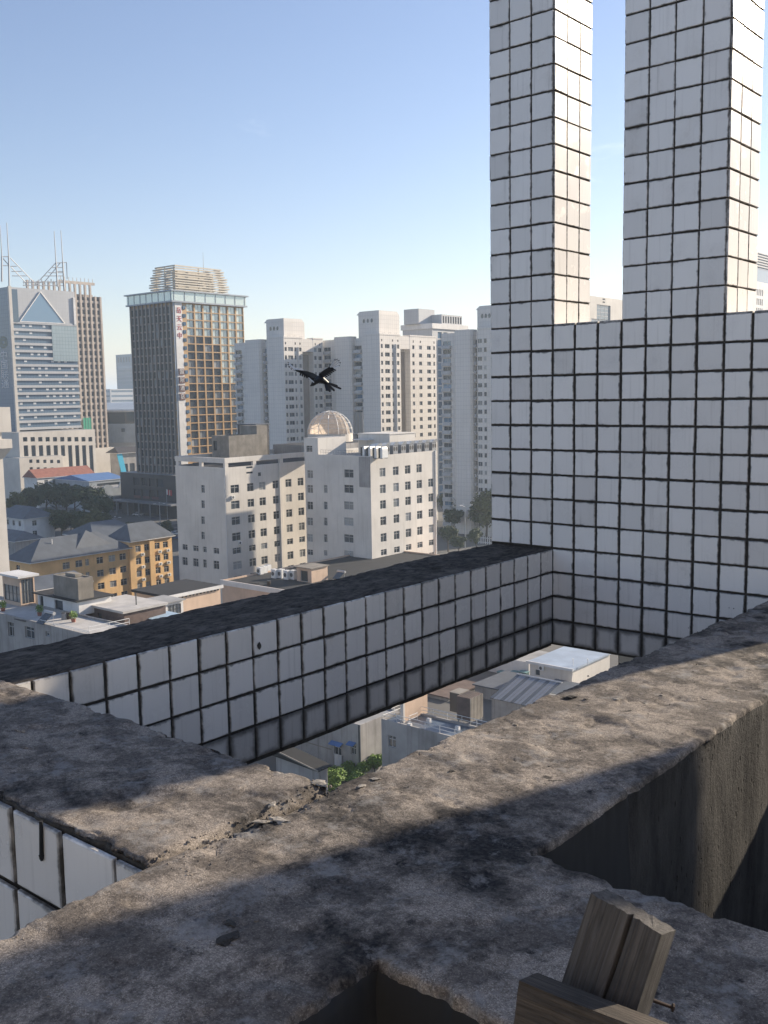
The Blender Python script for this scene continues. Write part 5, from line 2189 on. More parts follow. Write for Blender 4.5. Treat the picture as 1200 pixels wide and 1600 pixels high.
w = Wing(wh2, P.x, P.y, 18, 9, G, P.z, M['stucco'], M['flatroof'], rec=0.15)
for i in range(3):
    w.open('S', 4 + 4.5 * i, 5.6 + 4.5 * i, P.z - 2.6, P.z - 0.9, 'hotel')
w.build()
gable_roof(wh2, P.x - 18, P.x, P.y, P.y + 9, P.z, P.z + 2.4, M['roofslate'], 0.7, 'x', 3.0)

# ---- low blocks in front of the office podium --------------------------------
P = corner(58, 747, 470)
rr_ = thing('house', 'low house with a faded red roof in front of the office podium', 'house', (P.x - 5, P.y + 15, G))
dE = onX(146, 742, P.x).y - P.y
w = Wing(rr_, P.x, P.y, 11, dE, G, P.z, M['white'], M['flatroof'])
for i in range(6):
    w.open('E', dE * (0.12 + 0.14 * i), dE * (0.12 + 0.14 * i) + 1.8, P.z - 3.2, P.z - 1.2, 'hotel')
w.build()
gable_roof(rr_, P.x - 11, P.x, P.y, P.y + dE, P.z, P.z + 3.6, M['redroof'], 0.6, 'y', 0.0)
P = corner(139, 752, 452)
bs = thing('shed', 'long blue-grey shed with a blue sheet roof beside the red-roofed house', 'shed', (P.x - 10, P.y + 12, G))
w = Wing(bs, P.x, P.y, P.x - onY(86, 748, P.y).x, onX(196, 748, P.x).y - P.y, G, P.z, M['cornice'], M['flatroof'])
w.open('E', 4, 16, P.z - 4.2, P.z - 1.4, 'shop')
w.build()
gable_roof(bs, P.x - w.wx, P.x, P.y, P.y + w.wy, P.z, P.z + 2.2, M['blueroof'], 0.4, 'y', 0.0)
P = corner(152, 765, 436)
ws = thing('shop_building', 'pale grey stepped building with rounded gables beside the trees', 'building', (P.x - 5, P.y + 12, G))
dE = onX(212, 765, P.x).y - P.y
w = Wing(ws, P.x, P.y, 14, dE, G, P.z, M['cornice'], M['flatroof'], rec=0.2)
w.open('E', dE * 0.62, dE * 0.62 + 4, P.z - 4.6, P.z - 2.8, 'shop')
w.open('E', dE * 0.2, dE * 0.2 + 3, P.z - 8, P.z - 6.6, 'shop')
for i in range(4):
    w.open('E', dE * 0.05 + i * dE * 0.24, dE * 0.05 + i * dE * 0.24 + dE * 0.17, G + 0.5, G + 3.4, 'shop', 'shop_front')
w.build()
for f0, f1, hh in ((0.12, 0.42, 1.6), (0.55, 1.0, 3.6)):
    mb = MB()
    n = 10
    Ya, Yb = P.y + dE * f0, P.y + dE * f1
    prof = [(Ya, P.z)] + [(Ya + (Yb - Ya) * i / n, P.z + hh * math.sin(math.pi * i / n) ** 0.5) for i in range(1, n)] + [(Yb, P.z)]
    a = [(P.x + 0.02, y, z) for y, z in prof]
    b = [(P.x - 0.5, y, z) for y, z in prof]
    mb.face(a)
    mb.face(list(reversed(b)))
    for i in range(len(a)):
        j = (i + 1) % len(a)
        mb.face([a[j], a[i], b[i], b[j]])
    mb.build('gable', M['cornice'], ws)
mb = MB()
mb.box(P.x, P.x + 1.6, P.y + 0.5, P.y + dE - 0.5, G + 4.0, G + 4.4)
mb.build('awning', M['brown_sign'], ws)
P = corner(186, 708, 560)
gh = thing('gatehouse', 'brown pavilion with upturned dark roof left of the gold-gridded tower', 'pavilion', (P.x, P.y, G))
w = Wing(gh, P.x, P.y, P.x - onY(172, 712, P.y).x, onX(222, 708, P.x).y - P.y, G, P.z, M['stucco'], M['flatroof'], rec=0.3)
for i in range(3):
    w.open('E', 2 + i * w.wy * 0.3, 2 + i * w.wy * 0.3 + w.wy * 0.22, P.z - 11, P.z - 6, 'shop')
w.build()
gable_roof(gh, P.x - w.wx, P.x, P.y, P.y + w.wy, P.z, P.z + 3.0, M['darkwall'], 1.8, 'y', 2.0)
q = onX(190.5, 724, P.x + 1.2)
sg = thing('sign_panel', 'bright blue upright panel on the brown pavilion', 'sign', (q.x, q.y, q.z - 4))
mb = MB()
mb.hexa([(P.x + 0.5, q.y - 0.3, q.z - 5), (P.x + 0.9, q.y - 0.3, q.z - 5), (P.x + 0.9, q.y + 3.0, q.z - 5.4), (P.x + 0.5, q.y + 3.0, q.z - 5.4)],
        [(P.x + 0.5, q.y - 2.6, q.z + 5), (P.x + 0.9, q.y - 2.6, q.z + 5), (P.x + 0.9, q.y + 0.6, q.z + 5.4), (P.x + 0.5, q.y + 0.6, q.z + 5.4)])
mb.build('panel', M['cyan'], sg)
mb = MB()
mb.tube((P.x + 0.3, q.y, G), (P.x + 0.3, q.y, q.z + 4), 0.2)
mb.build('pole', M['greymetal'], sg)

# ---- flat roofs at lower left ---------------------------------------------------
P = corner(139, 992, 122)
ax, ay, az_ = P.x, P.y, P.z
A1 = thing('flat_roof_block', 'low grey block with railed roof terrace behind the tiled beam, lower left', 'building', (ax - 15, ay + 8, G))
w = Wing(A1, ax, ay, 34, onX(205, 965, ax).y - ay, G, az_, M['stucco'], M['paleroof'], rec=0.2, parapet=0.25)
for px, a, h in ((18, 0.75, 1.9), (47, 1.1, 1.5), (75, 0.5, 0.6)):
    u = us_S(ay, ax, 34, px, 1000)
    w.open('S', u - a, u + a, az_ - 0.9 - h, az_ - 0.9, 'hotel')
w.build()
zt = az_ - 0.25


def railing(root, pts, z, h=1.05, step=2.2, mat='whitemetal', rails=(0.5, 1.0), r=0.035, name='railing'):
    mb = MB()
    for (a, b) in zip(pts, pts[1:]):
        L = math.hypot(b[0] - a[0], b[1] - a[1])
        n = max(1, int(L / step))
        for i in range(n + 1):
            x, y = a[0] + (b[0] - a[0]) * i / n, a[1] + (b[1] - a[1]) * i / n
            mb.tube((x, y, z), (x, y, z + h), r * 0.8, n=5)
        for f in rails:
            mb.tube((a[0], a[1], z + h * f), (b[0], b[1], z + h * f), r, n=5)
    return mb.build(name, M[mat], root)


railing(A1, [(ax - 0.15, ay + 0.15), (ax - 0.15, ay + w.wy - 0.2)], az_, 0.9)
railing(A1, [(ax - 11, ay + 0.15), (ax - 0.15, ay + 0.15)], az_, 0.35, 3)
# stair house of glass
P = onZ(33, 948, zt)
sh_ = thing('rooftop_block', 'glazed stair house with a white slab roof on the lower-left terrace', 'stair house', (P.x - 2, P.y + 2, zt))
ws_, ds_ = P.x - onY(6, 940, P.y).x, onX(55, 930, P.x).y - P.y
z1 = zc(P, 33, 903)
w = Wing(sh_, P.x, P.y, ws_, ds_, zt, z1, M['peach'], M['flatroof'], rec=0.1)
w.open('S', 0.3, ws_ - 0.2, zt + 0.5, z1 - 1.25, 'stairglass')
w.open('E', 0.2, ds_ - 0.2, zt + 0.3, z1 - 0.3, 'stairglass')
w.build()
mb = MB()
mb.box(P.x - ws_ - 0.4, P.x + 0.5, P.y - 0.5, P.y + ds_ + 0.5, z1, z1 + 0.28)
mb.build('roof_slab', M['white'], sh_)
# cream block with a raised concrete tank
P = onZ(124, 962, zt)
cb_ = thing('roof_house', 'low whitewashed roof house under the big concrete tank', 'house', (P.x - 3, P.y + 2, zt))
wS, dE = P.x - onY(60, 955, P.y).x, 5.0
z1 = zc(P, 124, 940)
w = Wing(cb_, P.x, P.y, wS, dE, zt, z1, M['white'], M['blackroof'], rec=0.2)
w.open('S', 0.5, 1.4, zt + 0.05, z1 - 0.3, 'small', 'door')
w.open('S', wS * 0.42, wS * 0.62, zt + 0.05, z1 - 0.4, 'small', 'door')
w.build()
mb = MB()
mb.box(P.x - wS - 0.4, P.x + 0.4, P.y - 0.6, P.y + dE + 0.3, z1 + 0.002, z1 + 0.16)
mb.build('roof_slab', M['blackroof'], cb_)
tk = thing('water_tank', 'big stained concrete water tank on the lower-left roof house', 'tank', (P.x - 1.5, P.y + 2, z1 + 0.16))
wS2 = P.x - onY(84, 925, P.y).x
z2 = zc(P, 124, 905)
w = Wing(tk, P.x - 0.1, P.y + 0.1, wS2, onX(145, 905, P.x).y - P.y, z1 + 0.16, z2, M['concrete'], M['concrete'], parapet=0.15)
w.build()
mb = MB()
mb.box(P.x - wS2 * 0.75, P.x - wS2 * 0.35, P.y + 1.0, P.y + 2.0, z2 - 0.1, z2 + 0.3)
mb.build('hatch', M['concrete'], tk)
# low dark-roofed wing behind
P = corner(58, 922, 150)
dw_ = thing('house', 'dark-roofed low wing behind the big concrete tank', 'house', (P.x - 4, P.y + 6, G))
w = Wing(dw_, P.x, P.y, 6, onX(140, 905, P.x).y - P.y, G, P.z, M['stucco'], M['roofslate'], rec=0.15)
for k in range(2):
    w.open('E', 1.0 + 3 * k, 2.4 + 3 * k, P.z - 2.2, P.z - 0.8, 'hotel')
w.build()
gable_roof(dw_, P.x - 6, P.x, P.y, P.y + w.wy, P.z, P.z + 1.4, M['roofslate'], 0.4, 'y', 1.0)
# pale slab roof on brick
P = corner(192, 956, 130)
bk = thing('brick_shed', 'brick shed with a wide pale slab roof, right of the big tank', 'shed', (P.x - 3, P.y + 6, G))
wS, dE = P.x - onY(127, 950, P.y).x, onX(262, 928, P.x).y - P.y
w = Wing(bk, P.x - 0.3, P.y + 0.4, wS - 0.6, dE - 0.6, G, P.z - 0.3, M['brick'], M['flatroof'], rec=0.15)
w.open('S', wS * 0.3, wS * 0.3 + 0.9, P.z - 2.2, P.z - 1.0, 'small')
w.build()
mb = MB()
mb.box(P.x - wS, P.x, P.y, P.y + dE, P.z - 0.3, P.z)
mb.build('roof_slab', M['paleroof'], bk)
mb = MB()
q = onZ(213, 945, P.z)
mb.tube((q.x, q.y, P.z), (q.x, q.y, P.z + 1.6), 0.08)
mb.build('pipe', M['framedark'], bk)
# sheds in front of the peach wall
P = corner(243, 962, 132)
s1 = thing('shed', 'small dark shed with a pale blue sheet roof below the peach wall', 'shed', (P.x - 1.5, P.y + 1, G))
w = Wing(s1, P.x, P.y, P.x - onY(222, 960, P.y).x, 3.2, G, P.z - 0.5, M['stucco'], M['flatroof'], rec=0.15)
w.open('E', 0.3, 2.9, P.z - 1.9, P.z - 0.8, 'shop')
w.build()
mb = MB()
mb.hexa([(P.x - w.wx - 0.3, P.y - 0.4, P.z - 0.5), (P.x + 0.5, P.y - 0.4, P.z - 0.5), (P.x + 0.5, P.y + 3.4, P.z - 0.3), (P.x - w.wx - 0.3, P.y + 3.4, P.z - 0.3)],
        [(P.x - w.wx - 0.3, P.y - 0.4, P.z - 0.42), (P.x + 0.5, P.y - 0.4, P.z - 0.42), (P.x + 0.5, P.y + 3.4, P.z - 0.22), (P.x - w.wx - 0.3, P.y + 3.4, P.z - 0.22)])
mb.build('roof', plain('pale_blue_sheet', (0.42, 0.55, 0.66), 0.5), s1)
P = corner(258, 943, 140)
s2 = thing('shed', 'whitewashed lean-to with latticed windows beside the peach wall', 'shed', (P.x - 1, P.y + 2, G))
w = Wing(s2, P.x, P.y, P.x - onY(228, 950, P.y).x, onX(286, 938, P.x).y - P.y, G, P.z, M['white'], M['flatroof'], rec=0.12)
w.open('E', 0.4, w.wy - 0.4, P.z - 1.8, P.z - 0.4, 'stairglass')
w.build()
mb = MB()
mb.box(P.x - w.wx - 0.2, P.x + 0.4, P.y - 0.2, P.y + w.wy + 0.2, P.z + 0.002, P.z + 0.14)
mb.build('roof', M['flatroof'], s2)
# black roofed hall with peach gable wall
P = corner(262, 931, 150)
bh = thing('hall', 'hall with a broad black felt roof and sunlit peach side wall', 'building', (P.x - 6, P.y + 12, G))
wS, dE = P.x - onY(205, 924, P.y).x, onX(348, 908, P.x).y - P.y
w = Wing(bh, P.x - 0.3, P.y + 0.3, wS - 0.6, dE - 0.6, G, P.z - 0.45, M['peach'], M['flatroof'])
w.build()
mb = MB()
mb.box(P.x - wS, P.x, P.y, P.y + dE, P.z - 0.45, P.z - 0.06)
mb.build('roof', M['blackroof'], bh)
mb = MB()
mb.box(P.x + 0.002, P.x + 0.14, P.y, P.y + dE, P.z - 0.5, P.z)
mb.build('fascia', M['white'], bh)
for i in range(14):
    mb = MB()
    yv = P.y + 0.8 + i * (dE - 1.6) / 13
    mb.box(P.x - 0.29, P.x - 0.1, yv - 0.09, yv + 0.09, P.z - 0.8, P.z - 0.6)
    mb.build('bracket', M['framedark'], bh)
# flat roof with rows of condensers and a stair hut
P = corner(590, 945, 158)
aw = thing('flat_roof_block', 'low block with dark roof and a cluster of air conditioners below the hotels', 'building', (P.x - 12, P.y + 15, G))
wS = P.x - onY(347, 923, P.y).x
w = Wing(aw, P.x, P.y, wS, 46, G, P.z, M['peach'], M['blackroof'], rec=0.15, parapet=0.3)
w.build()
zr2 = P.z - 0.3
mb = MB()
mb.box(P.x - wS - 0.2, P.x + 0.2, P.y - 0.2, P.y - 0.002, P.z - 0.9, P.z + 0.05)
mb.build('fascia', M['white'], aw)
for i, (px, py) in enumerate(((404, 898), (410, 896), (416, 894), (427, 904), (437, 904), (446, 906), (456, 906))):
    q = onZ(px, py, zr2)
    ac_unit('%s condenser from the left in the cluster below the hotels' % ORD[i], (q.x, q.y, zr2), 'S', 'condenser cluster below the hotels', 1.1, 1.75 if i > 2 else 1.4, 0.9)
P = onZ(487, 911, zr2)
ht = thing('stair_hut', 'small stair hut with pale roof and sunlit peach wall beside the condenser cluster', 'hut', (P.x - 1, P.y + 2, zr2))
wS, dE = P.x - onY(464, 908, P.y).x, onX(512, 895, P.x).y - P.y
z1 = zc(P, 487, 889)
w = Wing(ht, P.x, P.y, wS, dE, zr2, z1, M['peach'], M['flatroof'], rec=0.12)
w.open('S', wS * 0.25, wS * 0.75, zr2 + 0.05, z1 - 0.5, 'door', 'door')
w.build()
mb = MB()
mb.box(P.x - wS - 0.3, P.x + 0.3, P.y - 0.4, P.y + dE + 0.2, z1 + 0.002, z1 + 0.15)
mb.build('roof_slab', M['concrete'], ht)

rk = random.Random(44)


def clutter(kind, p, label):
    x, y, z = p
    if kind == 'barrel':
        o = thing('barrel', label, 'barrel', p)
        mb = MB()
        mb.tube((x, y, z), (x, y, z + 0.85), 0.32, n=10)
        mb.build('drum', rk.choice([M['blueroof'], M['greymetal'], M['rust']]), o)
        mb = MB()
        mb.tube((x, y, z + 0.85), (x, y, z + 0.9), 0.34, n=10)
        mb.build('lid', M['framedark'], o)
    elif kind == 'heater':
        o = thing('solar_heater', label, 'solar heater', p)
        mb = MB()
        mb.hexa([(x - .8, y - .9, z + .15), (x + .8, y - .9, z + .15), (x + .8, y + .5, z + 1.2), (x - .8, y + .5, z + 1.2)],
                [(x - .8, y - .95, z + .22), (x + .8, y - .95, z + .22), (x + .8, y + .45, z + 1.27), (x - .8, y + .45, z + 1.27)])
        mb.build('collector', M['glass'], o)
        mb = MB()
        mb.tube((x - 0.95, y + 0.65, z + 1.35), (x + 0.95, y + 0.65, z + 1.35), 0.24, n=10)
        mb.build('tank', M['metal'], o)
        mb = MB()
        for a in (-.75, .75):
            mb.tube((x + a, y + .6, z), (x + a, y + .6, z + 1.2), 0.03, n=5)
            mb.tube((x + a, y - .85, z), (x + a, y - .85, z + .2), 0.03, n=5)
        mb.build('leg', M['metal'], o)
    elif kind == 'plant':
        o = thing('potted_plant', label, 'plant', p)
        mb = MB()
        mb.tube((x, y, z), (x, y, z + 0.45), 0.24, 0.32, n=9)
        mb.build('pot', M['redroof'], o)
        place(SHRB, 'foliage', o, (x, y, z + 0.95), (0, 0, rk.uniform(0, 6)), (0.45, 0.45, 0.5))
    else:
        o = thing('plank_pile', label, 'planks', p)
        for k in range(5):
            mb = MB()
            a = rk.uniform(-0.25, 0.25)
            mb.hexa([(x - 1.2, y + k * .16 - a, z + .02 + .03 * (k % 2)), (x + 1.2, y + k * .16 + a, z + .02 + .03 * (k % 2)), (x + 1.2, y + k * .16 + .12 + a, z + .02 + .03 * (k % 2)), (x - 1.2, y + k * .16 + .12 - a, z + .02 + .03 * (k % 2))],
                    [(x - 1.2, y + k * .16 - a, z + .07 + .03 * (k % 2)), (x + 1.2, y + k * .16 + a, z + .07 + .03 * (k % 2)), (x + 1.2, y + k * .16 + .12 + a, z + .07 + .03 * (k % 2)), (x - 1.2, y + k * .16 + .12 - a, z + .07 + .03 * (k % 2))])
            mb.build('plank', M['wood'], o)
    return o


def mini_leaves(seed):
    q = random.Random(seed)
    mb = MB()
    for i in range(260):
        d = Vector((q.gauss(0, 1), q.gauss(0, 1), q.gauss(0, 1))).normalized() * q.random() ** 0.4 * 1.2
        u = Vector((q.gauss(0, 1), q.gauss(0, 1), q.gauss(0, 1))).normalized()
        v = u.orthogonal().normalized()
        mb.face([d - u * .22, d - v * .1, d + u * .22, d + v * .1])
    return mb.mesh('foliage', M['leaf_bright'])


M['leaf_bright'] = M.get('leaf_bright')
SHRB = mini_leaves(8)
for kind, px, py, zlev, lab in (
        ('heater', 72, 975, zt, 'solar heater on the lower-left roof terrace near its front edge'),
        ('barrel', 100, 968, zt, 'barrel in front of the whitewashed roof house'),
        ('barrel', 108, 967, zt, 'barrel right of the other one before the whitewashed roof house'),
        ('planks', 30, 970, zt, 'pile of planks on the lower-left roof terrace'),
        ('plant', 62, 962, zt, 'potted plant beside the door of the whitewashed roof house'),
        ('plant', 5, 955, zt, 'potted plant left of the glazed stair house'),
        ('plant', 115, 972, zt, 'potted plant at the corner of the whitewashed roof house'),
        ('planks', 395, 912, zr2, 'pile of planks on the dark roof left of the condenser cluster'),
        ('barrel', 420, 915, zr2, 'barrel on the dark roof in front of the condenser cluster'),
        ('heater', 530, 905, zr2, 'solar heater on the dark roof right of the stair hut')):
    q = onZ(px, py, zlev)
    clutter(kind, (q.x, q.y, zlev), lab)

# ---- old low buildings seen through the gap -----------------------------------
P = corner(563, 1133, 120)
H1 = thing('old_house', 'stained grey rendered house with awninged window seen under the tiled beam', 'house', (P.x - 6, P.y + 3, G))
w = Wing(H1, P.x, P.y, 16, 7.5, G, P.z, M['stucco'], M['flatroof'], rec=0.15, parapet=0.2)
for px, a, h in ((527.5, 0.62, 1.7), (552, 0.42, 1.2)):
    u = us_S(P.y, P.x, 16, px, 1172)
    zz = zc((onY(px, 1172, P.y).x, P.y), px, 1172)
    w.open('S', u - a, u + a, zz - h / 2, zz + h / 2, 'hotel')
w.build()
for px in (527, 551):
    q = onY(px, 1160, P.y)
    hw_ = 1.0 if px == 527 else 0.6
    mb = MB()
    mb.hexa([(q.x - hw_, P.y - 0.7, q.z - 0.25), (q.x + hw_, P.y - 0.7, q.z - 0.25), (q.x + hw_, P.y, q.z + 0.05), (q.x - hw_, P.y, q.z + 0.05)],
            [(q.x - hw_, P.y - 0.7, q.z - 0.2), (q.x + hw_, P.y - 0.7, q.z - 0.2), (q.x + hw_, P.y, q.z + 0.1), (q.x - hw_, P.y, q.z + 0.1)])
    mb.build('awning', M['blueroof'], H1)
for k in range(3):
    mb = MB()
    zz = P.z - 2.0 - 2.3 * k
    mb.box(P.x - 16, P.x - 5.0, P.y - 0.05, P.y - 0.002, zz, zz + 0.12)
    mb.build('string_course', M['concrete'], H1)
mb = MB()
mb.tube((P.x - 0.2, P.y - 0.1, G), (P.x - 0.2, P.y - 0.1, P.z), 0.07)
mb.build('downpipe', M['framedark'], H1)
q = onY(528, 1186, P.y - 0.25)
cl = thing('laundry_cloth', 'white cloth hanging below the awninged window of the old house', 'cloth', (q.x, q.y, q.z - 0.9))
mb = MB()
n = 8
for i in range(n):
    a, b = q.x - 0.6 + 1.2 * i / n, q.x - 0.6 + 1.2 * (i + 1) / n
    ya, yb = q.y + 0.05 * math.sin(i * 1.9), q.y + 0.05 * math.sin((i + 1) * 1.9)
    mb.hexa([(a, ya, q.z - 0.9), (b, yb, q.z - 0.9), (b, yb + 0.02, q.z - 0.9), (a, ya + 0.02, q.z - 0.9)], [(a, ya, q.z + 0.6), (b, yb, q.z + 0.6), (b, yb + 0.02, q.z + 0.6), (a, ya + 0.02, q.z + 0.6)])
mb.build('cloth', M['white'], cl)
mb = MB()
mb.tube((q.x - 0.8, q.y, q.z + 0.62), (q.x + 0.8, q.y, q.z + 0.62), 0.02, n=5)
mb.build('rod', M['metal'], cl)

# railed terrace with tank
P = onY(706, 1151, onZ(596, 1140, -38.6).y)
zt2 = P.z
Y0 = P.y
Xl = onY(596, 1140, Y0).x
Xr = onY(760, 1156, Y0).x
TB = thing('terrace_block', 'old block with a wet railed roof terrace and rusty tank seen through the gap', 'building', ((Xl + Xr) / 2, Y0 + 6, G))
dE = onX(796, 1098, Xr).y - Y0
w = Wing(TB, Xr, Y0, Xr - Xl, dE, G, zt2, M['stucco'], M['wet'], rec=0.15, parapet=0.25)
w.open('S', 1.0, 2.2, zt2 - 3.2, zt2 - 1.8, 'hotel')
w.build()
railing(TB, [(Xl + 0.15, Y0 + dE - 0.15), (Xl + 0.15, Y0 + 0.15), (Xr - 0.15, Y0 + 0.15), (Xr - 0.15, Y0 + dE - 0.15), (Xl + 0.15, Y0 + dE - 0.15)], zt2, 0.85, 2.0)
railing(TB, [(Xl + 3.3, Y0 + 1.2), (Xl + 3.3, Y0 + dE * 0.6)], zt2 - 0.25, 0.9, 2.0)
q = onZ(735, 1135, zt2 - 0.2)
tk = thing('water_tank', 'tall rusty ribbed tank on the wet roof terrace', 'tank', (q.x - 0.8, q.y + 0.8, zt2 - 0.25))
zq = zc(q, 735, 1092)
wq, dq = q.x - onY(714, 1125, q.y).x, onX(755, 1120, q.x).y - q.y
mb = MB()
mb.box(q.x - wq, q.x - 0.05, q.y, q.y + dq, zt2 + 0.25, zq)
mb.build('body', M['brick'], tk)
for i in range(9):
    mb = MB()
    yy_ = q.y + dq * (i + 0.1) / 9
    mb.box(q.x - 0.05, q.x + 0.03, yy_, yy_ + dq * 0.075, zt2 + 0.25, zq)
    mb.build('slat', M['concrete'], tk)
mb = MB()
for a, b in ((0.1, 0.1), (wq - 0.2, 0.1), (0.1, dq - 0.2), (wq - 0.2, dq - 0.2)):
    mb.box(q.x - a - 0.12, q.x - a, q.y + b, q.y + b + 0.12, zt2 - 0.25, zt2 + 0.25)
mb.build('leg', M['greymetal'], tk)
mb = MB()
for i in range(5):
    mb.tube((q.x - wq * (0.1 + 0.18 * i), q.y + 0.1, zq + 0.04), (q.x - wq * (0.3 + 0.12 * i), q.y + dq - 0.1, zq + 0.16), 0.03, n=4)
mb.build('roof_sticks', M['wood'], tk)
q2 = onZ(714, 1116, zt2 - 0.2)
tk2 = thing('water_tank', 'lower dark tank behind the rusty ribbed tank on the terrace', 'tank', (q2.x - 0.7, q2.y + 0.7, zt2 - 0.25))
mb = MB()
mb.box(q2.x - 1.5, q2.x - 0.05, q2.y + 0.6, q2.y + 2.6, zt2 - 0.25, zc(q2, 714, 1087))
mb.build('body', M['darkwall'], tk2)
mb = MB()
mb.box(q2.x - 1.55, q2.x, q2.y + 0.55, q2.y + 2.65, zc(q2, 714, 1087), zc(q2, 714, 1086))
mb.build('lid', M['concrete'], tk2)
q3 = onZ(632, 1128, zt2 - 0.2)
pw_ = thing('screen_wall', 'sunlit cream panel wall along the left side of the wet terrace', 'wall', (q3.x, q3.y, zt2 - 0.25))
dq = onX(668, 1110, q3.x).y - q3.y
zq = zc(q3, 632, 1098)
mb = MB()
mb.box(q3.x - 0.25, q3.x, q3.y, q3.y + dq, zt2 - 0.25, zq)
mb.build('panel', M['peach'], pw_)
mb = MB()
mb.box(q3.x - 0.35, q3.x + 0.1, q3.y - 0.3, q3.y - 0.002, zt2 - 0.25, zq + 0.1)
mb.build('post', M['offwhite'], pw_)
for i, (px, py) in enumerate(((715, 1140), (670, 1128), (640, 1136))):
    qq = onZ(px, py, zt2 - 0.24)
    o = thing('concrete_block', '%s white block standing on the wet terrace' % ('rightmost', 'middle', 'leftmost')[i], 'block', (qq.x, qq.y, zt2 - 0.25))
    mb = MB()
    mb.hexa([(qq.x - .28, qq.y - .2, zt2 - .25), (qq.x + .28, qq.y - .2, zt2 - .25), (qq.x + .28, qq.y + .2, zt2 - .25), (qq.x - .28, qq.y + .2, zt2 - .25)],
            [(qq.x - .24, qq.y - .17, zt2 + .2), (qq.x + .24, qq.y - .17, zt2 + .2), (qq.x + .24, qq.y + .17, zt2 + .2), (qq.x - .24, qq.y + .17, zt2 + .2)])
    mb.build('block', M['white'], o)
# corrugated shed roofs beyond the terrace
P = corner(838, 1102, 138)
cs = thing('shed', 'shed with a grey corrugated lean-to roof behind the wet terrace', 'shed', (P.x - 3, P.y + 3, G))
wS, dE = P.x - onY(768, 1092, P.y).x, 7.0
w = Wing(cs, P.x, P.y, wS, dE, G, P.z - 0.3, M['stucco'], M['flatroof'])
w.build()
n = 13
for i in range(n):
    mb = MB()
    xa, xb = P.x - wS + wS * i / n, P.x - wS + wS * (i + 0.86) / n
    mb.hexa([(xa, P.y - 0.4, P.z - 0.32), (xb, P.y - 0.4, P.z - 0.32), (xb, P.y + dE, P.z + 1.5), (xa, P.y + dE, P.z + 1.5)],
            [(xa, P.y - 0.4, P.z - 0.2), (xb, P.y - 0.4, P.z - 0.2), (xb, P.y + dE, P.z + 1.62), (xa, P.y + dE, P.z + 1.62)])
    mb.build('roof_sheet', M['greymetal'] if i % 3 else M['roofslate'], cs)
mb = MB()
mb.tube((P.x - wS - 0.1, P.y + dE, P.z + 1.65), (P.x + 0.1, P.y + dE, P.z + 1.65), 0.12)
mb.build('ridge_cap', M['white'], cs)
P = corner(884, 1088, 144)
cs2 = thing('shed', 'plain grey flat shed roof right of the corrugated shed', 'shed', (P.x - 3, P.y + 3, G))
w = Wing(cs2, P.x, P.y, P.x - onY(835, 1082, P.y).x, 6.5, G, P.z, M['stucco'], M['roofslate'])
w.build()
mb = MB()
mb.box(P.x - w.wx - 0.2, P.x + 0.2, P.y - 0.2, P.y + 6.7, P.z + 0.002, P.z + 0.12)
mb.build('roof', M['roofslate'], cs2)
# white-wall house with the pale blue roof
P = corner(895, 1046, 152)
wr = thing('house', 'whitewashed house with a flat pale blue roof seen under the tiled corner', 'house', (P.x - 4, P.y + 5, G))
wS, dE = P.x - onY(824, 1031, P.y).x, 13.0
w = Wing(wr, P.x - 0.3, P.y + 0.3, wS - 0.6, dE - 0.6, G, P.z - 0.3, M['offwhite'], M['flatroof'], rec=0.15)
w.open('S', 1.0, 1.8, P.z - 2.1, P.z - 1.2, 'small')
w.open('S', wS * 0.55, wS * 0.55 + 1.2, P.z - 4.6, P.z - 3.0, 'hotel')
w.build()
mb = MB()
mb.box(P.x - wS, P.x, P.y, P.y + dE, P.z - 0.3, P.z)
mb.build('roof', paint('pale_blue_sheet_roof', (0.40, 0.47, 0.55), 0.4, 0.15, 0.3, 0), wr)
mb = MB()
mb.box(P.x - wS - 0.1, P.x + 0.1, P.y - 0.25, P.y - 0.003, P.z - 0.32, P.z + 0.1)
mb.build('gutter', M['white'], wr)
q = onY(846, 1044, P.y)
ac_unit('single white air conditioner on the whitewashed house under the tiled corner', (q.x, P.y - 0.12, q.z - 0.4), 'S')
for i, px in enumerate((894, 917)):
    qq = onZ(px, 1040, P.z)
    o = thing('vent_pipe', '%s thin white vent pipe on the pale blue roof' % ('left', 'right')[i], 'pipe', (qq.x, qq.y, P.z))
    mb = MB()
    mb.tube((qq.x, qq.y + 0.3, P.z), (qq.x, qq.y + 0.3, P.z + 1.0), 0.06)
    mb.tube((qq.x, qq.y + 0.3, P.z + 0.98), (qq.x, qq.y + 0.05, P.z + 1.06), 0.055)
    mb.build('pipe', M['whitemetal'], o)
for i, (px, py, D, xl, dd_, lab) in enumerate(((812, 1084, 150, 742, 9, 'long dark felt shed roof behind the corrugated shed'), (770, 1066, 163, 690, 12, 'dark tarpaulin-covered roof below the pale wall'), (700, 1090, 152, 640, 9, 'dull brown flat roof left of the rusty tank'))):
    P = corner(px, py, D)
    o = thing('shed', lab, 'shed', (P.x - 3, P.y + 3, G))
    w = Wing(o, P.x, P.y, P.x - onY(xl, py - 5, P.y).x, dd_, G, P.z - 0.1, M['stucco'], M['flatroof'], rec=0.15)
    w.open('S', 1.0, 2.2, P.z - 2.4, P.z - 1.0, 'hotel')
    w.build()
    mb = MB()
    mb.box(P.x - w.wx - 0.3, P.x + 0.3, P.y - 0.3, P.y + dd_ + 0.3, P.z - 0.1, P.z + 0.1)
    mb.build('roof', M[('roofslate', 'blackroof', 'brick')[i]], o)
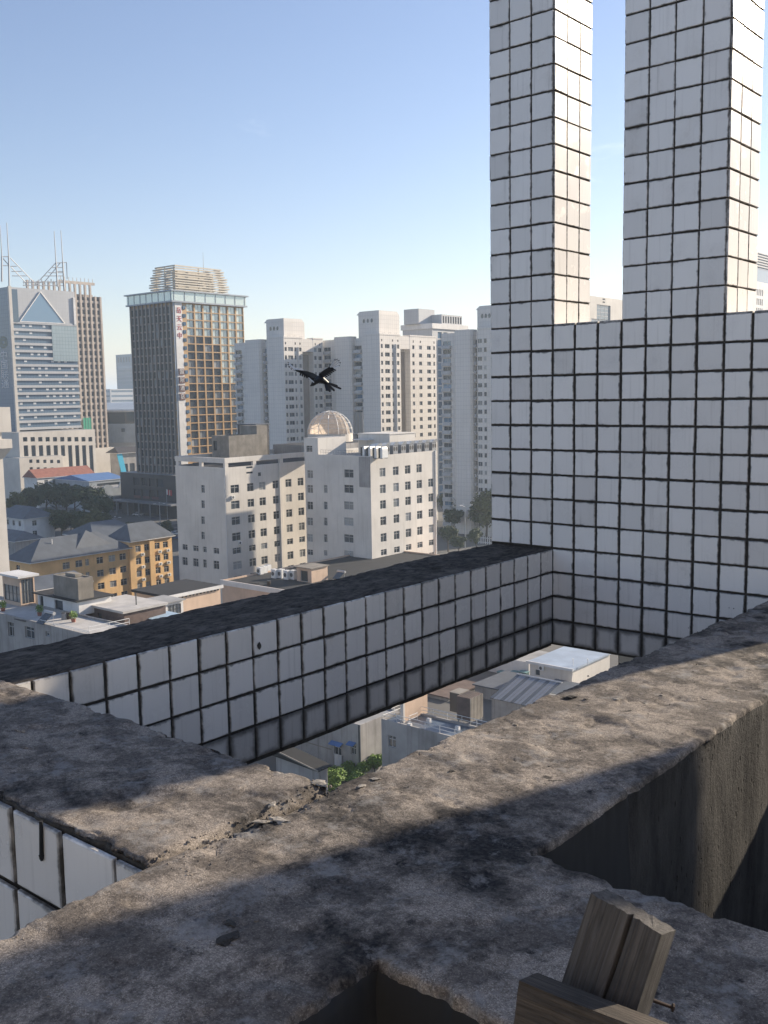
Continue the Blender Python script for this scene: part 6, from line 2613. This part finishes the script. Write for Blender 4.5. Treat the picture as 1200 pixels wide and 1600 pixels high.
# pale wall with shrouded units left of it
P = corner(826, 1040, 165)
vw = thing('house', 'pale plain wall of a low house left of the pale blue roof', 'house', (P.x - 5, P.y + 5, G))
w = Wing(vw, P.x, P.y, P.x - onY(700, 1030, P.y).x, 8, G, P.z + 0.5, M['white'], M['flatroof'])
w.build()
for i, px in enumerate((782, 803, 816)):
    q = onY(px, 1060, P.y - 1.2)
    o = thing('condenser', '%s teal-shrouded condenser by the pale wall under the tiled beam' % ('left', 'middle', 'right')[i], 'air conditioner', (q.x, q.y, q.z - 1.2))
    mb = MB()
    mb.box(q.x - 0.7, q.x + 0.7, q.y, q.y + 1.1, q.z - 1.2, q.z + 1.0)
    mb.build('casing', plain('teal_shroud', (0.10, 0.17, 0.18), 0.7), o)
    mb = MB()
    mb.box(q.x - 0.78, q.x + 0.78, q.y - 0.08, q.y + 1.15, q.z + 1.003, q.z + 1.1)
    mb.build('top', plain('teal_top', (0.16, 0.30, 0.30), 0.7), o)
    mb = MB()
    mb.box(q.x - 0.6, q.x + 0.6, q.y + 0.1, q.y + 1.0, G, q.z - 1.2)
    mb.build('plinth', M['stucco'], o)
# dark gable near the gap tip and a sunlit yellow facade beyond
P = corner(497, 1204, 112)
bg_ = thing('hut', 'black felt-roofed hut with pale verge at the near tip of the gap', 'hut', (P.x - 3, P.y + 2, G))
w = Wing(bg_, P.x, P.y, 7, 1.6, G, P.z, M['stucco'], M['flatroof'])
w.build()
mb = MB()
mb.hexa([(P.x - 7.4, P.y - 0.4, P.z + 0.3), (P.x + 0.4, P.y - 0.4, P.z), (P.x + 0.4, P.y + 2.0, P.z), (P.x - 7.4, P.y + 2.0, P.z + 0.3)],
        [(P.x - 7.4, P.y - 0.4, P.z + 1.15), (P.x + 0.4, P.y - 0.4, P.z + 0.15), (P.x + 0.4, P.y + 2.0, P.z + 0.15), (P.x - 7.4, P.y + 2.0, P.z + 1.15)])
mb.build('roof', M['deck'], bg_)
mb = MB()
mb.tube((P.x - 7.4, P.y - 0.45, P.z + 1.15), (P.x + 0.4, P.y - 0.45, P.z + 0.12), 0.1, n=5)
mb.build('verge', M['concrete'], bg_)
P = corner(464, 1150, 133)
yb_ = thing('house', 'grey house end with a dark window left of the old rendered house', 'house', (P.x - 6, P.y + 4, G))
w = Wing(yb_, P.x, P.y, 20, 8, G, P.z, M['stucco'], M['flatroof'], rec=0.15)
for i in range(4):
    w.open('S', 13 + i * 1.7, 14.2 + i * 1.7, P.z - 4.4, P.z - 3.0, 'hotel')
w.open('E', 0.6, 2.4, P.z - 3.8, P.z - 2.2, 'hotel')
w.build()

# ================================================================== STREETS
def sheet(name, x0, x1, y0, y1, z, mat):
    mb = MB()
    mb.face([(x0, y0, z), (x1, y0, z), (x1, y1, z), (x0, y1, z)])
    return structure(mb.build(name, mat))


sheet('road', -300, -284, -200, 900, G + 0.02, M['asphalt'])
sheet('road', -900, -300, 205, 219, G + 0.02, M['asphalt'])
sheet('road', -284, -60, 205, 219, G + 0.02, M['asphalt'])
sheet('car_park', -345, -302, 120, 200, G + 0.03, M['asphalt'])
sheet('pavement', -302, -300, 120, 900, G + 0.13, M['paving'])
sheet('pavement', -284, -281.5, -200, 900, G + 0.13, M['paving'])
sheet('road', -220, -204, 225, 900, G + 0.02, M['asphalt'])
for i in range(40):
    sheet('road_marking', -292.1, -291.9, -20 + i * 9, -16 + i * 9, G + 0.026, M['roadpaint'])

# ================================================================== TREES
rv = random.Random(99)


def crown_mesh(name, n, size, blobs, leaf, mat, seed):
    q = random.Random(seed)
    bl = []
    for i in range(blobs):
        a = q.uniform(0, 6.28)
        r = q.uniform(0.0, 0.62)
        bl.append((r * math.cos(a), r * math.sin(a), q.uniform(-0.35, 0.55), q.uniform(0.28, 0.52)))
    mb = MB()
    for i in range(n):
        bx, by, bz, br = q.choice(bl)
        d = Vector((q.gauss(0, 1), q.gauss(0, 1), q.gauss(0, 1))).normalized()
        rr = br * (q.random() ** 0.35)
        c = Vector((bx, by, bz)) + d * rr
        c = Vector((c.x * size[0], c.y * size[1], c.z * size[2]))
        nrm = (d + Vector((q.gauss(0, .5), q.gauss(0, .5), q.gauss(0.4, .5)))).normalized()
        u = nrm.orthogonal().normalized()
        v = nrm.cross(u)
        t = q.uniform(0, 6.28)
        u, v = u * math.cos(t) + v * math.sin(t), v * math.cos(t) - u * math.sin(t)
        s = leaf * q.uniform(0.6, 1.4)
        mb.face([c - u * s, c - v * s * 0.55 + nrm * s * 0.15, c + u * s, c + v * s * 0.55 + nrm * s * 0.15])
    return mb.mesh(name, mat)


def trunk_mesh(h, r, seed):
    q = random.Random(seed)
    mb = MB()
    p = Vector((0, 0, 0))
    pts = [p]
    for i in range(4):
        p = p + Vector((q.uniform(-.2, .2), q.uniform(-.2, .2), h / 4))
        pts.append(p)
    for i in range(4):
        mb.tube(pts[i], pts[i + 1], r * (1 - 0.17 * i), r * (1 - 0.17 * (i + 1)), n=7)
    for i in range(6):
        a = q.uniform(0, 6.28)
        st = pts[q.choice((2, 3, 4))]
        e = st + Vector((math.cos(a), math.sin(a), q.uniform(0.6, 1.2))) * h * q.uniform(0.3, 0.5)
        mb.tube(st, e, r * 0.4, r * 0.12, n=5)
    return mb.mesh('trunk', M['bark'])


CROWNS = [crown_mesh('crown', 1500, (5.2, 5.2, 4.2), 13, 0.55, M['leaf'], 1), crown_mesh('crown', 1500, (5.6, 4.6, 4.8), 12, 0.55, M['leaf'], 2),
          crown_mesh('crown', 1300, (4.4, 4.6, 5.0), 11, 0.5, M['leaf_olive'], 3), crown_mesh('crown', 1400, (5.0, 5.4, 4.0), 14, 0.55, M['leaf'], 4)]
TRUNKS = [trunk_mesh(7.5, 0.32, 5), trunk_mesh(8.0, 0.36, 6)]


def tree(px, py, kind, label, s=1.0, D=None, group=None):
    p = onZ(px, py, G) if D is None else atD(px, py, D)
    o = thing('tree', label, 'tree', (p.x, p.y, G), group)
    rz = rv.uniform(0, 6.28)
    s *= 1.15
    place(TRUNKS[kind % 2], 'trunk', o, (p.x, p.y, G), (0, 0, rz), (s, s, s))
    place(CROWNS[kind], 'crown', o, (p.x, p.y, G + 7.6 * s), (0, 0, rz), (s * rv.uniform(0.92, 1.1), s * rv.uniform(0.92, 1.1), s * rv.uniform(0.9, 1.1)))
    return o


tr = [(28, 822, 2, 1.0), (44, 812, 2, .95), (58, 818, 0, 1.1), (74, 812, 1, 1.15), (90, 816, 3, 1.1), (104, 812, 0, 1.15), (118, 814, 1, 1.1), (132, 816, 3, 1.1), (146, 820, 0, 1.1), (158, 826, 1, 1.0)]
for i, (px, py, k, s) in enumerate(tr):
    tree(px, py, k, ('olive' if k == 2 else 'dark') + ' leafy tree in the back row of the clump, %s from the left' % ORD[i], s, None, 'trees behind the car park')
tr = [(84, 846, 0, .85), (98, 850, 3, .9), (112, 848, 1, .85), (126, 850, 0, .85), (138, 850, 2, .8), (152, 846, 2, .85), (164, 846, 3, .75)]
for i, (px, py, k, s) in enumerate(tr):
    tree(px, py, k, ('paler olive' if k == 2 else 'dark') + ' leafy tree in the front row of the clump, %s from the left' % ORD[i], s, None, 'trees behind the car park')
tr = [(176, 842, 3, .5), (190, 848, 0, .5), (204, 846, 1, .5), (218, 850, 3, .45), (260, 846, 0, .55), (236, 852, 1, .5)]
for i, (px, py, k, s) in enumerate(tr):
    tree(px, py, k, 'small dark street tree near the gold-gridded tower, %s from the left' % ORD[sorted(t[0] for t in tr).index(px)], s, None, 'street trees by the gold-gridded tower')
tr = [(694, 812, 1, .8), (708, 836, 0, .7), (722, 830, 3, .9), (736, 826, 1, .95), (748, 838, 0, .8), (760, 846, 2, 1.2), (700, 862, 3, .6), (716, 870, 0, .5), (744, 862, 1, .55)]
for i, (px, py, k, s) in enumerate(tr):
    tree(px, py, k, ('sunlit olive' if k == 2 else 'dark') + ' street tree between hotel and tiled wall, %s from the left' % ORD[sorted(t[0] for t in tr).index(px)], s, None, 'street trees right of the domed hotel')

# shrubs at the tip of the courtyard gap
SHR = [crown_mesh('foliage', 1500, (1.7, 1.5, 1.2), 12, 0.17, M['leaf_bright'], 31), crown_mesh('foliage', 1500, (1.5, 1.6, 1.3), 11, 0.17, M['leaf_bright'], 32)]
for i, (px, py, s) in enumerate(((488, 1212, 1.0), (508, 1216, 1.15), (530, 1214, 1.1), (549, 1206, 1.0), (566, 1204, 1.1), (585, 1198, 1.25), (606, 1192, 1.2), (520, 1228, 1.2), (560, 1222, 1.1))):
    p = onZ(px, py, G + 1.2)
    o = thing('shrub', 'bright green bushy treetop at the tip of the gap, %s' % (ORD[i] + ' from the left' if i < 7 else ('front left one', 'front right one')[i - 7]), 'shrub', (p.x, p.y, G), 'green shrubs in the courtyard gap')
    place(SHR[i % 2], 'foliage', o, (p.x, p.y, G + 1.5 * s), (0, 0, i * 1.3), (s, s, s * 0.75))
    mb = MB()
    mb.tube((p.x, p.y, G), (p.x, p.y, G + 1.5 * s), 0.08, 0.05)
    mb.tube((p.x, p.y, G + 0.7 * s), (p.x + 0.5, p.y + 0.2, G + 1.7 * s), 0.04, 0.02, n=5)
    mb.tube((p.x, p.y, G + 0.6 * s), (p.x - 0.5, p.y - 0.2, G + 1.6 * s), 0.04, 0.02, n=5)
    mb.build('stem', M['bark'], o)


# ================================================================== CARS, LAMPS
def car_meshes():
    prof_b = [(-2.15, 0.35), (2.15, 0.35), (2.2, 0.62), (2.05, 0.82), (1.05, 0.92), (-1.55, 0.95), (-2.1, 0.9), (-2.2, 0.6)]
    prof_c = [(1.0, 0.93), (0.35, 1.42), (-1.0, 1.45), (-1.75, 0.95)]

    def ext(prof, w0, w1):
        mb = MB()
        n = len(prof)
        a = [(x, -w0 if z < 1.0 else -w1, z) for x, z in prof]
        b = [(x, w0 if z < 1.0 else w1, z) for x, z in prof]
        mb.face(a)
        mb.face(list(reversed(b)))
        for i in range(n):
            j = (i + 1) % n
            mb.face([a[j], a[i], b[i], b[j]])
        return mb
    body = ext(prof_b, 0.86, 0.86)
    cab = ext(prof_c, 0.82, 0.66)
    wheel = MB()
    wheel.tube((0, -0.1, 0), (0, 0.1, 0), 0.33, n=12)
    roof = MB()
    roof.hexa([(-0.98, -0.64, 1.44), (0.33, -0.64, 1.42), (0.33, 0.64, 1.42), (-0.98, 0.64, 1.44)], [(-0.95, -0.6, 1.5), (0.28, -0.6, 1.48), (0.28, 0.6, 1.48), (-0.95, 0.6, 1.5)])
    return body, cab, wheel, roof


cb0, cc0, cw0, cr0 = car_meshes()
CARC = {'white': (0.7, 0.7, 0.7), 'silver': (0.4, 0.42, 0.44), 'black': (0.02, 0.02, 0.025), 'blue': (0.04, 0.08, 0.2), 'red': (0.3, 0.03, 0.03), 'grey': (0.16, 0.17, 0.18)}
CM = {}
for c, v in CARC.items():
    m = plain(c + '_car_paint', v, 0.3, 0.2)
    CM[c] = (cb0.mesh('body', m), cr0.mesh('roof_panel', m))
cabm, wheelm = cc0.mesh('cabin_glass', M['glass']), cw0.mesh('wheel', M['blackplastic'])


def car(px, py, colr, label, rz):
    p = onZ(px, py, G)
    o = thing('parked_car', label, 'car', (p.x, p.y, G + 0.03), 'cars parked behind the ochre row')
    o.rotation_euler = (0, 0, rz)

    def sub(me, name, l, s=None):
        k = bpy.data.objects.new(name, me)
        col.objects.link(k)
        k.parent = o
        k.location = l
    sub(CM[colr][0], 'body', (0, 0, 0))
    sub(CM[colr][1], 'roof_panel', (0, 0, 0))
    sub(cabm, 'cabin_glass', (0, 0, 0))
    for a in (-1.35, 1.4):
        for b in (-0.8, 0.8):
            sub(wheelm, 'wheel', (a, b, 0.33))


cars = [(45, 806, 'white', 0.1), (57, 800, 'silver', 0.0), (33, 801, 'white', 0.2), (68, 806, 'grey', 0.0), (50, 822, 'blue', 1.57), (43, 828, 'white', 1.57), (56, 829, 'blue', 1.5), (63, 827, 'white', 1.57), (70, 829, 'silver', 1.6),
        (48, 840, 'grey', 1.57), (58, 842, 'white', 1.5), (66, 843, 'black', 1.57), (74, 843, 'silver', 1.6), (183, 838, 'white', 0.1), (200, 831, 'silver', 0.0), (216, 806, 'white', 0.3), (272, 843, 'blue', 1.57), (276, 836, 'white', 1.5)]
seen = {}
for px, py, c, rz in sorted(cars):
    k = seen.get(c, 0)
    seen[c] = k + 1
    car(px, py, c, '%s parked car behind the ochre row, %s %s one from the left' % (c, ORD[k], c), rz)
# white sail canopy by the cars
p = onZ(69, 822, G)
cp = thing('canopy', 'white curved canopy over the parked cars', 'canopy', (p.x, p.y, G))
mb = MB()
n = 8
for i in range(n):
    a, b = -4 + 8 * i / n, -4 + 8 * (i + 1) / n
    za, zb_ = 2.4 + 0.7 * math.cos(a / 4 * 1.4), 2.4 + 0.7 * math.cos(b / 4 * 1.4)
    mb.hexa([(p.x - 2, p.y + a, G + za), (p.x + 2, p.y + a, G + za), (p.x + 2, p.y + b, G + zb_), (p.x - 2, p.y + b, G + zb_)],
            [(p.x - 2, p.y + a, G + za + .08), (p.x + 2, p.y + a, G + za + .08), (p.x + 2, p.y + b, G + zb_ + .08), (p.x - 2, p.y + b, G + zb_ + .08)])
mb.build('cover', M['white'], cp)
mb = MB()
for a, b in ((-1.8, -3.8), (1.8, -3.8), (-1.8, 3.8), (1.8, 3.8)):
    mb.tube((p.x + a, p.y + b, G), (p.x + a, p.y + b, G + 2.6), 0.06)
mb.build('post', M['metal'], cp)


def lamp(px, py, h, label, arms=3):
    p = onZ(px, py, G)
    o = thing('street_lamp', label, 'street lamp', (p.x, p.y, G))
    mb = MB()
    mb.tube(p, p + Vector((0, 0, h)), 0.16, 0.09, n=8)
    mb.build('pole', M['metal'], o)
    for i in range(arms):
        a = i * 6.2832 / arms + 0.4
        q = p + Vector((math.cos(a) * 1.5, math.sin(a) * 1.5, h + 0.5))
        mb = MB()
        mb.tube(p + Vector((0, 0, h - 0.2)), q, 0.06, 0.05)
        ar_ = mb.build('arm', M['metal'], o)
        mb = MB()
        d = Vector((math.cos(a), math.sin(a), 0))
        e = Vector((-d.y, d.x, 0)) * 0.2
        b = [q - e, q + d * 0.9 - e, q + d * 0.9 + e, q + e]
        mb.hexa([v - Vector((0, 0, 0.06)) for v in b], [v + Vector((0, 0, 0.1)) for v in b])
        mb.build('lamp_head', M['whitemetal'], ar_)


lamp(727, 856, 13, 'tall triple-armed street lamp right of the domed hotel')
lamp(251, 832, 10, 'street lamp standing before the gold-gridded tower')
lamp(181, 842, 7, 'short street lamp right of the tree clump')
# flag cluster
p = onZ(262, 816, G)
fl_ = thing('flag', 'small red and white flag on a pole before the gold-gridded tower', 'flag', (p.x, p.y, G))
mb = MB()
mb.tube(p, p + Vector((0, 0, 13)), 0.08, 0.05)
mb.build('pole', M['metal'], fl_)
mb = MB()
for i in range(6):
    mb.mi = 0 if i % 3 else 1
    a, b = p.y + i * 0.45, p.y + (i + 1) * 0.45
    da, db = 0.25 * math.sin(i), 0.25 * math.sin(i + 1)
    mb.hexa([(p.x + da, a, G + 10.8 - i * .15), (p.x + da + .03, a, G + 10.8 - i * .15), (p.x + db + .03, b, G + 10.7 - i * .15), (p.x + db, b, G + 10.7 - i * .15)],
            [(p.x + da, a, G + 12.8 - i * .1), (p.x + da + .03, a, G + 12.8 - i * .1), (p.x + db + .03, b, G + 12.7 - i * .1), (p.x + db, b, G + 12.7 - i * .1)])
mb.build('cloth', [M['red'], M['white']], fl_)
# white picket screen beside the tiled wall
p = onZ(758, 850, G)
pk = thing('picket_screen', 'white picket screen at the foot of the tiled wall edge', 'fence', (p.x, p.y, G))
X0_, X1_ = onY(748, 850, p.y).x, onY(772, 850, p.y).x
for i in range(8):
    mb = MB()
    xx = X0_ + (X1_ - X0_) * i / 7
    mb.box(xx - 0.14, xx + 0.14, p.y, p.y + 0.08, G, G + 2.4)
    mb.build('picket', M['white'], pk)
for zz in (0.4, 1.8):
    mb = MB()
    mb.box(X0_, X1_, p.y + 0.083, p.y + 0.16, G + zz, G + zz + 0.2)
    mb.build('rail', M['white'], pk)

# ================================================================== MAGPIE
BD = 9.6          # distance that gives a magpie's wingspan


def bp(px, py, dd=0.0):
    d = ray(px, py)
    return CAM + d * ((BD + dd) / d.length)


def loft(mb, secs, n=10):
    """closed body through (centre, rx, ry, axis u, axis v) sections"""
    k = len(mb.v)
    for (c, a, b, u, v) in secs:
        for i in range(n):
            t = 6.2832 * i / n
            mb.v.append(tuple(c + u * (a * math.cos(t)) + v * (b * math.sin(t))))
    for s in range(len(secs) - 1):
        for i in range(n):
            j = (i + 1) % n
            mb.f.append((k + s * n + i, k + s * n + j, k + (s + 1) * n + j, k + (s + 1) * n + i))
            mb.m.append(mb.mi)
    mb.f.append(tuple(k + i for i in reversed(range(n))))
    mb.m.append(mb.mi)
    mb.f.append(tuple(k + (len(secs) - 1) * n + i for i in range(n)))
    mb.m.append(mb.mi)


PXM = BD / FPX
base = bp(497, 600)
bird = thing('magpie', 'black and white magpie flying with raised wings before the apartment towers', 'bird', base)
mb = MB()
# trunk from beak (far left, away) to rump, then tail
u_, v_ = UP, -FW
axis = [(484.5, 603.5, .05, .3), (486.5, 602, .045, 1.6), (489, 600, .035, 3.2), (492, 597.5, .02, 3.9), (495, 594.5, .0, 5.2), (499, 592, -.01, 6.2), (503.5, 593.5, -.01, 5.6), (508, 596.5, 0, 4.2), (512, 599, .01, 3.0)]
secs = []
for i, (px, py, dd, r) in enumerate(axis):
    a = bp(*axis[max(0, i - 1)][:3])
    b = bp(*axis[min(len(axis) - 1, i + 1)][:3])
    t = (b - a).normalized()
    uu = t.cross(FW).normalized()
    vv = t.cross(uu).normalized()
    secs.append((bp(px, py, dd), r * PXM, r * PXM * 0.9, uu, vv))
loft(mb, secs, 12)
# tail feathers, stepped fan
for (ex, ey, wd, dd) in ((533.5, 607.8, 1.5, .02), (528, 603.0, 1.3, .05), (523, 611, 1.7, .0), (516, 612.6, 1.9, -.02), (511.5, 611.0, 1.9, -.03)):
    a, b = bp(508, 597), bp(ex, ey, dd)
    t = (b - a).normalized()
    s = t.cross(FW).normalized()
    th = FW * 0.0012
    m_ = a.lerp(b, 0.6)
    e0 = b - t * 0.008
    w1, w2 = wd * PXM, wd * PXM * 1.15
    mb.hexa([a - s * w1 * 0.8, m_ - s * w2, m_ + s * w2, a + s * w1 * 0.8], [a - s * w1 * 0.8 + th, m_ - s * w2 + th, m_ + s * w2 + th, a + s * w1 * 0.8 + th])
    mb.hexa([m_ - s * w2, e0 - s * w2 * 0.8, e0 + s * w2 * 0.8, m_ + s * w2], [m_ - s * w2 + th, e0 - s * w2 * 0.8 + th, e0 + s * w2 * 0.8 + th, m_ + s * w2 + th])
    mb.hexa([e0 - s * w2 * 0.8, b - s * w2 * 0.2, b + s * w2 * 0.2, e0 + s * w2 * 0.8], [e0 - s * w2 * 0.8 + th, b - s * w2 * 0.2 + th, b + s * w2 * 0.2 + th, e0 + s * w2 * 0.8 + th])


def wing_sheet(top, bot, dds, dde):
    """arm of a wing: upper and lower outlines, slight thickness"""
    n = len(top)
    for i in range(n - 1):
        d0 = dds + (dde - dds) * i / (n - 1)
        d1 = dds + (dde - dds) * (i + 1) / (n - 1)
        q = [bp(*bot[i], d0), bp(*bot[i + 1], d1), bp(*top[i + 1], d1), bp(*top[i], d0)]
        mb.hexa(q, [p + FW * 0.006 for p in q])


wing_sheet([(498, 588), (490, 583), (480, 580), (470, 578.5), (460.5, 577.5)], [(494, 596), (489, 592.5), (481, 587.5), (473, 584), (462, 580)], 0.0, 0.10)
wing_sheet([(497, 586), (502, 581), (508, 577), (514, 573.5), (519, 572.5)], [(499, 592.5), (505, 588.5), (511, 584), (517, 580), (523, 576)], 0.0, -0.10)
for (a0, a1, b0, b1, dd0, dd1) in (((494, 595), (470, 583.5), (4.5, 3.5), (-1.5, 3.2), 0.0, 0.07), ((500, 592), (521, 577.5), (3.0, 3.2), (4.2, 1.2), 0.0, -0.09)):
    for k in range(9):
        t = k / 8
        px, py = a0[0] + (a1[0] - a0[0]) * t, a0[1] + (a1[1] - a0[1]) * t
        ex, ey = px + b0[0] + (b1[0] - b0[0]) * t, py + b0[1] + (b1[1] - b0[1]) * t
        d_ = dd0 + (dd1 - dd0) * t
        p, q = bp(px, py, d_), bp(ex, ey, d_ + 0.01)
        tt = (q - p).normalized()
        sd = tt.cross(FW).normalized() * (1.5 * PXM)
        p = p - tt * 0.012
        mb.hexa([p - sd, q - sd * 0.55, q + sd * 0.55, p + sd], [p - sd + FW * 0.002, q - sd * 0.55 + FW * 0.002, q + sd * 0.55 + FW * 0.002, p + sd + FW * 0.002])
bo = mb.build('body', M['blackfeather'], bird)
# white shoulder and belly streaks
mb = MB()
for (a, b, wd, dd) in (((482, 590), (490.5, 597.5), 1.7, -0.035), ((496.5, 583.5), (497.8, 587), 0.7, -0.03)):
    p, q = bp(*a, dd), bp(*b, dd)
    t = (q - p).normalized()
    s = t.cross(FW).normalized() * wd * PXM
    mb.hexa([p - s * 0.4, q - s * 0.5, q + s * 0.5, p + s * 0.4], [p - s * 0.2 + FW * 0.02, q - s * 0.3 + FW * 0.02, q + s * 0.3 + FW * 0.02, p + s * 0.2 + FW * 0.02])
mb.build('shoulder_patch', M['whitefeather'], bird)
# primaries: white vanes with black edges
for (roots, tips, d0, d1) in (([(462, 579), (465, 578.2), (468, 577.6), (471, 577.6), (474, 578)], [(449.5, 565.5), (448.8, 569), (450.5, 573), (454, 576.5), (459, 578.6)], 0.10, 0.16),
                              ([(516, 574), (517.5, 573.6), (519, 573.8), (520.5, 574.6), (521.5, 575.6)], [(524, 561), (527.5, 560.5), (530.5, 562.5), (532.5, 566), (531, 570.5)], -0.10, -0.16)):
    for i, (a, b) in enumerate(zip(roots, tips)):
        p, q = bp(*a, d0), bp(*b, d1)
        t = (q - p).normalized()
        s = t.cross(FW).normalized()
        th = FW * 0.0015
        mb = MB()
        w1 = 1.0 * PXM
        m_ = p.lerp(q, 0.85)
        mb.mi = 0
        mb.hexa([p - s * w1, m_ - s * w1, m_ + s * w1, p + s * w1], [p - s * w1 + th, m_ - s * w1 + th, m_ + s * w1 + th, p + s * w1 + th])
        mb.mi = 1
        w2 = w1 * 1.35
        mb.hexa([p + s * w1, m_ + s * w1, m_ + s * w2, p + s * w2], [p + s * w1 + th, m_ + s * w1 + th, m_ + s * w2 + th, p + s * w2 + th])
        mb.hexa([m_ - s * w1, q - s * w1 * 0.3, q + s * w1 * 0.3, m_ + s * w1], [m_ - s * w1 + th, q - s * w1 * 0.3 + th, q + s * w1 * 0.3 + th, m_ + s * w1 + th])
        mb.build('flight_feather', [M['whitefeather'], M['blackfeather']], bird)

# ================================================================== AIR
HAZE = 0.00022
if HAZE:
    mb = MB()
    mb.box(-9100, 9100, -6100, 12100, G - 1.5, 120)
    hz = mb.mesh('haze', [])
    t = NT('haze')
    t.n.remove(t.p)
    pv = t.n.new('ShaderNodeVolumePrincipled')
    pv.inputs['Color'].default_value = (0.72, 0.86, 1.0, 1)
    pv.inputs['Density'].default_value = HAZE
    pv.inputs['Anisotropy'].default_value = 0.3
    t.link(pv.outputs[0], t.n['Material Output'].inputs['Volume'])
    hz.materials.append(t.mat)
    tag(place(hz, 'haze'), 'thin pale haze over the city', 'haze', kind='stuff')
